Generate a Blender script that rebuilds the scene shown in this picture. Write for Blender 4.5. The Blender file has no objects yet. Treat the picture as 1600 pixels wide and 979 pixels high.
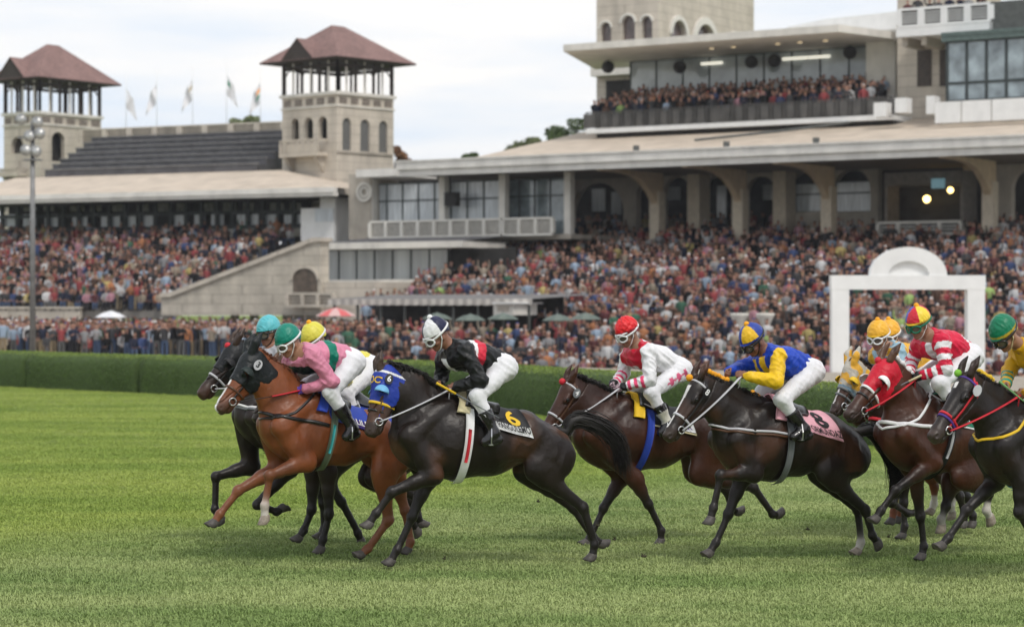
import bpy, math, random
import numpy as np
from mathutils import Vector, Matrix, noise as mnoise

# ------------------------------------------------------------------ camera, world, sun, exposure
scene = bpy.context.scene
CAMH = 2.3; FPX = 3560.0; HY = 472.0; HX = 800.0
cam_d = bpy.data.cameras.new("camera"); cam = bpy.data.objects.new("camera", cam_d)
scene.collection.objects.link(cam); scene.camera = cam
cam.location = (0, 0, CAMH); cam.rotation_euler = (math.radians(90), 0, 0)
cam_d.sensor_width = 36; cam_d.lens = 36 * FPX / 1600
cam_d.shift_y = -(489.5 - HY) / 1600
cam_d.clip_end = 5000
cam_d.dof.use_dof = True; cam_d.dof.focus_distance = 19.6; cam_d.dof.aperture_fstop = 2.4

world = bpy.data.worlds.new("World"); scene.world = world; world.use_nodes = True
wn = world.node_tree; wn.nodes.clear()
SUN_EL = math.radians(52); SUN_ROT = math.radians(150)
w_out = wn.nodes.new('ShaderNodeOutputWorld'); w_bg = wn.nodes.new('ShaderNodeBackground')
w_sky = wn.nodes.new('ShaderNodeTexSky'); w_sky.sky_type = 'NISHITA'; w_sky.sun_disc = False
w_sky.sun_elevation = SUN_EL; w_sky.sun_rotation = SUN_ROT; w_sky.dust_density = 3.0
w_tc = wn.nodes.new('ShaderNodeTexCoord'); w_map = wn.nodes.new('ShaderNodeMapping')
w_map.inputs['Scale'].default_value = (1.6, 1.6, 11.0)
w_noise = wn.nodes.new('ShaderNodeTexNoise'); w_noise.inputs['Scale'].default_value = 3.0
w_noise.inputs['Detail'].default_value = 5; w_noise.inputs['Roughness'].default_value = 0.5
w_ramp = wn.nodes.new('ShaderNodeValToRGB')
w_ramp.color_ramp.elements[0].position = 0.34; w_ramp.color_ramp.elements[0].color = (6.5, 7.4, 8.6, 1)
w_ramp.color_ramp.elements[1].position = 0.66; w_ramp.color_ramp.elements[1].color = (9.6, 9.2, 8.8, 1)
w_mix = wn.nodes.new('ShaderNodeMixRGB'); w_mix.inputs['Fac'].default_value = 0.88
wn.links.new(w_tc.outputs['Generated'], w_map.inputs['Vector']); wn.links.new(w_map.outputs['Vector'], w_noise.inputs['Vector'])
wn.links.new(w_noise.outputs['Fac'], w_ramp.inputs['Fac']); wn.links.new(w_sky.outputs['Color'], w_mix.inputs['Color1'])
wn.links.new(w_ramp.outputs['Color'], w_mix.inputs['Color2']); wn.links.new(w_mix.outputs['Color'], w_bg.inputs['Color'])
wn.links.new(w_bg.outputs['Background'], w_out.inputs['Surface'])
w_bg.inputs['Strength'].default_value = 0.112

sun_d = bpy.data.lights.new("sun", 'SUN'); sun_o = bpy.data.objects.new("sun", sun_d)
scene.collection.objects.link(sun_o)
sun_d.energy = 1.5; sun_d.angle = math.radians(10); sun_d.color = (1.0, 0.95, 0.88)
sun_o.rotation_euler = Vector((-math.cos(SUN_EL) * math.sin(SUN_ROT), -math.cos(SUN_EL) * math.cos(SUN_ROT), -math.sin(SUN_EL))).to_track_quat('-Z', 'Y').to_euler()
scene.view_settings.view_transform = 'Standard'; scene.view_settings.look = 'None'
scene.view_settings.gamma = 1.0; scene.view_settings.exposure = 0.14
random.seed(7); RNG = np.random.default_rng(11)

# ------------------------------------------------------------------ helpers
COL = scene.collection
def P3(px, py, Y):
    return Vector(((px - HX) / FPX * Y, Y, CAMH - (py - HY) / FPX * Y))

MATS = {}
def mat(name, col=(0.5, 0.5, 0.5), rough=0.6, var=0.12, vscale=4.0, bump=0.0, bscale=40.0, metal=0.0, spec=0.4,
        attr=None, coat=0.0, sheen=0.0, emit=None, estr=1.0, trans=0.0, alpha=1.0, stain=0.0, mapscale=(1, 1, 1), course=0.0):
    if name in MATS: return MATS[name]
    m = bpy.data.materials.new(name); m.use_nodes = True
    nt = m.node_tree; b = nt.nodes['Principled BSDF']
    b.inputs['Roughness'].default_value = rough; b.inputs['Metallic'].default_value = metal
    b.inputs['Specular IOR Level'].default_value = spec
    b.inputs['Coat Weight'].default_value = coat; b.inputs['Sheen Weight'].default_value = sheen
    b.inputs['Transmission Weight'].default_value = trans; b.inputs['Alpha'].default_value = alpha
    tc = nt.nodes.new('ShaderNodeTexCoord'); mp = nt.nodes.new('ShaderNodeMapping')
    mp.inputs['Scale'].default_value = mapscale
    nt.links.new(tc.outputs['Object'], mp.inputs['Vector'])
    n = nt.nodes.new('ShaderNodeTexNoise'); n.inputs['Scale'].default_value = vscale; n.inputs['Detail'].default_value = 6
    nt.links.new(mp.outputs['Vector'], n.inputs['Vector'])
    mr = nt.nodes.new('ShaderNodeMapRange'); mr.inputs['From Min'].default_value = 0.3; mr.inputs['From Max'].default_value = 0.7
    mr.inputs['To Min'].default_value = 1 - var; mr.inputs['To Max'].default_value = 1 + var
    nt.links.new(n.outputs['Fac'], mr.inputs['Value'])
    mul = nt.nodes.new('ShaderNodeVectorMath'); mul.operation = 'SCALE'
    if attr:
        at = nt.nodes.new('ShaderNodeAttribute'); at.attribute_name = attr
        nt.links.new(at.outputs['Color'], mul.inputs[0])
    else:
        mul.inputs[0].default_value = col[:3]
    nt.links.new(mr.outputs['Result'], mul.inputs['Scale'])
    last = mul.outputs['Vector']
    if stain > 0:
        n2 = nt.nodes.new('ShaderNodeTexNoise'); n2.inputs['Scale'].default_value = 0.35; n2.inputs['Detail'].default_value = 8
        n2.inputs['Roughness'].default_value = 0.65
        mp2 = nt.nodes.new('ShaderNodeMapping'); mp2.inputs['Scale'].default_value = (2.2, 2.2, 0.5)
        nt.links.new(tc.outputs['Object'], mp2.inputs['Vector']); nt.links.new(mp2.outputs['Vector'], n2.inputs['Vector'])
        mr2 = nt.nodes.new('ShaderNodeMapRange'); mr2.inputs['From Min'].default_value = 0.42; mr2.inputs['From Max'].default_value = 0.72
        mr2.inputs['To Min'].default_value = 1.0; mr2.inputs['To Max'].default_value = 1 - stain
        nt.links.new(n2.outputs['Fac'], mr2.inputs['Value'])
        mu2 = nt.nodes.new('ShaderNodeVectorMath'); mu2.operation = 'SCALE'
        nt.links.new(last, mu2.inputs[0]); nt.links.new(mr2.outputs['Result'], mu2.inputs['Scale']); last = mu2.outputs['Vector']
    if course > 0:
        sx = nt.nodes.new('ShaderNodeSeparateXYZ'); nt.links.new(tc.outputs['Object'], sx.inputs[0]); ad = nt.nodes.new('ShaderNodeMath'); ad.operation = 'ADD'
        nt.links.new(sx.outputs['X'], ad.inputs[0]); nt.links.new(sx.outputs['Y'], ad.inputs[1]); cb = nt.nodes.new('ShaderNodeCombineXYZ'); nt.links.new(ad.outputs[0], cb.inputs['X']); nt.links.new(sx.outputs['Z'], cb.inputs['Y'])
        br = nt.nodes.new('ShaderNodeTexBrick'); br.inputs['Scale'].default_value = 1.0; br.inputs['Brick Width'].default_value = 1.9; br.inputs['Row Height'].default_value = course; br.inputs['Mortar Size'].default_value = 0.028
        br.inputs['Color1'].default_value = (1, 1, 1, 1); br.inputs['Color2'].default_value = (0.93, 0.93, 0.92, 1); br.inputs['Mortar'].default_value = (0.74, 0.73, 0.72, 1); nt.links.new(cb.outputs[0], br.inputs['Vector'])
        mu3 = nt.nodes.new('ShaderNodeVectorMath'); mu3.operation = 'MULTIPLY'; nt.links.new(last, mu3.inputs[0]); nt.links.new(br.outputs['Color'], mu3.inputs[1]); last = mu3.outputs['Vector']
    nt.links.new(last, b.inputs['Base Color'])
    if bump > 0:
        nb = nt.nodes.new('ShaderNodeTexNoise'); nb.inputs['Scale'].default_value = bscale; nb.inputs['Detail'].default_value = 4
        nt.links.new(mp.outputs['Vector'], nb.inputs['Vector'])
        bp = nt.nodes.new('ShaderNodeBump'); bp.inputs['Strength'].default_value = 1.0; bp.inputs['Distance'].default_value = bump
        nt.links.new(nb.outputs['Fac'], bp.inputs['Height']); nt.links.new(bp.outputs['Normal'], b.inputs['Normal'])
    if emit:
        b.inputs['Emission Color'].default_value = (*emit, 1); b.inputs['Emission Strength'].default_value = estr
    MATS[name] = m
    return m

def flat(name, col, rough=0.6, **k): return mat(name, col, rough=rough, var=k.pop('var', 0.08), vscale=12, bump=0.0015, bscale=90, **k)
def tag(o, label=None, cat=None, group=None, kind=None):
    if label: o['label'] = label
    if cat: o['category'] = cat
    if group: o['group'] = group
    if kind: o['kind'] = kind
    return o
def empty(name, loc=(0, 0, 0), M=None, label=None, cat=None, group=None):
    o = bpy.data.objects.new(name, None); COL.objects.link(o); o.empty_display_size = 0.1
    if M is not None: o.matrix_world = M
    else: o.location = loc
    return tag(o, label, cat, group)
def mkobj(name, V, F, m, parent=None, smooth=False, cols=None, matidx=None):
    """one mesh object; faces may be an int array (n,4)/(n,3) or a list"""
    me = bpy.data.meshes.new(name)
    if isinstance(F, np.ndarray):
        n, c = F.shape
        me.vertices.add(len(V)); me.vertices.foreach_set('co', np.asarray(V, dtype=np.float32).ravel())
        me.loops.add(n * c); me.loops.foreach_set('vertex_index', F.astype(np.int32).ravel())
        me.polygons.add(n); me.polygons.foreach_set('loop_start', np.arange(0, n * c, c, dtype=np.int32))
        me.update(calc_edges=True)
    else:
        me.from_pydata([tuple(v) for v in V], [], [tuple(f) for f in F])
    for mm in (m if isinstance(m, (list, tuple)) else [m]): me.materials.append(mm)
    if matidx is not None: me.polygons.foreach_set('material_index', np.asarray(matidx, dtype=np.int32))
    if smooth: me.polygons.foreach_set('use_smooth', np.ones(len(me.polygons), dtype=bool))
    if cols is not None:
        ca = me.color_attributes.new('Col', 'FLOAT_COLOR', 'POINT')
        c4 = np.ones((len(V), 4), dtype=np.float32); c4[:, :3] = cols
        ca.data.foreach_set('color', c4.ravel())
    me.update()
    o = bpy.data.objects.new(name, me); COL.objects.link(o)
    if parent is not None: o.parent = parent
    return o

class MB:
    """collects simple shapes into one mesh"""
    def __init__(s): s.V = []; s.F = []
    def add(s, V, F):
        n = len(s.V); s.V += [Vector(v) for v in V]; s.F += [tuple(i + n for i in f) for f in F]; return s
    def box(s, c, d, R=None):
        x, y, z = d[0] / 2, d[1] / 2, d[2] / 2; c = Vector(c)
        V = [Vector((i * x, j * y, k * z)) for i in (-1, 1) for j in (-1, 1) for k in (-1, 1)]
        if R is not None: V = [R @ v for v in V]
        return s.add([c + v for v in V], [(0, 1, 3, 2), (4, 6, 7, 5), (0, 4, 5, 1), (2, 3, 7, 6), (0, 2, 6, 4), (1, 5, 7, 3)])
    def prism(s, poly, fn, a, b):
        """poly (2D list) extruded between a and b through fn(u,v,t)"""
        n = len(poly); V = [fn(u, v, a) for u, v in poly] + [fn(u, v, b) for u, v in poly]
        return s.add(V, [tuple(range(n - 1, -1, -1)), tuple(range(n, 2 * n))] + [(i, (i + 1) % n, n + (i + 1) % n, n + i) for i in range(n)])
    def tube(s, pts, r, n=8, cap=True, sq=1.0):
        pts = [Vector(p) for p in pts]; N = len(pts)
        rr = r if isinstance(r, (list, tuple)) else [r] * N
        b = len(s.V); ref = Vector((0, 0, 1))
        for i, p in enumerate(pts):
            t = (pts[min(i + 1, N - 1)] - pts[max(i - 1, 0)]).normalized()
            if abs(t.dot(ref)) > 0.95: ref = Vector((1, 0, 0)) if abs(t.x) < 0.9 else Vector((0, 1, 0))
            x = t.cross(ref).normalized(); y = t.cross(x).normalized(); ref = -y if False else ref
            for k in range(n):
                a = 2 * math.pi * k / n; s.V.append(p + x * math.cos(a) * rr[i] + y * math.sin(a) * rr[i] * sq)
        for i in range(N - 1):
            for k in range(n):
                k2 = (k + 1) % n; s.F.append((b + i * n + k, b + i * n + k2, b + (i + 1) * n + k2, b + (i + 1) * n + k))
        if cap: s.F.append(tuple(b + k for k in range(n - 1, -1, -1))); s.F.append(tuple(b + (N - 1) * n + k for k in range(n)))
        return s
    def ball(s, c, r, n=10, m=7, sc=(1, 1, 1)):
        c = Vector(c); b = len(s.V)
        for i in range(m + 1):
            th = math.pi * i / m
            for k in range(n):
                ph = 2 * math.pi * k / n
                s.V.append(c + Vector((r * sc[0] * math.sin(th) * math.cos(ph), r * sc[1] * math.sin(th) * math.sin(ph), r * sc[2] * math.cos(th))))
        for i in range(m):
            for k in range(n):
                k2 = (k + 1) % n; s.F.append((b + i * n + k, b + (i + 1) * n + k, b + (i + 1) * n + k2, b + i * n + k2))
        return s
    def build(s, name, m, parent=None, smooth=False): return mkobj(name, s.V, s.F, m, parent, smooth)

# ------------------------------------------------------------------ implicit surfaces (bodies, clothes)
def A(*v): return np.array(v, dtype=np.float64)
class Cone:
    def __init__(s, a, b, ra, rb, sq=1.0, k=0.03, col=(0.5, 0.5, 0.5), fr=None, sub=False, g=''):
        s.a = A(*a); s.b = A(*b); s.ra = ra; s.rb = rb; s.sq = sq; s.k = k; s.col = col; s.fr = fr; s.sub = sub; s.g = g
    def loc(s, P): return P if s.fr is None else (P - s.fr[0]) @ s.fr[1]
    def tpar(s, P):
        P = s.loc(P); ba = s.b - s.a
        return np.clip(((P - s.a) @ ba) / (ba @ ba + 1e-12), 0, 1)
    def d(s, P):
        P = s.loc(P); ba = s.b - s.a; pa = P - s.a
        t = np.clip((pa @ ba) / (ba @ ba + 1e-12), 0, 1)
        q = pa - t[..., None] * ba; q[..., 1] = q[..., 1] / s.sq
        return (np.sqrt((q * q).sum(-1)) - (s.ra + (s.rb - s.ra) * t)) * min(1.0, s.sq ** 0.5)
    def box(s, m):
        r = max(s.ra, s.rb) * max(1, s.sq) + m
        a, b = s.a, s.b
        if s.fr is not None: a = s.fr[0] + s.fr[1] @ a; b = s.fr[0] + s.fr[1] @ b
        return np.minimum(a, b) - r, np.maximum(a, b) + r
class Ell:
    def __init__(s, c, r, k=0.03, col=(0.5, 0.5, 0.5), fr=None, sub=False, g=''):
        s.c = A(*c); s.r = A(*r); s.k = k; s.col = col; s.fr = fr; s.sub = sub; s.g = g
    def tpar(s, P): return np.zeros(P.shape[:-1])
    def d(s, P):
        P = P if s.fr is None else (P - s.fr[0]) @ s.fr[1]
        q = (P - s.c) / s.r; k0 = np.sqrt((q * q).sum(-1)); k1 = np.sqrt(((q / s.r) ** 2).sum(-1)) + 1e-9
        return k0 * (k0 - 1) / k1
    def box(s, m):
        c = s.c if s.fr is None else s.fr[0] + s.fr[1] @ s.c
        r = s.r.max() + m if s.fr is not None else s.r + m
        return c - r, c + r
def smin(a, b, k):
    h = np.clip(0.5 + 0.5 * (b - a) / k, 0, 1); return b + (a - b) * h - k * h * (1 - h)
def sdf(prims, P):
    D = np.full(P.shape[:-1], 9.0)
    for p in prims:
        d = p.d(P)
        D = -smin(-D, d, p.k) if p.sub else smin(D, d, p.k)
    return D
def sgrid(prims, vox, infl=0.0, clip=None, bounds=None):
    lo = np.min([p.box(infl + 2 * vox)[0] for p in prims if not p.sub], axis=0); hi = np.max([p.box(infl + 2 * vox)[1] for p in prims if not p.sub], axis=0)
    if bounds is not None: lo = np.maximum(lo, bounds[0]); hi = np.minimum(hi, bounds[1])
    n = np.ceil((hi - lo) / vox).astype(int) + 1
    D = np.full(n, 9.0, dtype=np.float32)
    ax = [lo[i] + np.arange(n[i]) * vox for i in range(3)]
    for p in prims:
        b0, b1 = p.box(infl + p.k + 2 * vox)
        i0 = np.maximum(((b0 - lo) / vox).astype(int), 0); i1 = np.minimum(((b1 - lo) / vox).astype(int) + 2, n)
        if (i1 <= i0).any(): continue
        sl = tuple(slice(i0[j], i1[j]) for j in range(3))
        G = np.stack(np.meshgrid(ax[0][sl[0]], ax[1][sl[1]], ax[2][sl[2]], indexing='ij'), -1)
        d = p.d(G)
        D[sl] = (-smin(-D[sl], d, p.k)) if p.sub else smin(D[sl], d, p.k)
    D -= infl
    if clip is not None:
        G = np.stack(np.meshgrid(*ax, indexing='ij'), -1)
        D = np.maximum(D, clip(G))
    D[0] = D[-1] = 1; D[:, 0] = D[:, -1] = 1; D[:, :, 0] = D[:, :, -1] = 1
    return D, lo
def nets(D, lo, vox):
    S = D < 0
    c = [(i, j, k) for i in (0, 1) for j in (0, 1) for k in (0, 1)]
    nx, ny, nz = D.shape
    sub = [S[i:nx - 1 + i, j:ny - 1 + j, k:nz - 1 + k] for i, j, k in c]
    anyv = np.zeros_like(sub[0]); allv = np.ones_like(sub[0])
    for q in sub: anyv |= q; allv &= q
    I = np.argwhere(anyv & ~allv)
    idm = np.full(anyv.shape, -1, dtype=np.int32); idm[I[:, 0], I[:, 1], I[:, 2]] = np.arange(len(I))
    dv = [D[I[:, 0] + i, I[:, 1] + j, I[:, 2] + k].astype(np.float64) for i, j, k in c]
    acc = np.zeros((len(I), 3)); cnt = np.zeros(len(I))
    for a in range(8):
        for b in range(a + 1, 8):
            if sum(abs(c[a][q] - c[b][q]) for q in range(3)) != 1: continue
            m = (dv[a] < 0) != (dv[b] < 0)
            t = np.where(m, dv[a] / np.where(m, dv[a] - dv[b], 1), 0)
            acc += m[:, None] * (A(*c[a]) + t[:, None] * (A(*c[b]) - A(*c[a]))); cnt += m
    V = lo + (I + acc / cnt[:, None]) * vox
    F = []
    for ax in range(3):
        o1, o2 = [(1, 2), (2, 0), (0, 1)][ax]
        s0 = [slice(None)] * 3; s1 = [slice(None)] * 3; s0[ax] = slice(0, -1); s1[ax] = slice(1, None)
        a, b = S[tuple(s0)], S[tuple(s1)]
        for sg in (0, 1):
            m = (a & ~b) if sg == 0 else (~a & b)
            E = np.argwhere(m); e1 = np.zeros(3, int); e1[o1] = 1; e2 = np.zeros(3, int); e2[o2] = 1
            ok = (E[:, o1] > 0) & (E[:, o2] > 0); E = E[ok]
            q = [E - e1 - e2, E - e2, E, E - e1]
            if sg: q = q[::-1]
            ids = [idm[x[:, 0], x[:, 1], x[:, 2]] for x in q]
            F.append(np.stack(ids, -1))
    F = np.concatenate(F); F = F[(F >= 0).all(1)]
    return V, F
def vcolor(prims, V, soft=0.008):
    ps = [p for p in prims if p.col is not None]
    W = np.zeros(len(V)); C = np.zeros((len(V), 3)); 
    ds = np.stack([np.abs(p.d(V)) if not p.sub else np.abs(p.d(V)) + 0.004 for p in ps])
    dm = ds.min(0)
    for i, p in enumerate(ps):
        w = np.exp(-(ds[i] - dm) / soft); m = w > 1e-3
        col = p.col(p.tpar(V[m]), V[m]) if callable(p.col) else np.broadcast_to(A(*p.col), (m.sum(), 3))
        C[m] += w[m, None] * col; W[m] += w[m]
    return C / W[:, None]
def skin(name, prims, vox, m, parent, infl=0.0, clip=None, color=None, wr=0.0, ws=14.0, soft=0.008):
    D, lo = sgrid(prims, vox, infl, clip); V, F = nets(D, lo, vox)
    cols = color(V) if color else vcolor(prims, V, soft)
    if wr > 0: V = wrinkle(V, F, wr, ws)
    return mkobj(name, V, F, m, parent, True, cols)
def vnormals(V, F):
    n = np.cross(V[F[:, 2]] - V[F[:, 0]], V[F[:, 3]] - V[F[:, 1]]); N = np.zeros_like(V)
    for i in range(4): np.add.at(N, F[:, i], n)
    return N / (np.linalg.norm(N, axis=1)[:, None] + 1e-12)
def wrinkle(V, F, amp, s):
    N = vnormals(V, F)
    def q(v):
        u, w = v[0] * .8 + v[2] * .6, v[2] * .8 - v[0] * .6
        a = mnoise.noise(Vector((u * s * 0.45, v[1] * s * .8, w * s * 1.5))); b = mnoise.noise(Vector((w * s * 0.6 + 9, v[1] * s * .9, u * s * 2.1)))
        return (1 - 2.2 * abs(a)) * 0.7 + (0.6 - 1.6 * abs(b)) * 0.5 - 0.5
    w = np.array([q(v) for v in V])
    return V + N * (w * amp)[:, None]
def trace(prims, P, Dr, off=0.0, n=26):
    """walk points along Dr (towards the body) until they sit off above the surface"""
    P = np.array(P, float); Dr = np.array(Dr, float); Dr /= np.linalg.norm(Dr, axis=-1, keepdims=True)
    for _ in range(n): P = P + Dr * ((sdf(prims, P) - off) * 0.85)[..., None]
    return P
def ribbon(P, W, N, width, th, closed=False):
    """flat strap: P path, W width direction, N outward; returns V, F"""
    V = []; F = []; n = len(P)
    for i in range(n):
        w = W[i] * width / 2; o = N[i] * th
        V += [P[i] - w, P[i] + w, P[i] + w + o, P[i] - w + o]
    rng = range(n if closed else n - 1)
    for i in rng:
        j = (i + 1) % n
        for k in range(4): k2 = (k + 1) % 4; F.append((4 * i + k, 4 * i + k2, 4 * j + k2, 4 * j + k))
    if not closed: F.append((3, 2, 1, 0)); b = 4 * (n - 1); F.append((b, b + 1, b + 2, b + 3))
    return V, F
def strap_loop(prims, c, e1, e2, width, th, off=0.002, n=40, a0=0.0, a1=2 * math.pi, R=0.5):
    c = A(*c); e1 = A(*e1); e2 = A(*e2); ax = np.cross(e1, e2)
    closed = a1 - a0 > 6.2
    an = np.linspace(a0, a1, n, endpoint=not closed)
    dr = np.cos(an)[:, None] * e1 + np.sin(an)[:, None] * e2
    P = trace(prims, c + dr * R, -dr, off)
    return ribbon(P, np.broadcast_to(ax, P.shape), dr, width, th, closed)
def strap_path(prims, pts, cen, width, th, off=0.002, sub=8, R=0.25):
    """strap through pts, each pushed on to the surface towards the matching centre"""
    pts = np.array(pts, float); cen = np.array(cen, float); n = len(pts)
    t = np.linspace(0, n - 1, (n - 1) * sub + 1); i = np.minimum(t.astype(int), n - 2); f = (t - i)[:, None]
    Q = pts[i] * (1 - f) + pts[i + 1] * f; C = cen[i] * (1 - f) + cen[i + 1] * f
    dr = Q - C; dr /= np.linalg.norm(dr, axis=1)[:, None] + 1e-9
    P = trace(prims, C + dr * R, -dr, off)
    T = np.gradient(P, axis=0); T /= np.linalg.norm(T, axis=1)[:, None] + 1e-9
    W = np.cross(T, dr); W /= np.linalg.norm(W, axis=1)[:, None] + 1e-9
    return ribbon(P, W, dr, width, th)

# ------------------------------------------------------------------ turf
def turf_colour(nt, gain):
    """turf colour from the place on the course: lush far band, worn near band, patches, wear"""
    g = nt.nodes.new('ShaderNodeNewGeometry')
    def noise(sc, det, ms=(1, 1, 1), rot=0.6, rough=0.6):
        mp = nt.nodes.new('ShaderNodeMapping'); mp.inputs['Scale'].default_value = ms; mp.inputs['Rotation'].default_value = (0, 0, rot)
        n = nt.nodes.new('ShaderNodeTexNoise'); n.inputs['Scale'].default_value = sc; n.inputs['Detail'].default_value = det; n.inputs['Roughness'].default_value = rough
        nt.links.new(g.outputs['Position'], mp.inputs['Vector']); nt.links.new(mp.outputs['Vector'], n.inputs['Vector']); return n.outputs['Fac']
    def mth(op, a, b_=None, c=None):
        m = nt.nodes.new('ShaderNodeMath'); m.operation = op
        for i, q in enumerate((a, b_, c)):
            if q is None: continue
            if isinstance(q, (int, float)): m.inputs[i].default_value = q
            else: nt.links.new(q, m.inputs[i])
        return m.outputs[0]
    def ramp(f, a, b_):
        r = nt.nodes.new('ShaderNodeMapRange'); r.interpolation_type = 'SMOOTHSTEP'; r.inputs['From Min'].default_value = a; r.inputs['From Max'].default_value = b_; nt.links.new(f, r.inputs['Value']); return r.outputs['Result']
    def mix(f, a, b_):
        m = nt.nodes.new('ShaderNodeMixRGB'); nt.links.new(f, m.inputs['Fac'])
        for q, i in ((a, 'Color1'), (b_, 'Color2')):
            if isinstance(q, tuple): m.inputs[i].default_value = (*[v * gain for v in q], 1)
            else: nt.links.new(q, m.inputs[i])
        return m.outputs['Color']
    sp = nt.nodes.new('ShaderNodeSeparateXYZ'); nt.links.new(g.outputs['Position'], sp.inputs[0])
    w = mth('ADD', sp.outputs['Y'], mth('MULTIPLY', sp.outputs['X'], -1.2)); w = mth('MULTIPLY_ADD', noise(0.16, 4), 7.0, w)
    near = mix(ramp(noise(0.45, 7, (0.5, 1.4, 1), 0.55, 0.7), 0.36, 0.62), (0.145, 0.205, 0.064), (0.255, 0.300, 0.120))
    far = mix(ramp(noise(0.30, 6, (0.4, 1.5, 1), 0.6, 0.65), 0.38, 0.64), (0.165, 0.228, 0.046), (0.250, 0.300, 0.072))
    c = mix(ramp(w, 27.5, 33.5), near, far)
    c = mix(mth('MULTIPLY', ramp(noise(1.7, 5, (0.5, 1.3, 1), 0.55, 0.7), 0.60, 0.74), 0.5), c, (0.105, 0.150, 0.052))
    c = mix(mth('MULTIPLY', ramp(noise(3.3, 3, (0.7, 1.2, 1), 0.5, 0.6), 0.70, 0.78), 0.45), c, (0.17, 0.13, 0.075))
    return c, noise
def turf_mat():
    m = bpy.data.materials.new('turf'); m.use_nodes = True; nt = m.node_tree; b = nt.nodes['Principled BSDF']; b.inputs['Roughness'].default_value = 0.95
    b.inputs['Specular IOR Level'].default_value = 0.1
    c, noise = turf_colour(nt, 0.82); nt.links.new(c, b.inputs['Base Color'])
    bp = nt.nodes.new('ShaderNodeBump'); bp.inputs['Distance'].default_value = 0.03; bp.inputs['Strength'].default_value = 0.7
    nt.links.new(noise(30, 5), bp.inputs['Height']); nt.links.new(bp.outputs['Normal'], b.inputs['Normal'])
    return m
TURF = turf_mat()
g = mkobj('ground', [(-300, -60, 0), (300, -60, 0), (300, 400, 0), (-300, 400, 0)], [(0, 1, 2, 3)], TURF); tag(g, kind='structure')
def blade_mat():
    m = bpy.data.materials.new('grass_blades'); m.use_nodes = True; nt = m.node_tree; b = nt.nodes['Principled BSDF']; b.inputs['Roughness'].default_value = 0.7
    b.inputs['Specular IOR Level'].default_value = 0.15
    c, noise = turf_colour(nt, 1.42); gm = nt.nodes.new('ShaderNodeNewGeometry'); r = nt.nodes.new('ShaderNodeMapRange'); r.inputs['To Min'].default_value = 0.92; r.inputs['To Max'].default_value = 1.09
    nt.links.new(gm.outputs['Random Per Island'], r.inputs['Value']); v = nt.nodes.new('ShaderNodeVectorMath'); v.operation = 'SCALE'
    nt.links.new(c, v.inputs[0]); nt.links.new(r.outputs['Result'], v.inputs['Scale']); nt.links.new(v.outputs['Vector'], b.inputs['Base Color'])
    return m
GB = blade_mat()
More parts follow.
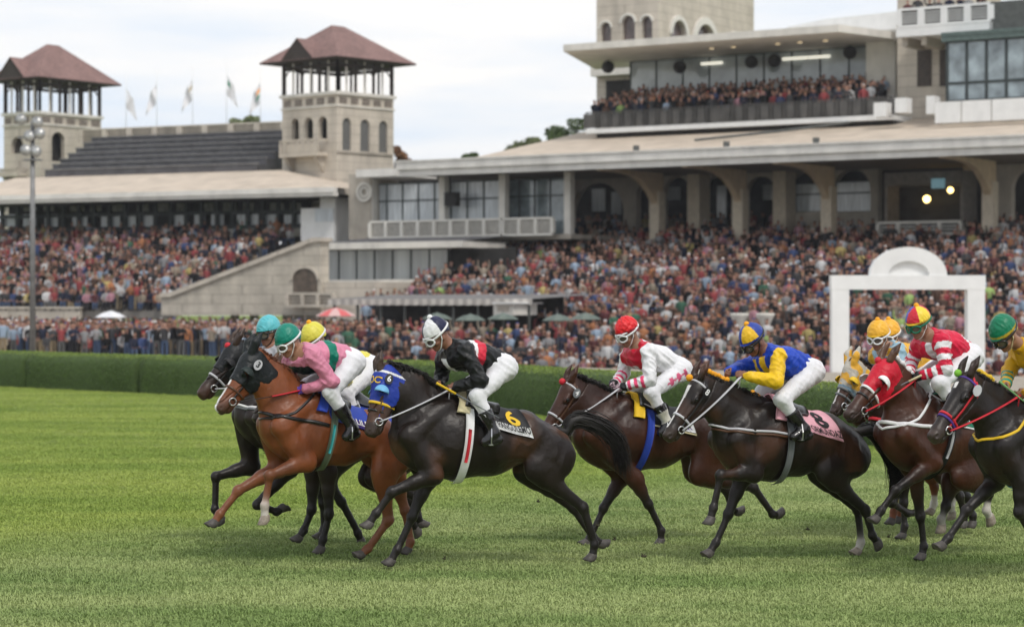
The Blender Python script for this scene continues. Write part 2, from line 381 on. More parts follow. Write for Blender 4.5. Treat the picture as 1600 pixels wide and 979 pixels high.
def grass():
    # one small tuft, scattered over the near turf
    rnd = random.Random(3); tufts = []
    cn = bpy.data.collections.new('tufts')
    for t in range(5):
        V = []; F = []
        for i in range(26):
            x, y = rnd.gauss(0, 0.045), rnd.gauss(0, 0.045); h = rnd.uniform(0.010, 0.023); an = rnd.uniform(0, 6.28); ln = rnd.uniform(0.008, 0.032)
            w = rnd.uniform(0.0018, 0.0035); ca, sa = math.cos(an), math.sin(an); px, py = -sa * w, ca * w; k = len(V)
            V += [(x - px, y - py, -0.004), (x + px, y + py, -0.004), (x + ca * ln * .4 + px * .8, y + sa * ln * .4 + py * .8, h * .65), (x + ca * ln * .4 - px * .8, y + sa * ln * .4 - py * .8, h * .65), (x + ca * ln, y + sa * ln, h)]
            F += [(k, k + 1, k + 2, k + 3), (k + 3, k + 2, k + 4)]
        me = bpy.data.meshes.new('tuft'); me.from_pydata(V, [], F); me.materials.append(GB); o = bpy.data.objects.new('tuft', me); cn.objects.link(o)
    # patch under the view
    Ys = [14.5, 20, 27, 36, 48, 66]; V = []; F = []
    for y in Ys: V += [(-y * 0.24 - 6, y, 0.004), (y * 0.24 + 6, y, 0.004)]
    for i in range(len(Ys) - 1): F.append((2 * i, 2 * i + 1, 2 * i + 3, 2 * i + 2))
    o = mkobj('grass', V, F, TURF); at = o.data.attributes.new('dens', 'FLOAT', 'FACE')
    for i, d_ in enumerate((380, 280, 170, 100, 60)): at.data[i].value = d_
    tag(o, 'short mown green grass of the racing turf', 'grass', kind='stuff')
    ng = bpy.data.node_groups.new('grass_scatter', 'GeometryNodeTree'); ng.interface.new_socket('Geometry', in_out='INPUT', socket_type='NodeSocketGeometry'); ng.interface.new_socket('Geometry', in_out='OUTPUT', socket_type='NodeSocketGeometry')
    N = ng.nodes; gi = N.new('NodeGroupInput'); go = N.new('NodeGroupOutput'); d = N.new('GeometryNodeDistributePointsOnFaces'); d.inputs['Density'].default_value = 250; d.inputs['Seed'].default_value = 4
    na = N.new('GeometryNodeInputNamedAttribute'); na.data_type = 'FLOAT'; na.inputs['Name'].default_value = 'dens'; ng.links.new(na.outputs[0], d.inputs['Density'])
    ci = N.new('GeometryNodeCollectionInfo'); ci.inputs['Collection'].default_value = cn; ci.inputs['Separate Children'].default_value = True; ci.inputs['Reset Children'].default_value = True
    io = N.new('GeometryNodeInstanceOnPoints'); io.inputs['Pick Instance'].default_value = True
    rv = N.new('FunctionNodeRandomValue'); rv.data_type = 'FLOAT_VECTOR'; rv.inputs[0].default_value = (0, 0, 0); rv.inputs[1].default_value = (0.2, 0.2, 6.28)
    rs = N.new('FunctionNodeRandomValue'); rs.data_type = 'FLOAT'; rs.inputs[2].default_value = 0.7; rs.inputs[3].default_value = 1.35
    jg = N.new('GeometryNodeJoinGeometry'); lk = ng.links.new
    lk(gi.outputs[0], d.inputs['Mesh']); lk(d.outputs['Points'], io.inputs['Points']); lk(ci.outputs[0], io.inputs['Instance']); lk(rv.outputs[0], io.inputs['Rotation']); lk(rs.outputs[1], io.inputs['Scale'])
    lk(io.outputs[0], jg.inputs[0]); lk(gi.outputs[0], jg.inputs[0]); lk(jg.outputs[0], go.inputs[0])
    md = o.modifiers.new('scatter', 'NODES'); md.node_group = ng
grass()

# ------------------------------------------------------------------ the stands
class Fac:
    """a facade line: point pt(s, d, z), s along the front to the right, d back into the building"""
    def __init__(s, px, Y, deg):
        s.a = math.radians(deg); s.ca, s.sa = math.cos(s.a), math.sin(s.a); s.ox = (px - HX) / FPX * Y; s.oy = Y
    def pt(s, u, d, z): return Vector((s.ox + u * s.ca + d * s.sa, s.oy - u * s.sa + d * s.ca, z))
    def S(s, px, d=0.0):
        r = (px - HX) / FPX; return (r * (s.oy + d * s.ca) - s.ox - d * s.sa) / (s.ca + r * s.sa)
    def Z(s, px, py, d=0.0):
        u = s.S(px, d); return CAMH - (py - HY) / FPX * s.pt(u, d, 0).y
    def inv(s, X, Y):
        dx, dy = X - s.ox, Y - s.oy; return dx * s.ca - dy * s.sa, dx * s.sa + dy * s.ca
RS = Fac(800, 135.3, 33.3); LS = Fac(260, 150, 26.0)

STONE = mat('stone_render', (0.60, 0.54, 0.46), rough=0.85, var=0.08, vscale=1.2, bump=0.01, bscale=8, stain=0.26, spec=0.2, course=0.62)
STONED = mat('stone_painted_shade', (0.46, 0.415, 0.355), rough=0.85, var=0.12, vscale=1.2, bump=0.01, bscale=8, stain=0.3, spec=0.2)  # darker copy of the stone render, with shade put into its colour
WALLW = mat('painted_wall', (0.72, 0.69, 0.63), rough=0.7, var=0.07, vscale=1.5, stain=0.22, spec=0.25)
WHITE = mat('white_paint', (0.80, 0.80, 0.79), rough=0.55, var=0.05, vscale=2, stain=0.10, spec=0.3)
FASC = mat('fascia_paint', (0.76, 0.735, 0.69), rough=0.7, var=0.08, vscale=1.0, stain=0.25, mapscale=(1, 1, 4))
ROOFT = mat('sheet_roof_tan', (0.57, 0.485, 0.395), rough=0.8, var=0.08, vscale=0.7, stain=0.22, spec=0.2)
TILE = mat('roof_shingle', (0.26, 0.165, 0.15), rough=0.9, var=0.25, vscale=6, bump=0.03, bscale=12, stain=0.3, spec=0.15)
WOODD = mat('dark_timber', (0.045, 0.035, 0.03), rough=0.8, var=0.3, vscale=6)
DARK = mat('dark_interior', (0.030, 0.028, 0.026), rough=0.9, var=0.4, vscale=2)  # near-black: the shade of rooms, gaps and undersides put into colour
SEATM = mat('weathered_bench', (0.085, 0.083, 0.090), rough=0.8, var=0.3, vscale=1.5, mapscale=(1, 1, 1))
GLASS = mat('window_glass', (0.24, 0.29, 0.31), rough=0.06, var=0.5, vscale=1.1, spec=0.9, coat=0.3)
GLASSP = mat('curtained_glass', (0.50, 0.54, 0.57), rough=0.12, var=0.3, vscale=2.2, spec=0.7, mapscale=(5, 5, 0.3))
FRAMED = mat('dark_frame', (0.035, 0.045, 0.045), rough=0.5, var=0.2)
CONC = mat('terrace_concrete', (0.22, 0.205, 0.185), rough=0.9, var=0.15, vscale=2)
PILM = mat('pillar_plaster', (0.62, 0.54, 0.43), rough=0.85, var=0.1)
ORNG = mat('warm_lit_plaster', (0.60, 0.47, 0.32), rough=0.85, var=0.12, vscale=2)  # the warm light on the brackets is put into this plaster colour
APRM = mat('apron_gravel', (0.33, 0.29, 0.235), rough=0.95, var=0.15, vscale=3, bump=0.01, bscale=30)
RAILM = mat('rail_metal_grey', (0.09, 0.095, 0.09), rough=0.6, var=0.2)
GRILLE = mat('grey_grille', (0.13, 0.13, 0.125), rough=0.8, var=0.2, vscale=10)

def fbox(b, F, s0, s1, d0, d1, z0, z1):
    V = [F.pt(s, d, z) for s in (s0, s1) for d in (d0, d1) for z in (z0, z1)]
    b.add(V, [(0, 1, 3, 2), (4, 6, 7, 5), (0, 4, 5, 1), (2, 3, 7, 6), (0, 2, 6, 4), (1, 5, 7, 3)]); return b
def pxbox(b, F, x0, x1, y0, y1, d0, d1, xm=None):
    """box whose front face (at d0) spans x0..x1 and, at its middle, y0 (top)..y1"""
    xm = xm if xm is not None else (x0 + x1) / 2
    return fbox(b, F, F.S(x0, d0), F.S(x1, d0), d0, d1, F.Z(xm, y1, d0), F.Z(xm, y0, d0))
def arch_wall(b, F, s0, s1, d0, d1, z0, z1, ops):
    """wall with round-headed openings ops = [(sa, sb, zsill, ztop)]"""
    ops = sorted(ops); cur = s0
    for sa, sb, zb, zt in ops:
        if sa > cur: fbox(b, F, cur, sa, d0, d1, z0, z1)
        if zb > z0 + 0.02: fbox(b, F, sa, sb, d0, d1, z0, zb)
        r = (sb - sa) / 2; rz = min(r, zt - zb); n = 12; c = (sa + sb) / 2
        prev = None
        pts = [(c + r * math.cos(math.pi * i / n), zt - rz + rz * math.sin(math.pi * i / n)) for i in range(n + 1)][::-1]
        for i in range(n):
            (u0, w0), (u1, w1) = pts[i], pts[i + 1]
            V = [F.pt(u0, d0, w0), F.pt(u1, d0, w1), F.pt(u1, d0, z1), F.pt(u0, d0, z1), F.pt(u0, d1, w0), F.pt(u1, d1, w1), F.pt(u1, d1, z1), F.pt(u0, d1, z1)]
            b.add(V, [(0, 1, 2, 3), (7, 6, 5, 4), (0, 4, 5, 1), (3, 2, 6, 7)])
        cur = sb
    if cur < s1: fbox(b, F, cur, s1, d0, d1, z0, z1)
    return b
def balustrade(F, s0, s1, d0, z0, z1, m, parent, n, name='balustrade', post=0.22, gr=GRILLE):
    b = MB(); fbox(b, F, s0, s1, d0, d0 + 0.25, z1 - 0.14, z1); fbox(b, F, s0, s1, d0 - 0.02, d0 + 0.27, z0, z0 + 0.16)
    for i in range(n + 1):
        c = s0 + (s1 - s0) * i / n; fbox(b, F, c - post / 2, c + post / 2, d0 - 0.01, d0 + 0.26, z0 + 0.16, z1 - 0.14)
    for i in range(n):
        a, e = s0 + (s1 - s0) * i / n + post / 2, s0 + (s1 - s0) * (i + 1) / n - post / 2; k = max(2, int((z1 - z0 - 0.3) / 0.14))
        for j in range(1, k): z = z0 + 0.16 + (z1 - z0 - 0.3) * j / k; fbox(b, F, a, e, d0 + 0.06, d0 + 0.14, z - 0.025, z + 0.025)
    o = b.build(name, m, parent)
    b = MB(); fbox(b, F, s0 + .05, s1 - .05, d0 + 0.17, d0 + 0.2, z0 + 0.1, z1 - 0.1); b.build('grille', gr, o)
    return o
def glazing(F, s0, s1, d0, z0, z1, n, parent, gm=GLASS, fm=FRAMED, bars=(), name='window', fr=0.09):
    b = MB()
    for i in range(n + 1): c = s0 + (s1 - s0) * i / n; fbox(b, F, c - fr / 2, c + fr / 2, d0 - 0.03, d0 + 0.08, z0, z1)
    for t in (0, 1) + tuple(bars): z = z0 + (z1 - z0) * t; fbox(b, F, s0, s1, d0 - 0.025, d0 + 0.075, z - fr / 2, z + fr / 2)
    o = b.build(name, fm, parent); g = MB(); fbox(g, F, s0, s1, d0 + 0.02, d0 + 0.04, z0, z1); g.build('pane', gm, o); return o
def lampball(p, r, parent, s=6.0): MB().ball(p, r, 12, 8).build('globe_lamp', mat('lit_globe', (1, 0.8, 0.35), emit=(1.0, 0.68, 0.22), estr=s, rough=0.5), parent, True)

def right_stand():
    F = RS; root = empty('grandstand', F.pt(0, 0, 0), label='main grandstand with a long tan roof over arches and a packed terrace', cat='grandstand'); root.location = (0, 0, 0)
    ctr = F
    # fascia and roof
    sL, sR = F.S(618), F.S(1720); zt, zb = 10.92, 10.02
    b = MB(); fbox(b, F, sL, sR, 0, 0.5, zt - 0.50, zt); fbox(b, F, sL + .1, sR, 0.18, 0.6, zb, zt - 0.50); fbox(b, F, sL - .05, sR, -0.08, 0.2, zt - 0.03, zt + 0.06)
    for i in range(9): c = sL + 3 + i * 5.2; fbox(b, F, c, c + 0.05, -0.015, 0.02, zt - 0.5, zt)
    b.build('fascia', FASC, root)
    b = MB(); v = [F.pt(F.S(728), 0.2, zt), F.pt(sR, 0.2, zt), F.pt(sR, 13, 13.35), F.pt(F.S(915, 13), 13, 13.35), F.pt(F.S(735, 13), 13, zt), ]
    b.add(v + [Vector((p.x, p.y, p.z - 0.12)) for p in v], [(0, 1, 2, 3), (0, 3, 4), (5, 8, 7, 6), (5, 9, 8)]); 
    for i in range(28):
        s_ = sL + 1.6 + i * 1.75
        zz = lambda d: zt + (d - .2) / 12.8 * 2.43
    b.build('roof', ROOFT, root)
    MB().tube([F.pt(F.S(1085, 3), 3, zt + 0.75), F.pt(F.S(1240, 6), 6, zt + 1.35), F.pt(F.S(1365, 9), 9, zt + 2.0)], 0.09, 6).build('roof_pipe', RAILM, root)
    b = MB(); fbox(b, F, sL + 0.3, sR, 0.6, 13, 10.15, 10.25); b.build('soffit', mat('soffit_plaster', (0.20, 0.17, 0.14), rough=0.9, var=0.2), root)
    for px, py in ((994, 232), (1275, 222), (1135, 226)):
        s_ = F.S(px, 0.4); MB().box(F.pt(s_, 0.4, zt + 0.25), (0.35, 0.25, 0.28)).tube([F.pt(s_, 0.4, zt), F.pt(s_, 0.4, zt + 0.2)], 0.05).build('roof_lamp', RAILM, root)
    # arcade
    dA = 11.0; ops = []
    zs = 6.4
    for x0, x1, yt in ((893, 974, 285), (994, 1014, 290), (1036, 1078, 276), (1098, 1143, 274), (1165, 1212, 275), (1515, 1546, 262), (1580, 1640, 262)):
        ops.append((F.S(x0, dA), F.S(x1, dA), 5.6, F.Z((x0 + x1) / 2, yt, dA)))
    win = []
    for x0, x1, yt in ((1230, 1286, 268), (1302, 1360, 264)):
        q = (F.S(x0, dA), F.S(x1, dA), F.Z((x0 + x1) / 2, 331, dA), F.Z((x0 + x1) / 2, yt, dA)); ops.append(q); win.append(q)
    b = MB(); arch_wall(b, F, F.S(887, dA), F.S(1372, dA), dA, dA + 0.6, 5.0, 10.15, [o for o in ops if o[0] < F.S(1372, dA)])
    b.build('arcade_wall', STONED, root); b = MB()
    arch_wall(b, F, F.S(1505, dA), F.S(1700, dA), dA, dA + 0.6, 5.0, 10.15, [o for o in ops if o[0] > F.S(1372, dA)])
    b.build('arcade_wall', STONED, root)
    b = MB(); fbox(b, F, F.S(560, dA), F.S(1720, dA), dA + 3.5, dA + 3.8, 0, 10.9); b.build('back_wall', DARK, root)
    for q in win: glazing(F, q[0], q[1], dA + 0.25, q[2], q[3] - (q[1] - q[0]) * 0.3, 1, root, GLASSP, FRAMED, (0.62,))
    for x0, x1, y0, y1 in ((1040, 1062, 292, 312), (1192, 1212, 288, 312), (925, 945, 295, 330), (955, 970, 300, 335), (1120, 1134, 290, 340)):
        b = MB(); pxbox(b, F, x0, x1, y0, y1, dA + 3.35, dA + 3.45); b.build('inner_window', GLASSP, root)
    # frames: pillar with a curved bracket that carries the roof
    for px in (1027, 1157, 1295, 1447 + 100):
        s_ = F.S(px, 7.5); b = MB(); fbox(b, F, s_ - 0.33, s_ + 0.33, 7.1, 7.9, 3.4, 9.0); pl_ = b.build('pillar', PILM, root); b = MB()
        poly = [(7.9, 9.0), (7.9, 10.15), (0.7, 10.15), (0.7, 9.95)] + [(0.7 + 6.4 * t, 9.95 - 1.7 * t ** 4.5) for t in (0.15, 0.3, 0.45, 0.6, 0.75, 0.9, 1.0)]
        b.prism(poly, lambda u, v, t: F.pt(t, u, v), s_ - 0.2, s_ + 0.2); b.build('bracket', ORNG, root)
    for px in (1088, 1222):
        s_ = F.S(px, 10); b = MB(); fbox(b, F, s_ - 0.42, s_ + 0.42, 9.6, 11.0, 4.5, 10.15); b.build('pillar', PILM, root)
    # judges' booth with the lit globe lamps
    d = 9.0; z0, z1 = F.Z(1440, 346, d), F.Z(1440, 268, d); s0, s1 = F.S(1384, d), F.S(1503, d)
    bo = MB(); fbox(bo, F, s0, s1, d, d + 0.3, z1 - 0.75, z1); fbox(bo, F, s0 - .1, s0 + 0.1, d, d + 2, z0, z1); fbox(bo, F, s1 - 0.1, s1 + .1, d, d + 2, z0, z1); fbox(bo, F, s0, s1, d + 1.9, d + 2.0, z0, z1 - 0.7)
    fb = bo.build('booth', mat('booth_paint', (0.20, 0.18, 0.16), rough=0.8, var=0.2), root)
    b = MB(); fbox(b, F, s0 + .1, s1 - .1, d + 1.7, d + 1.8, z0 + 0.1, z1 - 0.8); b.build('booth_back', DARK, root)
    for px, py, r in ((1448, 311, 0.21), (1485, 297, 0.17)): lampball(F.pt(F.S(px, d + 0.9), d + 0.9, F.Z(px, py, d + 0.9)), r, root)
    b = MB(); pxbox(b, F, 1455, 1474, 279, 294, d - 0.3, d - 0.05); b.build('monitor', mat('screen_glow', (0.05, 0.08, 0.10), emit=(0.15, 0.28, 0.32), estr=0.5, rough=0.3), root)
    balustrade(F, F.S(1371, 8), F.S(1500, 8), 8.0, F.Z(1440, 368, 8), F.Z(1440, 345, 8), WALLW, root, 4)
    # pavilion with the glass lounge at the left end
    d = 2.0
    zf = F.Z(720, 368, d); zr = F.Z(720, 342, d); zt2 = F.Z(700, 282, d)
    sa, sb, sc_ = F.S(577, d), F.S(782, d), F.S(884, d + 2)
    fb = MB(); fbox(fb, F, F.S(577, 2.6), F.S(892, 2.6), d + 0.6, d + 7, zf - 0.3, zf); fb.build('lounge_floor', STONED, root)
    glazing(F, F.S(580, 3.4), F.S(782, 3.4), d + 1.4, zf, zt2, 8, root, GLASSP, FRAMED, (0.68,))
    glazing(F, F.S(788, 5), F.S(884, 5), d + 3, zf, zt2 + 0.1, 4, root, GLASS, FRAMED, (0.7,))
    for px in (578, 690, 784, 886): fbox(MB(), F, F.S(px, 2.6) - 0.22, F.S(px, 2.6) + 0.22, 2.6, 3.1, zf, 10.1).build('lounge_pillar', WALLW, root)
    balustrade(F, sa, F.S(782, d), d, zf - 0.1, zr, WALLW, root, 8, gr=mat('pale_grille', (0.34, 0.32, 0.29), var=0.2)); balustrade(F, F.S(785, d), F.S(862, d), d, zf - 0.1, zr, WALLW, root, 3, gr=mat('pale_grille', (0.34, 0.32, 0.29)))
    b = MB(); pxbox(b, F, 694, 712, 300, 322, 2.1, 2.6); b.tube([F.pt(F.S(703, 2.3), 2.3, F.Z(703, 300, 2.3)), F.pt(F.S(703, 2.3), 2.3, 10.1)], 0.05); b.build('hanging_monitor', DARK, root)
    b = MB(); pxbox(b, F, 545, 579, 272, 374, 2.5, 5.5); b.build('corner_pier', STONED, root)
    b = MB(); c = F.pt(F.S(568, 2.3), 2.42, F.Z(568, 300, 2.42)); 
    for r0, r1, dd in ((0.62, 0.45, 0.10), (0.36, 0.22, 0.07)):
        n = 28; vv = []; 
        for q in range(n):
            a_ = 2 * math.pi * q / n
            for (r, e) in ((r0, 0), (r0, -dd), (r1, -dd), (r1, 0)): vv.append(c + Vector((F.ca, -F.sa, 0)) * (r * math.cos(a_)) + Vector((0, 0, r * math.sin(a_))) + Vector((F.sa, F.ca, 0)) * e)
        b.add(vv, [(4 * q + k, 4 * q + (k + 1) % 4, 4 * ((q + 1) % n) + (k + 1) % 4, 4 * ((q + 1) % n) + k) for q in range(n) for k in range(4)])
    b.build('medallion', WALLW, root)
    b = MB(); pxbox(b, F, 556, 620, 264, 276, 1.2, 5.5); b.build('portico_cornice', FASC, root)
    # lower lounge below
    d = -3.5; z1 = F.Z(600, 388, d); z0 = F.Z(600, 376, d)
    b = MB(); v = [(F.S(487, d), d), (F.S(722, d), d), (F.S(790, 1.8), 1.8), (F.S(560, 1.8), 1.8)]
    b.add([F.pt(s_, q, z1) for s_, q in v] + [F.pt(s_, q, z1 + 0.38) for s_, q in v], [(0, 1, 2, 3), (7, 6, 5, 4), (0, 4, 5, 1), (1, 5, 6, 2), (3, 7, 4, 0)]); b.build('lower_canopy', WALLW, root)
    b = MB(); v = [(F.S(500, d), d + 0.2), (F.S(722, d), d + 0.2), (F.S(800, 1.9), 1.9), (F.S(575, 1.9), 1.9)]
    b.add([F.pt(v[0][0], v[0][1], z1 + 0.40), F.pt(v[1][0], v[1][1], z1 + 0.40), F.pt(v[2][0], v[2][1], z1 + 0.8), F.pt(v[3][0], v[3][1], z1 + 0.8)], [(0, 1, 2, 3)]); b.build('lower_roof', SEATM, root)
    glazing(F, F.S(502, -1.5), F.S(700, -1.5), -1.5, F.Z(600, 438, -1.5), z1, 7, root, mat('lower_glass', (0.33, 0.35, 0.35), rough=0.12, var=0.5, vscale=0.8, spec=0.7, mapscale=(1, 1, 0.1)), FRAMED)
    b = MB(); fbox(b, F, F.S(700, -1.5), F.S(800, -1.5), -1.2, -1.0, F.Z(600, 438, -1.5), z1); b.build('recess_shade', DARK, root)  # dark sheet beside the glazing; its colour is the shade of a recess
    b = MB(); pxbox(b, F, 494, 642, 437, 468, -4.0, -1.4); b.build('lower_parapet', WALLW, root)
    for x0, x1 in ((533, 562), (566, 590), (596, 618)): pxbox(MB(), F, x0, x1, 443, 452, -4.02, -3.9).build('parapet_panel', STONED, root)
    b = MB(); fbox(b, F, F.S(487, -3.4), F.S(640, -3.4), -3.0, 6, 0, F.Z(600, 462, -3.4)); b.build('plinth', STONED, root)
    # upper terrace
    d = 8.0; zA, zB = F.Z(1150, 198, d), F.Z(1150, 190.5, d)
    sL2, sR2 = F.S(915, d), F.S(1392, d)
    b = MB(); fbox(b, F, sL2, sR2, d, 18, zA, zB); b.build('terrace_slab', WHITE, root)
    b = MB(); fbox(b, F, sL2 + 0.5, sR2, d + 0.5, 18, zA - 0.6, zA); b.build('terrace_gap_shade', DARK, root)  # dark box that paints the shade in the gap under the slab
    rt = zB + 1.05; nP = 24; b = MB(); fbox(b, F, sL2, sR2, d + 0.05, d + 0.12, rt - 0.07, rt); 
    for i in range(nP + 1): c = sL2 + (sR2 - sL2) * i / nP; fbox(b, F, c - 0.04, c + 0.04, d + 0.05, d + 0.12, zB, rt)
    for i in range(nP):
        c = sL2 + (sR2 - sL2) * (i + 0.5) / nP; fbox(b, F, c - 0.62, c + 0.62, d + 0.06, d + 0.11, zB + 0.05, rt - 0.12) if i % 1 == 0 else None
    b.build('terrace_railing', mat('bronze_rail_panel', (0.085, 0.08, 0.075), rough=0.5, var=0.35, vscale=1.2), root)
    zc = F.Z(1150, 98, 14.0)
    glazing(F, F.S(985, 14), F.S(1372, 14), 14.0, zB, F.Z(1180, 84, 14), 9, root, mat('lounge_glass_sky_tint', (0.40, 0.44, 0.46), rough=0.08, var=0.25, vscale=0.8, spec=0.9), FRAMED, (0.55,))  # pale base colour carries the sky's reflection in the glass
    for x0, x1 in ((1095, 1128), (1222, 1260), (1262, 1296)): b = MB(); pxbox(b, F, x0, x1, 97 - (x0 - 1095) * 0.06, 101 - (x0 - 1095) * 0.06, 13.8, 13.9); b.build('strip_light', mat('lit_tube', (1, 1, 0.9), emit=(1.0, 0.95, 0.8), estr=0.75), root)
    # upper canopy slab
    zc = F.Z(1180, 84, 14) + 0.02; dF = None
    for dd in np.arange(0, 10, 0.1):
        if abs(F.Z(880, 82, dd) - zc) < 0.06: dF = dd; break
    dF = dF if dF is not None else 5.0
    s_l, s_r = F.S(880, dF), F.S(1310, dF)
    v = [(s_l, dF), (s_r, dF), (F.S(1405, 12), 12), (F.S(1420, 17), 17), (F.S(930, 17), 17)]
    b = MB(); b.add([F.pt(s_, q, zc) for s_, q in v] + [F.pt(s_, q, zc + 0.42) for s_, q in v], [(4, 3, 2, 1, 0), (5, 6, 7, 8, 9), (0, 1, 6, 5), (1, 2, 7, 6), (2, 3, 8, 7), (4, 0, 5, 9)]); b.build('upper_canopy', WALLW, root)
    b = MB(); fbox(b, F, F.S(1380, 15), F.S(1425, 15), 12.5, 18, zB, zc + 0.7); b.build('end_wall', WALLW, root)
    for px, py in ((950, 105), (1062, 105), (1174, 97), (1210, 95), (1328, 82)):
        MB().ball(F.pt(F.S(px + 0, 12.5), 12.5, F.Z(px, py, 12.5)), 0.42, 8, 6).build('speaker', DARK, root)
    for px, py in ((1112, 75), (1146, 72), (1215, 70), (1250, 66), (1290, 62)):
        c = F.pt(F.S(px, 10), 10, zc - 0.03); MB().box(c, (0.25, 0.25, 0.04)).build('downlight', mat('lit_spot', (1, .8, .5), emit=(1.0, 0.8, 0.5), estr=0.5), root)
    # parapet running up to the balcony
    b = MB(); v = [(F.S(1230, 16), F.Z(1230, 45, 16)), (F.S(1400, 16), F.Z(1400, 58, 16)), (F.S(1400, 16), F.Z(1400, 18, 16)), (F.S(1290, 16), F.Z(1290, 30, 16)), (F.S(1230, 16), F.Z(1230, 42, 16))]
    b.prism(v, lambda u, w, t: F.pt(u, t, w), 16, 16.4); b.build('upper_parapet', WHITE, root)
    # block on the right
    d = 11.0; b = MB()
    fbox(b, F, F.S(1402, d), F.S(1484, d), d, d + 8, zt + 1.0, F.Z(1440, -30, d)); b.build('block_wall', STONE, root)
    for x0, x1 in ((1433, 1455), (1468, 1480)):
        b = MB(); pxbox(b, F, x0, x1, 78, 135, d - 0.06, d + 0.02); b.build('tall_shutter', mat('brown_shutter', (0.06, 0.045, 0.035), var=0.3), root)
    d2 = 8.0; zz0, zz1 = F.Z(1470, 40, d2), F.Z(1470, 9, d2)
    b = MB(); fbox(b, F, F.S(1400, d2), F.S(1551, d2), d2, d2 + 4, zz0 - 0.5, zz0); b.build('balcony_slab', WHITE, root)
    balustrade(F, F.S(1403, d2), F.S(1548, d2), d2, zz0, zz1, WHITE, root, 4, post=0.4)
    for px in (1420, 1450, 1520): s_ = F.S(px, d2 + 1); b = MB(); fbox(b, F, s_ - 0.15, s_ + 0.15, d2 + .4, d2 + 3, zz0 - 1.0, zz0 - 0.5); b.build('bracket', STONED, root)
    d3 = 7.0; gz0, gz1 = F.Z(1540, 156, d3), F.Z(1540, 62, d3)
    glazing(F, F.S(1480, d3), F.S(1700, d3), d3, gz0, gz1, 7, root, GLASS, FRAMED, (0.30,), fr=0.16)
    b = MB(); fbox(b, F, F.S(1474, d3), F.S(1700, d3), d3 - 0.3, d3 + 4, gz1, gz1 + 0.30); fbox(b, F, F.S(1474, d3), F.S(1700, d3), d3 - 0.35, d3 + 4, gz1 + 0.30, gz1 + 0.5)
    b.build('eaves', mat('green_eaves', (0.10, 0.14, 0.13), var=0.2), root)
    b = MB(); fbox(b, F, F.S(1482, d3), F.S(1700, d3), d3 + 3, d3 + 3.2, gz0, gz1); b.build('lounge_back', mat('lounge_dim', (0.16, 0.16, 0.15), var=0.4), root)
    d4 = 5.5; x = 1461
    for x1 in (1502, 1549, 1700): pxbox(MB(), F, x, x1 - 1, 158, 191, d4, d4 + 0.12, xm=1500).build('white_panel', WHITE, root); x = x1 + 1
    b = MB(); fbox(b, F, F.S(1470, d3 + .2), F.S(1700, d3 + .2), d3 + 0.2, d3 + 2, zt + 0.6, gz0); b.build('block_base', STONED, root)
    b = MB(); fbox(b, F, F.S(1546, d3 + 1), F.S(1700, d3 + 1), d3 + 1, d3 + 1.1, gz1 + 0.5, gz1 + 2.2); b.build('upper_rail', RAILM, root)
    for x0, x1, y0, y1 in ((1365, 1384, 160, 183), (1398, 1416, 153, 176), (1447, 1460, 150, 178)):
        o = MB(); pxbox(o, F, x0, x1, y0, y1, 6.2, 7.0); o = o.build('air_conditioner', WHITE, root)
    # scarce supports, terrace stairs for the crowd
    b = MB()
    sl, sr = F.S(640, -10), F.S(1750, -40); nst = 40
    for i in range(nst):
        dd0 = -14 + 25 * i / nst; z = -2.2 + 0.2162 * (dd0 + 26) + 0.05; fbox(b, F, sl, sr + 8, dd0, dd0 + 25 / nst, z - 0.4, z)
    b.build('seating_terrace', CONC, root)
    balustrade(F, F.S(1322, -9), F.S(1440, -9), -9, F.Z(1380, 492, -9) , F.Z(1380, 470, -9), WHITE, root, 4, gr=WALLW)
    for px in (1155, 1196):
        p = F.pt(F.S(px, -17), -17, 0.4); b = MB(); n = 14
        prf = [(0.0, 0.0), (0.22, 0.0), (0.18, 0.5), (0.24, 0.9), (0.42, 1.25), (0.46, 1.35), (0.40, 1.38), (0.0, 1.30)]
        vv = [p + Vector((r * math.cos(2 * math.pi * q / n), r * math.sin(2 * math.pi * q / n), z)) for r, z in prf for q in range(n)]
        b.add(vv, [(i * n + q, i * n + (q + 1) % n, (i + 1) * n + (q + 1) % n, (i + 1) * n + q) for i in range(len(prf) - 1) for q in range(n)])
        o = b.build('urn', WALLW, None, True); tag(o, 'white stone urn among the crowd, %s of the pair above the blue and yellow jockey' % ('left' if px < 1170 else 'right'), 'urn', 'urns among the crowd')
    return root
right_stand()

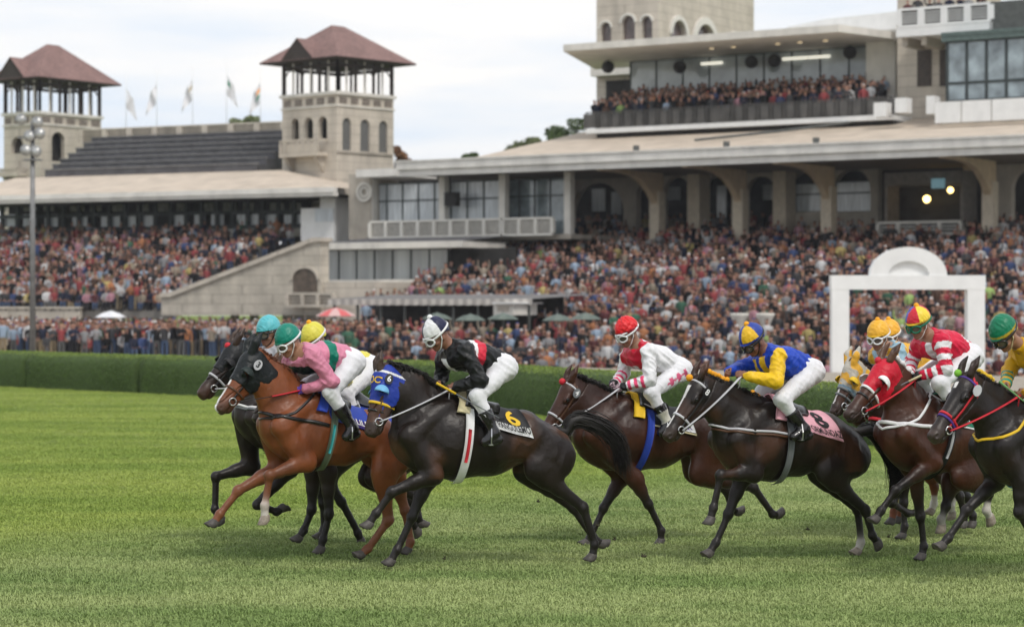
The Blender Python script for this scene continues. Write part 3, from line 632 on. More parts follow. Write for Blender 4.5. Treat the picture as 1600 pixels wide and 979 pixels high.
def left_stand():
    F = LS; root = empty('grandstand', (0, 0, 0), label='far grandstand with dark stepped benches on its roof between the two towers', cat='grandstand')
    zt, zb = F.Z(260, 299, 0), F.Z(260, 312, 0); sL, sR = F.S(-90), F.S(521)
    b = MB(); fbox(b, F, sL, sR, 0, 0.5, zb + 0.22, zt); fbox(b, F, sL, sR, 0.12, 0.6, zb, zb + 0.22); b.build('fascia', FASC, root)
    zr = F.Z(260, 271, 8); s4 = F.S(500, 8)
    b = MB(); v = [F.pt(sL, 0.2, zt), F.pt(sR, 0.2, zt), F.pt(s4 - 3, 8, zr), F.pt(sL, 8, zr)]
    b.add(v, [(0, 1, 2, 3)]); v2 = [Vector((p.x, p.y, p.z - 0.1)) for p in v]; b.add(v2, [(3, 2, 1, 0)]); b.add([F.pt(sR, 0.2, zt), F.pt(sR, 8, zt), F.pt(s4 - 3, 8, zr)], [(0, 1, 2)]); b.build('roof', ROOFT, root)
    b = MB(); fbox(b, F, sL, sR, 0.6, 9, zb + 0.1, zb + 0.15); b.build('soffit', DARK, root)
    # dark stepped benches
    n = 7; z1 = F.Z(300, 212, 16); b = MB(); sA, sB = F.S(-40, 12), F.S(450, 12)
    sx_ = lambda i: F.S(70 + 85 * i / n, 8 + 8 * i / n)
    for i in range(n): z = zr + (z1 - zr) * (i + 1) / n; fbox(b, F, sx_(i), sB, 8 + 8 * i / n, 16.3, z - (z1 - zr) / n - 0.02, z)
    b.build('roof_benches', SEATM, root)
    b = MB()
    for i in range(n): z = zr + (z1 - zr) * (i + 1) / n; fbox(b, F, sx_(i) - .05, sB, 8 + 8 * i / n - 0.06, 8 + 8 * i / n + 0.25, z, z + 0.07)
    b.build('bench_edge', mat('bench_edge_grey', (0.22, 0.215, 0.21), var=0.3), root)
    balustrade(F, F.S(125, 16.5), F.S(442, 16.5), 16.5, z1 - 0.3, F.Z(300, 195, 16.5), STONE, root, 8, post=0.5, gr=STONED)
    # window band
    d = 6.0; w0, w1 = F.Z(260, 356, d), F.Z(260, 316, d)
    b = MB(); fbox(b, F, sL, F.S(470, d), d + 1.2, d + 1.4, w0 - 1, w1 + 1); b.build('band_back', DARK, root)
    b = MB(); fbox(b, F, sL, F.S(488, d), d, d + 0.2, w0 - 0.15, w0 + 0.12); fbox(b, F, sL, F.S(488, d), d, d + 0.15, (w0 * 0.45 + w1 * 0.55) - 0.1, (w0 * 0.45 + w1 * 0.55) + 0.1); 
    for px in range(-70, 480, 24): fbox(b, F, F.S(px, d) - 0.13, F.S(px, d) + 0.13, d - 0.02, d + 0.2, w0, w1 + 0.5)
    b.build('window_frame', FRAMED, root)
    for i, (x0, x1) in enumerate(((6, 24), (36, 56), (70, 90), (113, 136), (158, 187), (196, 212), (222, 239), (268, 293), (304, 320), (330, 349), (370, 404), (408, 438), (444, 484))):
        b = MB(); pxbox(b, F, x0, x1, 335, 354, d + 0.25, d + 0.3); b.build('pale_pane', GLASSP, root)
    for i in range(14):
        x0 = -5 + i * 35 + (i * 7) % 11; b = MB(); pxbox(b, F, x0, x0 + 15 + (i * 5) % 9, 317, 330, d + 0.9, d + 0.95); b.build('upper_pane', mat('dim_pane', (0.26, 0.26, 0.22), var=0.5, vscale=3, rough=0.3), root)
    b = MB(); fbox(b, F, sL, F.S(488, d), d + 0.05, d + 0.3, w0 - 0.7, w0 - 0.15); b.build('band_wall', WALLW, root)
    b = MB(); pxbox(b, F, 470, 522, 325, 376, 2.0, 7); fbox(b, F, F.S(500, 2.1), F.S(524, 2.1), 2.1, 8, 0, zb); b.build('end_wall', WHITE, root)
    b = MB(); pxbox(b, F, 492, 520, 326, 346, 1.95, 2.05); b.build('end_window', GLASSP, root)
    # seating terrace
    b = MB(); nst = 24
    for i in range(nst):
        d0 = -12 + 17 * i / nst; z = 1.6 + 4.55 * (i + 1) / nst; fbox(b, F, sL, F.S(470 - (nst - i) * 8.5, d0) , d0, d0 + 17 / nst, z - 0.5, z)
    b.build('seating_terrace', CONC, root)
    b = MB(); zz = F.Z(60, 479, -12.3); fbox(b, F, sL, F.S(126, -12.3), -12.4, -12.1, 0, zz - 0.12); fbox(b, F, sL, F.S(128, -12.3), -12.5, -12.0, zz - 0.12, zz); b.build('front_wall', STONE, root)
    # ramp wall
    d = -13.5; P = [(252, 492), (500, 492), (500, 376), (487, 376), (262, 463), (252, 463)]
    b = MB(); b.prism([(F.S(x, d), F.Z(x, y, d)) for x, y in P], lambda u, w, t: F.pt(u, t, w), d, d + 1.0); b.build('ramp_wall', mat('coursed_stone', (0.56, 0.51, 0.43), rough=0.85, var=0.12, vscale=1.0, bump=0.05, bscale=2.0, stain=0.3, course=0.55), root)
    b = MB(); q = [(250, 457), (264, 457), (488, 371), (502, 371), (502, 377), (489, 378), (265, 464), (250, 464)]
    b.prism([(F.S(x, d - .15), F.Z(x, y, d - .15)) for x, y in q], lambda u, w, t: F.pt(u, t, w), d - 0.15, d + 1.1); b.build('ramp_coping', STONE, root)
    b = MB(); fbox(b, F, F.S(498, d), F.S(580, d), d + 0.3, d + 8, 0, F.Z(520, 440, d)); b.build('ramp_base', STONE, root)
    # arched opening in the ramp
    cx = (458 + 496) / 2; s0, s1 = F.S(458, d), F.S(496, d); zt_, zb_ = F.Z(cx, 419, d), F.Z(cx, 456, d); r = (s1 - s0) / 2
    poly = [(s0, zb_), (s1, zb_)] + [((s0 + s1) / 2 + r * math.cos(math.pi * i / 12), zt_ - r * .8 + r * .8 * math.sin(math.pi * i / 12)) for i in range(13)]
    b = MB(); b.prism(poly, lambda u, w, t: F.pt(u, t, w), d - 0.03, d + 0.01); o = b.build('arched_door', mat('door_painted_shadow', (0.11, 0.085, 0.065), var=0.4, vscale=3), root)  # flat sheet on the wall; the opening's shadow is in its colour
    b = MB(); ce = (s0 + s1) / 2; n = 14; vv = []
    for i in range(n + 1):
        a_ = math.pi * i / n
        for rr, e in ((r, 0), (r * 1.18, 0), (r * 1.18, -0.12), (r, -0.12)): vv.append(F.pt(ce + rr * math.cos(a_), d + e, zt_ - r * .8 + rr * .8 * math.sin(a_)))
    b.add(vv, [(4 * q_ + k, 4 * q_ + (k + 1) % 4, 4 * (q_ + 1) + (k + 1) % 4, 4 * (q_ + 1) + k) for q_ in range(n) for k in range(4)]); b.build('arch_surround', STONE, o)
    balustrade(F, F.S(448, d - .6), F.S(520, d - .6), d - 0.6, F.Z(480, 480, d), F.Z(480, 457, d), STONE, root, 3, gr=STONED)
left_stand()

# ------------------------------------------------------------------ towers
class Cor:
    """rectangular tower seen on its corner: u runs back-left, v runs back-right from the near corner"""
    def __init__(s, px, Y, deg):
        s.o = Vector(((px - HX) / FPX * Y, Y, 0)); a = math.radians(deg); s.t1 = Vector((-math.cos(a), math.sin(a), 0)); s.t2 = Vector((math.sin(a), math.cos(a), 0))
    def pt(s, u, v, z): p = s.o + s.t1 * u + s.t2 * v; return Vector((p.x, p.y, z))
    def U(s, px): r = (px - HX) / FPX; return (r * s.o.y - s.o.x) / (s.t1.x - r * s.t1.y)
    def V(s, px): r = (px - HX) / FPX; return (r * s.o.y - s.o.x) / (s.t2.x - r * s.t2.y)
    def Z(s, py): return CAMH - (py - HY) / FPX * s.o.y
class Side:
    """facade-like view of one side of a Cor tower"""
    def __init__(s, C, w): s.C = C; s.w = w
    def pt(s, u, d, z): return s.C.pt(s.w - u if True else u, d, z) if s.kind == 0 else s.C.pt(d, u, z)
def sideL(C, w): q = Side(C, w); q.kind = 0; return q
def sideR(C, w): q = Side(C, w); q.kind = 1; return q
def cbox(b, C, u0, u1, v0, v1, z0, z1):
    V = [C.pt(u, v, z) for u in (u0, u1) for v in (v0, v1) for z in (z0, z1)]
    b.add(V, [(0, 2, 3, 1), (4, 5, 7, 6), (0, 1, 5, 4), (2, 6, 7, 3), (0, 4, 6, 2), (1, 3, 7, 5)]); return b
def tower(px, Y, deg, xl, xr, zbase, ycor, label, archesL, archesR, balc=True):
    C = Cor(px, Y, deg); wu, wv = C.U(xl), C.V(xr); root = empty('tower', C.pt(0, 0, 0), label=label, cat='tower', group='towers of the far stand'); root.location = (0, 0, 0)
    zc = C.Z(ycor); F0, F1 = sideL(C, wu), sideR(C, wv); k = Y / FPX
    b = MB(); th = 0.4; zo = zc - 4.2
    arch_wall(b, F0, 0, wu, 0, th, zbase, zc, archesL(C, wu, zc)); arch_wall(b, F1, th, wv, 0, th, zbase, zc, archesR(C, wv, zc))
    cbox(b, C, wu - th, wu, th, wv, zbase, zc); cbox(b, C, th, wu - th, wv - th, wv, zbase, zc); b.build('wall', STONE, root)
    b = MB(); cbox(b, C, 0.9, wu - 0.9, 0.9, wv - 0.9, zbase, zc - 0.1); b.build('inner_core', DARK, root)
    b = MB(); cbox(b, C, -0.15, wu + .15, -0.15, wv + .15, zc, zc + 0.22); cbox(b, C, -0.10, wu + .1, -0.10, wv + .1, zc - 0.80, zc - 0.70); b.build('cornice', WALLW, root)
    for F_, w in ((F0, wu), (F1, wv)):
        n = 5 if w > 5 else 4
        for i in range(n):
            a0, a1 = w * (i + 0.18) / n, w * (i + 0.82) / n; V = [F_.pt(u, d_, z) for u in (a0, a1) for d_ in (-0.03, 0.05) for z in (zc - 0.60, zc - 0.16)]
            MB().add(V, [(0, 1, 3, 2), (4, 6, 7, 5), (0, 4, 5, 1), (2, 3, 7, 6), (0, 2, 6, 4), (1, 5, 7, 3)]).build('frieze_panel', mat('frieze_brown', (0.19, 0.16, 0.135), var=0.5, vscale=5), root)
    # open lantern with posts
    ze = zc + 0.22 + 50 * k * 1.02; 
    for F_, w, nn in ((F0, wu, 6), (F1, wv, 6)):
        for i in range(nn + 1):
            u = 0.12 + (w - 0.24) * i / nn; c = F_.pt(u, 0.12, 0); b = MB(); b.box((c.x, c.y, (zc + 0.22 + ze) / 2), (0.13 if i % 2 else 0.2, 0.13 if i % 2 else 0.2, ze - zc - 0.22)); b.build('post', WOODD if i % 2 == 0 else WALLW, root)
    b = MB(); cbox(b, C, 0, wu, 0, 0.2, ze - 0.5, ze - 0.3); cbox(b, C, 0, 0.2, 0, wv, ze - 0.5, ze - 0.3); cbox(b, C, 0, wu, wv - 0.2, wv, ze - 0.5, ze - 0.3); cbox(b, C, wu - 0.2, wu, 0, wv, ze - 0.5, ze - 0.3); cbox(b, C, -1.1, wu + 1.1, -1.1, wv + 1.1, ze - 0.08, ze)
    for i in range(0, 7, 2):
        for (F_, w) in ((F0, wu), (F1, wv)):
            u = 0.12 + (w - .24) * i / 6
            for sg in (-1, 1): a_, e_ = F_.pt(u, 0.15, ze - 1.0), F_.pt(min(max(u + sg * 0.55, 0), w), 0.15, ze - 0.4); b.tube([a_, e_], 0.06, 4)
    b.build('eaves_frame', WOODD, root)
    # far side posts
    for i in range(5): 
        for p in (C.pt(wu - 0.1, wv * i / 4, 0), C.pt(wu * i / 4, wv - 0.1, 0)): b = MB(); b.box((p.x, p.y, (zc + 0.22 + ze) / 2), (0.16, 0.16, ze - zc - 0.22)); b.build('post', WOODD, root)
    o_ = 1.15; ap = ze + 58 * k * 1.05; cu, cv = wu / 2, wv / 2; rl = 0.6
    E = [C.pt(-o_, -o_, ze), C.pt(wu + o_, -o_, ze), C.pt(wu + o_, wv + o_, ze), C.pt(-o_, wv + o_, ze)]; R_ = [C.pt(cu, cv - rl, ap), C.pt(cu, cv + rl, ap)]
    b = MB(); b.add(E + R_, [(0, 1, 4), (1, 2, 5, 4), (2, 3, 5), (3, 0, 4, 5)])
    # gable over the left face
    zg = ze + 34 * k; g0, g1 = C.pt(cu + 1.6, -o_ - 0.05, ze), C.pt(cu - 1.6 + 0, -o_ - 0.05, ze)
    gt = C.pt(cu, -o_ - 0.05, zg); gi = C.pt(cu, cv * 0.55, zg)
    b.add([g0, g1, gt, gi, C.pt(cu + 1.6, -o_ + 1.4, ze + 0.9), C.pt(cu - 1.6, -o_ + 1.4, ze + 0.9)], [(1, 2, 3, 5), (0, 4, 3, 2)])
    b.build('roof', TILE, root)
    b = MB(); b.add([g0 + (gi - gt) * 0.03, g1 + (gi - gt) * 0.03, gt + (gi - gt) * 0.03], [(0, 1, 2)]); b.build('gable', WOODD, root)
    if balc:
        z0 = C.Z(balc[1]); z1 = C.Z(balc[0]); b = MB(); F_ = F0
        s0, s1 = wu - C.U(balc[2]), wu - C.U(balc[3]); V = lambda d0, d1, a, e, zz0, zz1: [F_.pt(u, d_, z) for u in (a, e) for d_ in (d0, d1) for z in (zz0, zz1)]
        fc = [(0, 1, 3, 2), (4, 6, 7, 5), (0, 4, 5, 1), (2, 3, 7, 6), (0, 2, 6, 4), (1, 5, 7, 3)]
        b.add(V(-0.95, 0, s0, s1, z0, z0 + 0.25), fc); b.add(V(-0.95, -0.85, s0, s1, z1 - 0.12, z1), fc)
        for i in range(7): u = s0 + (s1 - s0 - 0.15) * i / 6; b.add(V(-0.93, -0.83, u, u + 0.15, z0 + .25, z1 - .12), fc)
        b.add(V(-0.9, -0.86, s0, s1, z0 + .25, z1 - .3), fc)
        for u in (s0, s1 - 0.1): b.add(V(-0.95, 0, u, u + 0.1, z1 - 0.12, z1), fc)
        b.build('balcony', STONE, root)
        b = MB()
        for u in (s0 + 0.3, s1 - 0.6): b.prism([(0, z0), (-0.85, z0), (-0.2, z0 - 0.9), (0, z0 - 1.1)], lambda d_, z_, t: F_.pt(t, d_, z_), u, u + 0.3)
        b.build('bracket', STONED, root)
    return C, wu, wv, root, F0, F1
def aL(C, w, zc):
    k = lambda x: w - C.U(x); return [(k(a), k(b_), C.Z(217), C.Z(180)) for a, b_ in ((455, 467), (475, 489), (497, 511))]
def aR(C, w, zc): return [(C.V(a), C.V(b_), C.Z(234), C.Z(183)) for a, b_ in ((535, 549), (563, 578), (592, 606))]
C1, wu, wv, tw1, _, F1_ = tower(527, 153, 42, 441, 615, 0, 147, 'tower with a balcony and three grilled arches, right of the roof benches', aL, aR, (216, 243, 452, 512))
b = MB()
for a, b_ in ((535, 549), (563, 578), (592, 606)):
    V = [F1_.pt(u, d_, z) for u in (C1.V(a), C1.V(b_)) for d_ in (0.15, 0.2) for z in (C1.Z(234), C1.Z(183))]
    b.add(V, [(0, 1, 3, 2), (4, 6, 7, 5), (0, 4, 5, 1), (2, 3, 7, 6), (0, 2, 6, 4), (1, 5, 7, 3)])
b.build('grille', GRILLE, tw1)
b = MB(); V = [F1_.pt(u, d_, z) for u in (-0.08, C1.V(612)) for d_ in (-0.12, 0.05) for z in (C1.Z(238), C1.Z(235))]
b.add(V, [(0, 1, 3, 2), (4, 6, 7, 5), (0, 4, 5, 1), (2, 3, 7, 6), (0, 2, 6, 4), (1, 5, 7, 3)]); b.build('sill_course', STONED, tw1)
def bL(C, w, zc): k = lambda x: w - C.U(x); return [(k(17), k(36), C.Z(238), C.Z(212))]
def bR(C, w, zc): return [(C.V(81), C.V(101), C.Z(250), C.Z(204))]
tower(62, 172, 36, 6, 158, 4, 178, 'farther tower at the left edge with a single arched door', bL, bR, (262, 275, 12, 42))

# block behind the main stand with arched windows
C = Cor(1029, 157, 32); wu, wv = C.U(932), C.V(1178)
root = empty('clubhouse', (0, 0, 0), label='pale stone clubhouse block with arched windows rising behind the upper canopy', cat='building')
b = MB(); F0, F1_ = sideL(C, wu), sideR(C, wv); z1 = C.Z(-45); z0 = 9
k = lambda x: wu - C.U(x)
arch_wall(b, F0, 0, wu, 0, 0.5, z0, z1, [(k(a), k(e), C.Z(66), C.Z(t)) for a, e, t in ((939, 955, 29), (972, 992, 21), (1003, 1019, 24))])
arch_wall(b, F1_, 0.5, wv, 0, 0.5, z0, z1, [(C.V(a), C.V(e), C.Z(66), C.Z(t)) for a, e, t in ((1049, 1071, 25), (1086, 1117, 22), (1138, 1157, 30))])
cbox(b, C, wu - .5, wu, .5, wv, z0, z1); b.build('wall', STONE, root)
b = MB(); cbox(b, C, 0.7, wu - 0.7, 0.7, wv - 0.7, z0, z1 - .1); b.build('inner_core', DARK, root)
for F_, lst in ((F0, [(k(a), k(e), t) for a, e, t in ((939, 955, 29), (972, 992, 21), (1003, 1019, 24))]), (F1_, [(C.V(a), C.V(e), t) for a, e, t in ((1049, 1071, 25), (1086, 1117, 22), (1138, 1157, 30))])):
    for s0, s1, t in lst:
        r = (s1 - s0) / 2; ce = (s0 + s1) / 2; zc = C.Z(t) - r; n = 14; vv = []; b = MB()
        for i in range(n + 1):
            a_ = math.pi * i / n
            for rr, e in ((r, 0.02), (r * 1.32, 0.02), (r * 1.32, -0.14), (r, -0.14)): vv.append(F_.pt(ce + rr * math.cos(a_), e, zc + rr * math.sin(a_)))
        b.add(vv, [(4 * q_ + kk, 4 * q_ + (kk + 1) % 4, 4 * (q_ + 1) + (kk + 1) % 4, 4 * (q_ + 1) + kk) for q_ in range(n) for kk in range(4)]); o = b.build('arch_surround', WALLW, root)
        b = MB(); V = [F_.pt(u, d_, z) for u in (s0, s1) for d_ in (0.3, 0.34) for z in (C.Z(66), C.Z(t))]
        b.add(V, [(0, 1, 3, 2), (4, 6, 7, 5), (0, 4, 5, 1), (2, 3, 7, 6), (0, 2, 6, 4), (1, 5, 7, 3)]); b.build('window_pane', mat('brown_pane', (0.10, 0.07, 0.065), rough=0.2, var=0.5, vscale=2, spec=0.7), root)
# its balcony wing seen left of the upper lounge
b = MB(); zz = lambda y: C.Z(y)
V = [F0.pt(u, d_, z) for u in (0.2, wu) for d_ in (-1.2, 0) for z in (zz(116), zz(97))]; b.add(V, [(0, 1, 3, 2), (4, 6, 7, 5), (0, 4, 5, 1), (2, 3, 7, 6), (0, 2, 6, 4), (1, 5, 7, 3)]); b.build('balcony', WALLW, root)
b = MB(); V = [F0.pt(u, d_, z) for u in (0.8, wu - 0.5) for d_ in (-0.06, 0.02) for z in (zz(165), zz(122))]; b.add(V, [(0, 1, 3, 2), (4, 6, 7, 5), (0, 4, 5, 1), (2, 3, 7, 6), (0, 2, 6, 4), (1, 5, 7, 3)]); b.build('recess_shade', DARK, root)  # dark sheet on the wall paints the shade of a recess
# wall of the far stand's end bay, beside the tower

# ------------------------------------------------------------------ terrain, hedge, arch, pole, flags, trees
def smooth(a, b, x): t = min(max((x - a) / (b - a), 0), 1); return t * t * (3 - 2 * t)
def terrain(X, Y):
    s, d = RS.inv(X, Y); L_ = RS.S(560, -26); R_ = RS.S(680, -26); m = smooth(L_, R_, s)
    floor = -2.2 + 0.2162 * max(d + 26, 0); z = floor * smooth(-48, -29, d) * m if d < -14 else max(min(floor, 0.5), -2.2) * m
    z += (1 - m) * -0.50 * smooth(86, 100, Y)
    return z
bpy.data.objects.remove(bpy.data.objects['ground'])
xs = [-300, -200, -120] + [x for x in np.arange(-60, 61, 2.0)] + [120, 200, 300]; ys = [-60, 0, 30] + [y for y in np.arange(44, 150, 2.0)] + [200, 300, 400]
V = [(x, y, terrain(x, y) if 40 < y < 160 else 0.0) for y in ys for x in xs]; nx = len(xs)
Fg = [(j * nx + i, j * nx + i + 1, (j + 1) * nx + i + 1, (j + 1) * nx + i) for j in range(len(ys) - 1) for i in range(nx - 1)]
g = mkobj('ground', V, Fg, TURF, smooth=True); tag(g, kind='structure')
# gravel apron between the hedge and the stands
HP = [(-140, 66.5), (0, 63.3), (250, 58), (640, 51.9), (820, 48.3), (1000, 44), (1280, 39), (1600, 34)]        # px, distance of the hedge
def hx(i): px, Y = HP[i]; return Vector(((px - HX) / FPX * Y, Y, 0))
HL_ = [hx(i) for i in range(len(HP))]
def hedge_y(X):
    for a, b_ in zip(HL_[:-1], HL_[1:]):
        if a.x <= X <= b_.x: return a.y + (b_.y - a.y) * (X - a.x) / (b_.x - a.x)
    return HL_[0].y if X < HL_[0].x else HL_[-1].y
xs = np.arange(-60, 61, 2.0); V = []; Fg = []; m = 45
for x in xs:
    y0 = hedge_y(x) + 2.5
    for j in range(m): y = y0 + (150 - y0) * j / (m - 1); V.append((x, y, terrain(x, y) + (0.02 if j < 4 else 0.10)))
for i in range(len(xs) - 1):
    for j in range(m - 1): Fg.append((i * m + j, (i + 1) * m + j, (i + 1) * m + j + 1, i * m + j + 1))
o = mkobj('apron', V, Fg, APRM, smooth=True); tag(o, kind='structure')

LEAF = mat('hedge_leaf', attr='Col', rough=0.55, var=0.2, vscale=3, spec=0.3)
def hedge(P, label, rs, hh=0.93):
    rnd = np.random.default_rng(rs); P = [Vector(p) for p in P]
    segs = [(P[i], P[i + 1], (P[i + 1] - P[i]).length) for i in range(len(P) - 1)]; L_ = sum(s[2] for s in segs)
    def at(t):
        t = max(0, min(t, L_ - 1e-4))
        for a, b_, l in segs:
            if t <= l: d_ = (b_ - a).normalized(); return a + d_ * t, Vector((-d_.y, d_.x, 0))
            t -= l
        return b_, Vector((-d_.y, d_.x, 0))
    w = 1.3; prof = [(-w / 2, 0), (-w / 2 - .02, 0.35), (-w / 2, 0.72), (-w / 2 + 0.12, 0.88), (-w / 2 + 0.35, hh), (0, hh + 0.02), (w / 2 - 0.35, hh), (w / 2 - 0.1, 0.86), (w / 2, 0.6), (w / 2, 0)]
    n = int(L_ / 0.25); V = []; F = []
    for i in range(n + 1):
        p, q = at(L_ * i / n)
        for (a, z) in prof:
            k_ = mnoise.noise(Vector((i * 0.11, a * 2, z * 2))) * 0.06; V.append(p + q * (a * (1 + k_)) + Vector((0, 0, z * (1 + 0.4 * k_) + z * 0.05 * mnoise.noise(Vector((i * 0.035, 3, rs))))))
    m_ = len(prof)
    for i in range(n):
        for j in range(m_ - 1): F.append((i * m_ + j, (i + 1) * m_ + j, (i + 1) * m_ + j + 1, i * m_ + j + 1))
    F.append(tuple(range(m_))); F.append(tuple(n * m_ + j for j in range(m_ - 1, -1, -1)))
    root = empty('hedge', (0, 0, 0), label=label, cat='hedge', group='clipped hedges along the inside of the turf')
    mkobj('twig_core', V, F, mat('hedge_twigs', (0.055, 0.09, 0.022), rough=0.9, var=0.4, vscale=18, bump=0.03, bscale=30), root, True)
    N = int(L_ * 3200); t = rnd.uniform(0, L_ - 0.01, N); pl = np.array([0.0] + [math.dist(prof[j], prof[j + 1]) for j in range(m_ - 1)]).cumsum()
    tab = [at(L_ * i / 400) for i in range(401)]; TP = np.array([q[0] for q in tab]); TQ = np.array([q[1] for q in tab]); pa = np.array(prof)
    u = rnd.uniform(0, pl[-2], N); j = np.clip(np.searchsorted(pl, u) - 1, 0, m_ - 2); f = ((u - pl[j]) / (pl[j + 1] - pl[j]))[:, None]; az = pa[j] * (1 - f) + pa[j + 1] * f
    ft = t / L_ * 400; i0 = ft.astype(int); fr = (ft - i0)[:, None]; hn_ = np.array([0.05 * mnoise.noise(Vector((q * L_ / 400 / 0.25 * 0.035, 3, rs))) for q in range(402)])
    c = TP[i0] * (1 - fr) + TP[i0 + 1] * fr + TQ[i0] * az[:, :1] + np.array([0, 0, 1.0]) * az[:, 1:] * (1 + hn_[i0][:, None]) + rnd.normal(0, 0.011, (N, 3))
    d1 = rnd.normal(0, 1, (N, 3)); d1 /= np.linalg.norm(d1, axis=1)[:, None]; d2 = np.cross(d1, rnd.normal(0, 1, (N, 3))); d2 /= np.linalg.norm(d2, axis=1)[:, None]; sz = rnd.uniform(0.009, 0.020, (N, 1))
    Vv = np.stack([c - d1 * sz, c - d2 * sz * .6, c + d1 * sz, c + d2 * sz * .6], 1); col = np.where(az[:, 1:] > 0.84, np.array((0.20, 0.275, 0.048)), np.array((0.085, 0.145, 0.034))) * rnd.uniform(0.65, 1.35, (N, 1))  # top leaves paler: light from above is put into the leaf colour
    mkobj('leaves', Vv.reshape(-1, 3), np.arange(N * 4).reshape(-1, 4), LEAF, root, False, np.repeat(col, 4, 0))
def mid(a, b_, t): return a + (b_ - a) * t
hA = mid(HL_[1], HL_[2], 0.31); hB = HL_[2]
hedge([HL_[0], HL_[1], mid(HL_[1], HL_[2], 0.30)], 'clipped hedge section at the left edge, before the first joint', 1)
hedge([hA, mid(HL_[1], HL_[2], 0.98)], 'short clipped hedge section between the two joints at the left', 2)
hedge([HL_[2]] + HL_[3:], 'long clipped green hedge running behind the horses to the right', 3)

# white finishing arch
Ya = 73.0; k = Ya / FPX; X = lambda px: (px - HX) * k; Z = lambda py: CAMH - (py - HY) * k
root = empty('finish_arch', (X(1420), Ya, 0), label='white rectangular arch with a half-round crest standing in front of the crowd', cat='arch'); root.location = (0, 0, 0)
zg = terrain(X(1420), Ya) - 0.1
for a, b_ in ((1300, 1327), (1512, 1539)): MB().box(((X(a) + X(b_)) / 2, Ya + 0.25, (Z(452) + zg) / 2), (X(b_) - X(a), 0.5, Z(452) - zg)).build('post', WHITE, root)
MB().box(((X(1299) + X(1540)) / 2, Ya + 0.25, (Z(452) + Z(430)) / 2), (X(1540) - X(1299), 0.52, Z(430) - Z(452) + 0.004)).build('lintel', WHITE, root)
b = MB(); c = X(1420); R_ = X(1480) - c; r_ = X(1452) - c; zb = Z(430)
outer = [(c + R_ * math.cos(math.pi * i / 32), zb + R_ * 0.74 * math.sin(math.pi * i / 32)) for i in range(33)]
b.prism(outer, lambda u, w, t: Vector((u, t, w)), Ya + 0.18, Ya + 0.45); b.build('crest', WHITE, root)
b = MB(); inner = [(c + r_ * math.cos(math.pi * i / 32), zb + r_ * 0.70 * math.sin(math.pi * i / 32)) for i in range(33)]
vv = []
for i in range(33):
    for (u, w), t in ((outer[i], 0.18), (outer[i], 0.02), (inner[i], 0.02), (inner[i], 0.18)): vv.append(Vector((u, Ya + t, w)))
b.add(vv, [(4 * q + kk, 4 * q + (kk + 1) % 4, 4 * (q + 1) + (kk + 1) % 4, 4 * (q + 1) + kk) for q in range(32) for kk in range(4)]); b.build('crest_ring', WHITE, root)

# floodlight pole
Yp = 98.0; k = Yp / FPX; X = lambda px: (px - HX) * k; Z = lambda py: CAMH - (py - HY) * k
root = empty('floodlight_pole', (X(51), Yp, 0), label='tall grey floodlight pole with stacked lamps at the left', cat='lamp post'); x0 = 0
POLE = mat('galvanised_pole', (0.20, 0.20, 0.20), rough=0.5, metal=0.3, var=0.2)
MB().tube([(0, 0, 0), (0, 0, Z(190))], [0.14, 0.09], 12).build('pole', POLE, root, True)
b = MB(); b.box((0, 0, Z(250)), (0.75, 0.5, 0.06)); b.box((-0.1, 0, Z(215)), (1.1, 0.08, 0.08)); b.build('platform', POLE, root)
for dx, py in ((-0.45, 188), (0.25, 192), (-0.1, 214), (0.35, 210), (-0.25, 236), (0.2, 238)):
    b = MB(); c = Vector((dx, -0.2, Z(py))); 
    n = 12; prf = [(0.0, 0.2), (0.12, 0.17), (0.22, 0.02), (0.25, -0.06), (0.0, -0.04)]; vv = []
    for r, y in prf:
        for q in range(n): a_ = 2 * math.pi * q / n; vv.append(c + Vector((r * math.cos(a_), y, r * math.sin(a_) - y * 0.4)))
    b.add(vv, [(i * n + q, i * n + (q + 1) % n, (i + 1) * n + (q + 1) % n, (i + 1) * n + q) for i in range(len(prf) - 1) for q in range(n)]); b.build('floodlight', mat('lamp_housing', (0.45, 0.45, 0.44), rough=0.3, metal=0.6, var=0.3), root, True)

# flags on the roof parapet
FL = mat('flag_cloth', attr='Col', rough=0.8, var=0.05, vscale=4)
for i, (px, yt, side, desc, cc) in enumerate(((197, 118, 1, 'plain white flag, leftmost of the row, on the roof parapet', None), (245, 110, -1, 'limp white flag second from the left on the roof parapet', None),
        (301, 104, -1, 'white flag with pale marks, middle of the row on the roof parapet', (0.5, 0.45, 0.35)), (354, 96, 1, 'white flag with a green patch on the roof parapet', (0.03, 0.22, 0.12)), (407, 108, -1, 'white flag with orange and green bands beside the tower', (0.85, 0.4, 0.15)))):
    F = LS; d = 17.2; p = F.pt(F.S(px, d), d, F.Z(px, 205, d)); zt = F.Z(px, yt, d); root = empty('flag', p, label=desc, cat='flag', group='flags on the parapet')
    MB().tube([(0, 0, 0), (0, 0, zt - p.z)], 0.022, 8).build('pole', WHITE, root, True)
    V = []; Fc = []; C_ = []; h = 1.9; w = 0.85; z1 = zt - p.z - 1.0; n, m_ = 8, 12
    for a in range(m_ + 1):
        for c in range(n + 1):
            t = c / n; V.append((side * (0.05 + t * w * (0.55 + 0.4 * a / m_)) , 0.16 * math.sin(t * 7 + a * 0.5), z1 - h * a / m_ * (0.8 + .1 * t) - t * 0.75)); col = (0.80, 0.80, 0.82)
            if cc and 3 <= a <= 5 and t < 0.5: col = cc
            if i == 4 and 7 <= a <= 8 and t < 0.5: col = (0.05, 0.3, 0.18)
            C_.append(col)
    for a in range(m_):
        for c in range(n): q = a * (n + 1) + c; Fc.append((q, q + 1, q + n + 2, q + n + 1))
    o = mkobj('cloth', V, Fc, FL, root, True, np.array(C_))

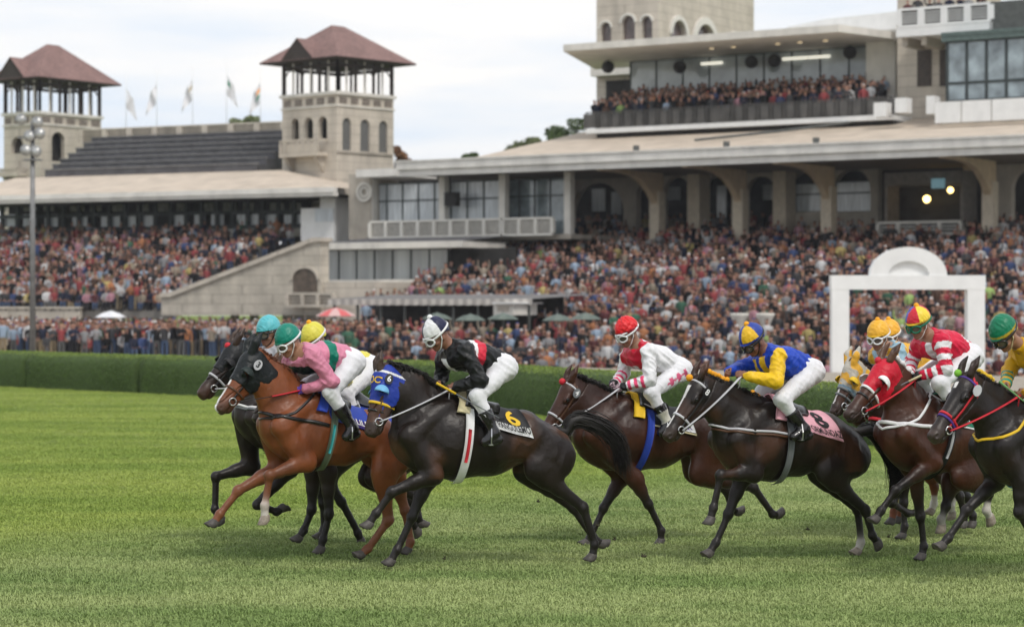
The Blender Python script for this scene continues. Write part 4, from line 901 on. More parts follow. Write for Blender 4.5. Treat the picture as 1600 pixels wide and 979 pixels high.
# trees behind the stands
TL = mat('tree_leaf', attr='Col', rough=0.6, var=0.2, vscale=2, spec=0.3); BARK = mat('bark', (0.09, 0.07, 0.05), rough=0.9, var=0.3, vscale=8)
def tree(px, ytop, Y, r, label, rs, tint=(0.07, 0.11, 0.025), sq=1.0):
    rnd = np.random.default_rng(rs); k = Y / FPX; c = Vector(((px - HX) * k, Y, 0)); H = CAMH - (ytop - HY) * k
    root = empty('tree', c, label=label, cat='tree', group='trees beyond the stands'); b = MB(); b.tube([(0, 0, 0), (0.1, 0, H * 0.45), (0, 0.1, H - r)], [0.4, 0.28, 0.12], 8)
    ends = []
    for i in range(16):
        a = rnd.uniform(0, 6.28); zz = H - r * rnd.uniform(0.25, 2.0); e = Vector((math.cos(a) * r * rnd.uniform(.4, .95), math.sin(a) * r * .9, zz)); b.tube([(0, 0, max(zz - r * 0.9, 2)), e * 0.5 + Vector((0, 0, zz * .45)), e], [0.1, 0.07, 0.02], 5); ends.append(e)
    ends.append(Vector((0, 0, H - r * .15)))
    b.build('trunk', BARK, root, True)
    N = 5200; V = np.zeros((N, 4, 3)); C_ = np.zeros((N, 3))
    for i in range(N):
        e = ends[rnd.integers(len(ends))]; q = rnd.normal(0, 1, 3); q *= r * 0.30 * rnd.uniform(0.2, 1) ** 0.5 / np.linalg.norm(q) * 1.2; p = np.array(e) + q * [1, 1, 0.8]; p[2] = min(p[2], H)
        d1 = rnd.normal(0, 1, 3); d1 /= np.linalg.norm(d1); d2 = np.cross(d1, rnd.normal(0, 1, 3)); d2 /= np.linalg.norm(d2); s = rnd.uniform(0.09, 0.19)
        V[i] = [p - d1 * s, p - d2 * s * .6, p + d1 * s, p + d2 * s * .6]; C_[i] = np.array(tint) * rnd.uniform(0.6, 1.5)
    mkobj('crown', V.reshape(-1, 3), np.arange(N * 4).reshape(-1, 4), TL, root, False, np.repeat(C_, 4, 0))
tree(902, 187, 190, 2.5, 'dark green tree just left of the upper terrace', 1); tree(876, 206, 196, 1.7, 'bushy green tree top beside the upper terrace, lower than its neighbour', 2); tree(832, 216, 205, 2.2, 'small pale tree top above the tan roof', 3, (0.10, 0.12, 0.04))
tree(619, 230, 180, 1.1, 'russet tree top right of the tower', 4, (0.22, 0.11, 0.05)); tree(398, 183, 210, 1.5, 'green tree top behind the roof parapet near the last flag', 5, (0.20, 0.24, 0.11)); tree(366, 186, 215, 1.3, 'pale green tree top behind the roof parapet', 6, (0.22, 0.25, 0.13))
tree(740, 240, 200, 1.2, 'tiny tree top over the left end of the tan roof', 7)

# tented strip, booth and parasols in the crowd
F = RS; root = empty('awning', (0, 0, 0), label='long low awning with a striped valance above the crowd under the lounge', cat='awning'); d = -17
z1 = F.Z(670, 467, d); s0, s1 = F.S(513, d), F.S(832, d); b = MB()
b.add([F.pt(s0, d, z1), F.pt(s1, d, z1), F.pt(s1 + 2, d + 3, z1 + 0.25), F.pt(s0 + 2, d + 3, z1 + 0.25)], [(0, 1, 2, 3)]); b.build('top', mat('grey_canvas', (0.16, 0.15, 0.145), var=0.2), root)
n = 46; V = []; Fc = []
for i in range(n + 1):
    a = s0 + (s1 - s0) * i / n
    for q, z in ((d - 0.04, z1), (d - 0.04, z1 - 0.33 + 0.03 * (i % 2)), (d, z1 - 0.33 + 0.03 * (i % 2)), (d, z1)): V.append(F.pt(a, q, z))
for i in range(n):
    for k in range(4): Fc.append((4 * i + k, 4 * i + (k + 1) % 4, 4 * i + 4 + (k + 1) % 4, 4 * i + 4 + k))
mkobj('valance', V, Fc, [mat('valance_pale', (0.60, 0.56, 0.51), var=0.1), mat('valance_grey', (0.40, 0.37, 0.34), var=0.1)], root, matidx=[(j // 4) % 2 for j in range(4 * n)])
for i in range(9): s_ = s0 + 0.3 + (s1 - s0 - .6) * i / 8; b = MB(); fbox(b, F, s_ - 0.05, s_ + 0.05, d + 0.1, d + 0.2, -0.5, z1 - 0.02); b.build('support', RAILM, root)
b = MB(); fbox(b, F, s0 + 1, s1, d + 2.8, d + 3, 0.0, z1 + 0.2); b.build('back_wall', DARK, root)  # dark sheet: shade under the awning painted as its colour
b = MB(); pxbox(b, F, 771, 802, 474, 492, d - 1.2, d + 1); o = b.build('kiosk', WALLW); 
o2 = MB(); pxbox(o2, F, 769, 804, 472, 474.5, d - 1.4, d + 1.2); o2 = o2.build('kiosk_roof', WHITE, o); o3 = MB(); pxbox(o3, F, 777, 795, 478, 486, d - 1.22, d - 1.19); o3.build('hatch', STONED, o)
tag(o, 'small white kiosk at the right end of the long awning', 'kiosk')
def parasol(px, py, Y, r, cols, label):
    k = Y / FPX; c = Vector(((px - HX) * k, Y, 0)); zt = CAMH - (py - HY) * k; z0 = terrain(c.x, c.y); root = empty('parasol', (c.x, c.y, z0), label=label, cat='parasol', group='parasols in the crowd'); n = 10
    H = zt - z0; V = [(0, 0, H)]; F_ = []; mi = []
    for i in range(n): a = 2 * math.pi * i / n; V.append((r * .55 * math.cos(a), r * .55 * math.sin(a), H - r * 0.16)); V.append((r * math.cos(a), r * math.sin(a), H - r * 0.42))
    for i in range(n): j = (i + 1) % n; F_ += [(0, 1 + 2 * i, 1 + 2 * j), (1 + 2 * i, 2 + 2 * i, 2 + 2 * j, 1 + 2 * j)]; mi += [i % 2, i % 2]
    o = mkobj('canopy', V, F_, [flat('parasol_%d' % int(c_[0] * 999 + c_[1] * 99), c_) for c_ in cols], root, False, matidx=mi); md = o.modifiers.new('s', 'SOLIDIFY'); md.thickness = 0.02
    MB().tube([(0, 0, 0), (0, 0, H + 0.08)], 0.018, 8).build('pole', RAILM, root)
parasol(173, 485, 122, 0.85, [(0.75, 0.75, 0.76), (0.68, 0.68, 0.7)], 'white parasol over the crowd at the foot of the ramp')
parasol(525, 480, 118, 1.05, [(0.62, 0.12, 0.12), (0.62, 0.40, 0.38)], 'red parasol left of the long awning')
for i, px in enumerate((683, 735, 786, 872, 915)):
    parasol(px, 488 + (i % 2) * 2, 106 - i, 0.72, [(0.10, 0.13, 0.11), (0.13, 0.16, 0.135)], ['grey-green parasol, leftmost in front of the long awning', 'grey-green parasol second from the left, in front of the long awning', 'grey-green parasol just below the white kiosk', 'grey-green parasol right of the white kiosk', 'rightmost of the grey-green parasols'][i])

# ------------------------------------------------------------------ the crowd
def person_tpl(pose, rs=0):
    """low detail figure: verts, quads, part id per vertex (0 shoes, 1 trousers, 2 top, 3 skin, 4 hair)"""
    V = []; F = []; G = []
    def loft(rings, g, n=6):
        b = len(V)
        for r in rings:
            c, rx, ry = r[0], r[1], r[2]; gg = r[3] if len(r) > 3 else g
            for q in range(n): a = 2 * math.pi * (q + .5) / n; V.append((c[0] + rx * math.cos(a), c[1] + ry * math.sin(a), c[2])); G.append(gg)
        for i in range(len(rings) - 1):
            for q in range(n): F.append((b + i * n + q, b + i * n + (q + 1) % n, b + (i + 1) * n + (q + 1) % n, b + (i + 1) * n + q))
    sit = pose == 'sit'; hz = 0.45 if sit else 0.88
    for sg in (-1, 1):
        if sit:
            loft([((sg * .10, -.42, 0), .05, .06, 0), ((sg * .10, -.42, .08), .05, .05, 0), ((sg * .10, -.40, .12), .055, .055, 1), ((sg * .10, -.38, .46), .07, .07, 1), ((sg * .1, -.30, .52), .075, .08, 1), ((sg * .1, -.05, .52), .08, .10, 1), ((sg * .1, 0, .50), .06, .06, 1)], 1)
        else:
            loft([((sg * .10, -.03, 0), .05, .10, 0), ((sg * .10, -.02, .07), .05, .07, 0), ((sg * .10, 0, .12), .055, .06, 1), ((sg * .10, 0, .48), .065, .07, 1), ((sg * .09, 0, .84), .085, .095, 1)], 1)
    z = hz
    loft([((0, 0, z - .06), .14, .10, 1), ((0, 0, z + .04), .165, .115, 1), ((0, 0, z + .06), .17, .12, 2), ((0, -.01, z + .30), .165, .12, 2), ((0, 0, z + .50), .205, .12, 2), ((0, 0, z + .565), .15, .09, 2), ((0, 0, z + .60), .06, .06, 3), ((0, -.01, z + .66), .055, .055, 3)], 2, 8)
    loft([((0, -.02, z + .64), .05, .06, 3), ((0, -.03, z + .69), .072, .085, 3), ((0, -.02, z + .76), .080, .098, 3), ((0, -.01, z + .805), .082, .100, 3), ((0, .005, z + .83), .082, .096, 4), ((0, .01, z + .87), .064, .078, 4), ((0, .01, z + .89), .02, .03, 4)], 3, 7)
    for sg in (-1, 1):
        sh = (sg * .21, 0, z + .50)
        if pose == 'clap' or pose == 'sit': el = (sg * .25, -.12, z + .24); ha = (sg * .06, -.32, z + (.34 if pose == 'clap' else .12))
        elif pose == 'cam': el = (sg * .27, -.18, z + .42); ha = (sg * .06, -.22, z + .70)
        elif pose == 'up': el = (sg * .32, -.04, z + .72); ha = (sg * .30, -.10, z + 1.0)
        else: el = (sg * .27, 0, z + .24); ha = (sg * .25, -.08, z + .0)
        b = len(V); n = 5; pts = [(sh, .062, 2), (el, .048, 2), (tuple(el[i] * .2 + ha[i] * .8 for i in range(3)), .036, 2 if rs % 2 else 3), (ha, .035, 3)]
        for (c, r, g) in pts:
            for q in range(n): a = 2 * math.pi * q / n; V.append((c[0] + r * math.cos(a), c[1] + r * math.sin(a) * .8, c[2] + r * math.sin(a) * .6)); G.append(g)
        for i in range(3):
            for q in range(n): F.append((b + i * n + q, b + i * n + (q + 1) % n, b + (i + 1) * n + (q + 1) % n, b + (i + 1) * n + q))
    return np.array(V), np.array(F), np.array(G)
TPL = {}
for i, p in enumerate(('stand', 'clap', 'cam', 'up', 'sit', 'stand2', 'clap2', 'sit2')): TPL[p] = person_tpl(p.rstrip('2'), i)
TOPS = [('black', (0.014, 0.014, 0.016), 27), ('navy', (0.018, 0.025, 0.06), 13), ('white', (0.58, 0.58, 0.58), 10), ('dark grey', (0.06, 0.06, 0.065), 9), ('light grey', (0.30, 0.30, 0.31), 6), ('red', (0.36, 0.03, 0.035), 10), ('burgundy', (0.13, 0.025, 0.03), 8), ('blue', (0.03, 0.07, 0.22), 5), ('light blue', (0.28, 0.40, 0.55), 6), ('beige', (0.36, 0.29, 0.20), 6), ('pink', (0.50, 0.20, 0.26), 5), ('green', (0.04, 0.16, 0.09), 3), ('brown', (0.10, 0.05, 0.03), 10), ('orange', (0.55, 0.18, 0.03), 2), ('yellow', (0.55, 0.42, 0.08), 2), ('lime green', (0.35, 0.55, 0.10), 1)]
TOPS = [(q, tuple(0.72 * c + 0.28 * (sum(k) / 3) * 1.0 for c in k), w) for q, k, w in TOPS]
BOT = [('dark', (0.02, 0.02, 0.025), 5), ('blue jean', (0.06, 0.09, 0.16), 5), ('khaki', (0.28, 0.22, 0.14), 2), ('grey', (0.12, 0.12, 0.12), 2)]
HAIRS = [('dark hair', (0.015, 0.011, 0.009), 10), ('brown hair', (0.06, 0.035, 0.02), 5), ('grey hair', (0.30, 0.29, 0.28), 2), ('fair hair', (0.30, 0.20, 0.09), 1), ('a white cap', (0.65, 0.65, 0.65), 2), ('a red cap', (0.40, 0.03, 0.03), 1), ('a blue cap', (0.03, 0.06, 0.2), 1)]
SKN = [(0.42, 0.23, 0.165), (0.34, 0.18, 0.125), (0.48, 0.28, 0.21)]
def pickw(lst, n, rg): w = np.array([q[2] for q in lst], float); return rg.choice(len(lst), n, p=w / w.sum())
# where people are
rg = np.random.default_rng(5); PL = []          # x, y, z, pose group
def inwedge(p, a=-25, b_=1625): px = HX + p[0] / p[1] * FPX; return a < px < b_, px
# front line on the right: rows in the dip and up the terrace of the main stand
def add_rows(F, d0, d1, step, smin_, smax, zf, seat, jit=0.18, sx=0.56, limit=None, face=0):
    d = d0
    while d < d1:
        n = int((smax - smin_) / sx)
        for i in range(n):
            if rg.random() < 0.04: continue
            s = smin_ + (i + 0.5 + rg.normal(0, 0.22)) * sx; dd = d + rg.normal(0, jit); p = F.pt(s, dd, 0); ok, px = inwedge(p)
            if not ok: continue
            z = zf(s, dd, p)
            if limit and not limit(px, dd, HY + (CAMH - z - 1.2) / p.y * FPX): continue
            PL.append((p.x, p.y, z, 'sit' if rg.random() < seat else 'stand'))
        d += step * rg.uniform(0.92, 1.08)
zfl = lambda s, d, p: -2.2 + 0.2162 * (d + 26) if d > -14 else terrain(p.x, p.y) + 0.02
def lim(px, d, y):
    if px < 565: return False
    if px < 835 and -17.6 < d < -13.4: return False
    return (d < -13.4 or d < -13.4 + (px - 535) / 350 * 24.4) and not (1372 < px < 1512 and d > 7.4)
add_rows(RS, -26.5, 10.6, 0.70, RS.S(640, 10), RS.S(1660, -26) + 6, zfl, 0.62, jit=0.06, sx=0.52, limit=lim)
for d in (12.4, 13.2):
    for s in np.arange(RS.S(890, d), RS.S(1220, d), 0.7): p = RS.pt(s + rg.normal(0, .1), d, 0); PL.append((p.x, p.y, 6.1, 'stand'))
# left stand
add_rows(LS, -12.0, 4.9, 0.708, LS.S(-40, 5), LS.S(480, 4), lambda s, d, p: 1.6 + 4.55 * (int((d + 12) / 0.708) + 1) / 24, 0.75, limit=lambda px, d, y: px < 470 - (5 - d) / 17 * 205, jit=0.03, sx=0.52)
# flat ground in front of it
x = -30
for d in np.arange(-36, -13.0, 0.80):
    n = 95
    for i in range(n):
        s = LS.S(-20, d) + (i + rg.normal(0, 0.3)) * 0.52; p = LS.pt(s, d + rg.normal(0, 0.2), 0); ok, px = inwedge(p, -20, 600)
        if ok and p.y > 113.5 + 2.2 * math.sin(px * 0.045) + rg.normal(0, 1.3) - px * 0.012 and rg.random() > 0.10: PL.append((p.x, p.y, terrain(p.x, p.y) + 0.02, 'stand' if rg.random() > .12 else 'sit'))
# upper terrace, balcony
zB = RS.Z(1150, 190.5, 8.0)
for d in np.arange(8.4, 13.6, 0.62):
    for s in np.arange(RS.S(917, 8), RS.S(1388, 12), 0.55):
        p = RS.pt(s + rg.normal(0, .1), d + rg.normal(0, .08), 0); ok, px = inwedge(p)
        if rg.random() > 0.12 and 915 < px < 1388: PL.append((p.x, p.y, zB + 0.15 * (d - 8.4) / 0.62, 'terrace'))
zz0 = RS.Z(1470, 40, 8.0)
for s in np.arange(RS.S(1425, 9), RS.S(1545, 9), 0.62): p = RS.pt(s, 8.7 + rg.normal(0, .2), 0); PL.append((p.x, p.y, zz0, 'terrace'))
gz0 = RS.Z(1540, 156, 7.0)
PL = np.array(PL, dtype=object); n = len(PL); print('people', n)
ti, bi, hi = pickw(TOPS, n, rg), pickw(BOT, n, rg), pickw(HAIRS, n, rg); ki = rg.integers(0, 3, n)
for i in range(n):
    if PL[i][3] == 'terrace' and rg.random() < 0.6: ti[i] = rg.choice([0, 1, 3])
X_ = PL[:, 0].astype(float); Y_ = PL[:, 1].astype(float); Z_ = PL[:, 2].astype(float)
pxs = HX + X_ / Y_ * FPX; ytop = HY + (CAMH - Z_ - 1.4) / Y_ * FPX
# the 300 that show largest: nearest and standing clear of the hedge
order = np.argsort(Y_ + np.where((pxs < -5) | (pxs > 1605), 900, 0)); IND = set(order[:300].tolist())
yaw = np.zeros(n)
for i in range(n):
    base = math.atan2(X_[i] + 4, Y_[i] - 22) * -1.0; yaw[i] = base + rg.normal(0, 0.35)
scl = rg.normal(1.0, 0.055, n).clip(0.85, 1.12)
poses = []
for i in range(n):
    q = PL[i][3]
    poses.append((('sit', 'sit2')[rg.integers(2)]) if q == 'sit' else ('stand', 'clap', 'cam', 'stand2', 'clap2', 'stand', 'clap', 'up')[rg.integers(8) if rg.random() > .5 else rg.integers(6)])
PEOPLE = mat('crowd_clothes', attr='Col', rough=0.8, var=0.08, vscale=5, spec=0.2)
VV, FF, CC = [], [], []; nv = 0
shoes = (0.02, 0.018, 0.016)
def pcols(G, i):
    C = np.zeros((len(G), 3)); j = rg.uniform(0.8, 1.2)
    C[:] = 0
    for g, c in ((0, shoes), (1, BOT[bi[i]][1]), (2, TOPS[ti[i]][1]), (3, SKN[ki[i]]), (4, HAIRS[hi[i]][1])): C[G == g] = np.array(c) * (j * 0.85 if g == 2 else 0.9)
    return C
for i in range(n):
    if i in IND: continue
    V, F_, G = TPL[poses[i]]; c, s = math.cos(yaw[i]), math.sin(yaw[i]); W_ = np.empty_like(V)
    W_[:, 0] = (V[:, 0] * c - V[:, 1] * s) * scl[i] + X_[i]; W_[:, 1] = (V[:, 0] * s + V[:, 1] * c) * scl[i] + Y_[i]; W_[:, 2] = V[:, 2] * scl[i] + Z_[i]
    VV.append(W_); FF.append(F_ + nv); nv += len(V); CC.append(pcols(G, i))
o = mkobj('crowd', np.concatenate(VV), np.concatenate(FF), PEOPLE, None, False, np.concatenate(CC)); tag(o, 'dense crowd of spectators filling the terraces and the apron', 'crowd', kind='stuff')
ZN = [(-99, 120, 'near the left end of the hedge'), (120, 260, 'above the hedge left of the leader'), (260, 400, 'behind the heads of the two leading horses'), (400, 560, 'behind the jockey in pink'), (560, 680, 'between the pink and black jockeys'), (680, 800, 'behind the jockey in black'), (800, 900, 'right of the jockey in black'),
      (900, 990, 'left of the jockey in the red cap'), (990, 1080, 'behind the red-capped jockey'), (1080, 1170, 'between red-capped and blue jockeys'), (1170, 1290, 'behind the jockey in blue and yellow'), (1290, 1400, 'at the left leg of the white arch'), (1400, 1510, 'inside the white arch'), (1510, 1999, 'at the right leg of the white arch')]
used = {}; seen = set()
ZS = ['far left', 'left of leaders', 'behind leading heads', 'behind pink jockey', 'past pink jockey', 'behind black jacket', 'past black jacket', 'before red cap', 'behind red cap', 'past red cap', 'behind blue jacket', 'arch left leg', 'inside white arch', 'arch right leg']
for i in sorted(IND, key=lambda q: pxs[q]):
    key = (poses[i], ti[i], bi[i], hi[i])
    if key not in used:
        V, F_, G = TPL[poses[i]]; o = mkobj('person', V, F_, PEOPLE, None, True, pcols(G, i)); used[key] = o.data
    else: o = bpy.data.objects.new('person', used[key]); COL.objects.link(o)
    o.location = (X_[i], Y_[i], Z_[i]); o.rotation_euler = (0, 0, yaw[i]); o.scale = (scl[i],) * 3
    zi = [q for q in range(len(ZN)) if ZN[q][0] <= pxs[i] < ZN[q][1]][0]; ps = {'stand': 'standing', 'clap': 'clapping', 'cam': 'camera-holding', 'up': 'arms-raised', 'sit': 'seated'}[poses[i].rstrip('2')]
    hn = HAIRS[hi[i]][0].replace('a ', '')
    lab = '%s spectator, %s top, %s, %s' % (ps, TOPS[ti[i]][0], hn, ZN[zi][2])
    if lab in seen:
        nb = min((j for j in IND if j != i and pxs[j] < pxs[i]), key=lambda j: abs(pxs[j] - pxs[i]) + abs(ytop[j] - ytop[i]) * 1.5, default=i)
        hn = hn.replace(' hair', '-haired'); lab = '%s, %s top, %s, right of %s top, %s' % (ps, TOPS[ti[i]][0], hn, TOPS[ti[nb]][0], ZS[zi])
    seen.add(lab)
    o['label'] = lab; o['category'] = 'person'; o['group'] = 'spectators at the front of the crowd'

# ------------------------------------------------------------------ race horses
class Frame:
    def __init__(s, a, Y, W):
        a = math.radians(a); s.u = Vector((-math.cos(a), -math.sin(a), 0)); s.n = Vector((math.sin(a), -math.cos(a), 0)); s.c = (W[0] - HX) / FPX * Y * s.n.x + Y * s.n.y
        p = s.world(W[0], W[1], 0); s.O = Vector((p.x, p.y, 0))
        s.M = Matrix(((s.u.x, s.n.x, 0, s.O.x), (s.u.y, s.n.y, 0, s.O.y), (0, 0, 1, 0), (0, 0, 0, 1)))
    def world(s, px, py, w):
        r = (px - HX) / FPX; Y = (s.c + w) / (r * s.n.x + s.n.y); return P3(px, py, Y)
    def L(s, px, py, w=0.0):
        p = s.world(px, py, w) - s.O; return A(p.dot(s.u), w, p.z)

def nrm(v): return v / (np.linalg.norm(v) + 1e-12)
def lerp(a, b, t): return a * (1 - t) + b * t

COAT = mat('horse_coat', attr='Col', rough=0.41, var=0.30, vscale=5, bump=0.003, bscale=38, spec=0.36)
HAIR = {}
def hairmat(col):
    k = 'hair_%d' % int(col[0] * 1000)
    return mat(k, col, rough=0.5, var=0.35, vscale=30, spec=0.35)
HOOF = mat('hoof_horn', (0.075, 0.066, 0.06), rough=0.55, var=0.3, vscale=30, bump=0.002, bscale=60)
HOOFW = mat('hoof_pale', (0.30, 0.25, 0.2), rough=0.55, var=0.3, vscale=30, bump=0.002, bscale=60)
STEEL = mat('steel', (0.55, 0.55, 0.55), rough=0.3, metal=1.0)
LEATHER = mat('black_leather', (0.012, 0.011, 0.011), rough=0.32, var=0.3, vscale=25, bump=0.002, bscale=50, coat=0.3)
EYE = mat('eye_gloss', (0.006, 0.004, 0.003), rough=0.18, spec=0.4)
CW = flat('cloth_white', (0.78, 0.78, 0.78)); CB = flat('cloth_black', (0.012, 0.012, 0.014)); CR = flat('cloth_red', (0.55, 0.02, 0.035))
CY = flat('cloth_yellow', (0.75, 0.48, 0.02)); CBL = flat('cloth_blue', (0.02, 0.055, 0.38)); CG = flat('cloth_green', (0.01, 0.16, 0.09))
CP = flat('cloth_pink', (0.78, 0.40, 0.47)); CCR = flat('cloth_cream', (0.62, 0.55, 0.34)); CO = flat('cloth_orange', (0.85, 0.36, 0.01))
CGR = flat('cloth_grey', (0.16, 0.17, 0.18)); CDG = flat('cloth_darkgreen', (0.012, 0.022, 0.02)); CLB = flat('cloth_lightblue', (0.16, 0.42, 0.68))
CTQ = flat('cloth_teal', (0.05, 0.38, 0.40)); COL_G = flat('webbing_olive', (0.13, 0.16, 0.11)); CSIL = flat('webbing_silver', (0.5, 0.5, 0.52))
CPU = flat('cloth_purple', (0.07, 0.03, 0.22)); CBR = flat('leather_brown', (0.09, 0.04, 0.02), rough=0.4)

def make_horse(S):
    fr = Frame(S['a'], S['Y'], S['W'])
    L = fr.L
    W = L(*S['W'], 0); C = L(*S['C'], 0)
    dx = W - C; sc = np.linalg.norm(dx) / 0.76; dirx = nrm(dx); up = A(-dirx[2], 0, dirx[0]) if dirx[0] > 0 else A(dirx[2], 0, -dirx[0])
    if up[2] < 0: up = -up
    s = min(max(sc, 0.93), 1.07); S['sc'] = sc
    def T(x, y, z): return W + (x * dirx * sc + z * up * s) + A(0, y, 0)
    body = S['body']; pt = S.get('pt', (0.014, 0.011, 0.010)); flank = S.get('flank', body); muz = S.get('muz', tuple(0.35 * q for q in body))
    B = A(*body); PT = A(*pt)
    pr = []
    def cone(*a, **k): pr.append(Cone(*a, **k)); return pr[-1]
    def ell(*a, **k): pr.append(Ell(*a, **k)); return pr[-1]
    # trunk
    cone(T(0.12, 0, -0.42), T(-0.12, 0, -0.39), 0.275 * s, 0.31 * s, 0.66, k=0.02, col=body)
    cone(T(-0.12, 0, -0.39), T(-0.42, 0, -0.335), 0.31 * s, 0.265 * s, 0.76, k=0.05, col=body)
    cone(T(-0.42, 0, -0.325), T(-0.70, 0, -0.225), 0.265 * s, 0.19 * s, 0.90, k=0.05, col=body)
    cone(T(-0.66, 0, -0.20), T(-0.96, 0, -0.245), 0.19 * s, 0.145 * s, 1.12, k=0.05, col=body)
    cone(T(0.06, 0, -0.12), T(-0.16, 0, -0.12), 0.085, 0.09, 0.6, k=0.08, col=body)
    cone(T(0.05, 0, -0.56), T(0.23, 0, -0.47), 0.15 * s, 0.14 * s, 0.95, k=0.06, col=body)
    for sg in (1, -1):
        cone(T(-0.76, sg * 0.14, -0.20), T(-0.98, sg * 0.13, -0.36), 0.11, 0.115, 0.75, k=0.045, col=body)
        cone(T(0.0, sg * 0.11, -0.14), T(0.27, sg * 0.155, -0.45), 0.070, 0.090, 0.7, k=0.02, col=body)
        cone(T(-0.10, sg * 0.12, -0.22), T(0.04, sg * 0.15, -0.56), 0.080, 0.098, 0.66, k=0.02, col=body)
        ell(T(-0.60, sg * 0.17, -0.30), (0.12, 0.03, 0.10), k=0.08, col=flank)
    # head frame
    poll = L(*S['poll']); nose = L(*S['nose']); h = nrm(nose - poll); HL = np.linalg.norm(nose - poll); hs = HL / 0.60
    d = nrm(np.cross(h, A(0, 1, 0)));
    roll = math.radians(S.get('roll', 0)); l = np.cross(d, h); l, d = l * math.cos(roll) + d * math.sin(roll), d * math.cos(roll) - l * math.sin(roll)
    R = np.stack([h, l, d], 1) * 1.0; Hf = (poll, R)
    hs = min(max(hs, 0.88), 1.1)
    def H(x, y, z): return poll + R @ (A(x, y, z) * hs)
    k = hs
    def hc(a, b, ra, rb, sq=1, kk=0.02, col=body): pr.append(Cone(A(*a) * k, A(*b) * k, ra * k, rb * k, sq, kk, col, Hf, g='head'))
    def he(c, r, kk=0.02, col=body, sub=False): pr.append(Ell(A(*c) * k, A(*r) * k, kk, col, Hf, sub, g='head'))
    he((0.09, 0, -0.075), (0.13, 0.092, 0.10)); he((0.17, 0, -0.135), (0.135, 0.072, 0.125), 0.03)
    hc((0.10, 0, -0.055), (0.50, 0, -0.058), 0.078, 0.048, 0.86, 0.03)
    hc((0.20, 0, -0.11), (0.50, 0, -0.085), 0.085, 0.055, 0.72, 0.03)
    he((0.53, 0, -0.075), (0.078, 0.056, 0.062), 0.03, muz); he((0.578, 0, -0.060), (0.036, 0.054, 0.046), 0.02, muz); he((0.585, 0, -0.095), (0.030, 0.040, 0.028), 0.012, muz)
    he((0.53, 0, -0.135), (0.045, 0.034, 0.026), 0.012, muz); hc((0.22, 0, -0.20), (0.50, 0, -0.125), 0.042, 0.026, 0.9, 0.03)
    for sg in (1, -1):
        he((0.185, sg * 0.082, -0.045), (0.05, 0.02, 0.026), 0.02); hc((0.25, sg * 0.066, -0.08), (0.38, sg * 0.052, -0.075), 0.014, 0.01, 1, 0.025)
        he((0.585, sg * 0.060, -0.050), (0.027, 0.022, 0.019), 0.004, (0.002, 0.002, 0.002), True); he((0.545, sg * 0.045, -0.118), (0.045, 0.02, 0.006), 0.004, (0.004, 0.003, 0.003), True)
        e = S.get('ears', [(0.0, 0.0)])[0]
        e0 = A(0.0, sg * 0.055, 0.005); e1 = A(-0.075 + e[0] * 0.5, sg * 0.07, 0.03 + e[1] * 0.5); e2 = A(-0.165 + e[0], sg * 0.065, 0.03 + e[1])
        ec = S.get('earcol', body)
        hc(e0, e1, 0.032, 0.034, 0.75, 0.015, ec); hc(e1, e2, 0.034, 0.007, 0.75, 0.01, ec)
        he(e1 + A(0.01, sg * 0.012, 0.03), (0.045, 0.018, 0.022), 0.008, (0.03, 0.02, 0.016), True)
    hv_ = H
    # neck
    n0 = T(0.10, 0, -0.34); n2 = H(0.055, 0, -0.10); n1 = lerp(n0, n2, 0.52) + up * S.get('arch', 0.0)
    nb = T(0.05, 0, -0.17)
    cone(n0, n1, 0.245 * s, 0.155, 0.55, k=0.09, col=body); cone(n1, n2, 0.155, 0.098, 0.62, k=0.05, col=body)
    cr1 = lerp(nb, n2, 0.5) + up * (0.075 + S.get('arch', 0.0)); cr2 = H(-0.02, 0, -0.06)
    cone(T(0.20, 0, -0.44), lerp(n0, n2, 0.62) - nrm(cr1 - lerp(n0, n1, 0.9)) * 0.05, 0.15, 0.075, 0.62, k=0.07, col=body)
    cone(nb, cr1, 0.11, 0.075, 0.45, k=0.06, col=body); cone(cr1, cr2, 0.075, 0.06, 0.5, k=0.05, col=body)
    cone(H(0.14, 0.0, -0.2), lerp(n0, n1, 0.6) - up * 0.09, 0.05, 0.06, 0.8, k=0.06, col=body)
    root = empty('race_horse', M=fr.M, label=S['label'], cat='horse', group='race horses galloping on the turf')
    # legs
    hoofs = []
    def fade(lo, hi, c0=B, c1=PT): return lambda t, P: c0 + (c1 - c0) * np.clip((t - lo) / (hi - lo), 0, 1)[:, None]
    for i, key in enumerate(('fn', 'ff')):
        sg = 1 if key == 'fn' else -1; J = [L(*q) for q in S[key]]; E, K, F, Cn, To = J
        sock = S.get('sock', {}).get(key)
        lo_c = PT if sock is None else A(0.6, 0.56, 0.5)
        sh = T(0.26, sg * 0.14, -0.46)
        cone(sh, E, 0.098, 0.082, 0.72, k=0.035, col=body); cone(lerp(sh, E, 0.3) - dirx * 0.05, E - dirx * 0.03, 0.07, 0.06, 0.7, k=0.03, col=body)
        fw = nrm(K - E)
        cone(E, lerp(E, K, 0.45), 0.082, 0.060, 0.8, k=0.035, col=fade(0.3, 1.0, B, lerp(B, PT, 0.45)))
        cone(lerp(E, K, 0.4), K, 0.056, 0.040, 0.9, k=0.025, col=fade(0.0, 0.6, lerp(B, PT, 0.4), PT))
        pr.append(Ell(K, (0.047, 0.044, 0.05), 0.02, pt)); d1 = nrm(F - K)
        bk = nrm(np.cross(A(0, 1, 0), d1)); bk = bk if bk @ (-dirx) > 0 or abs(d1[2]) < 0.5 else bk
        cone(K, F, 0.031, 0.026, 0.85, k=0.025, col=(fade(0.5, 0.62, PT, lo_c) if sock == 2 else pt))
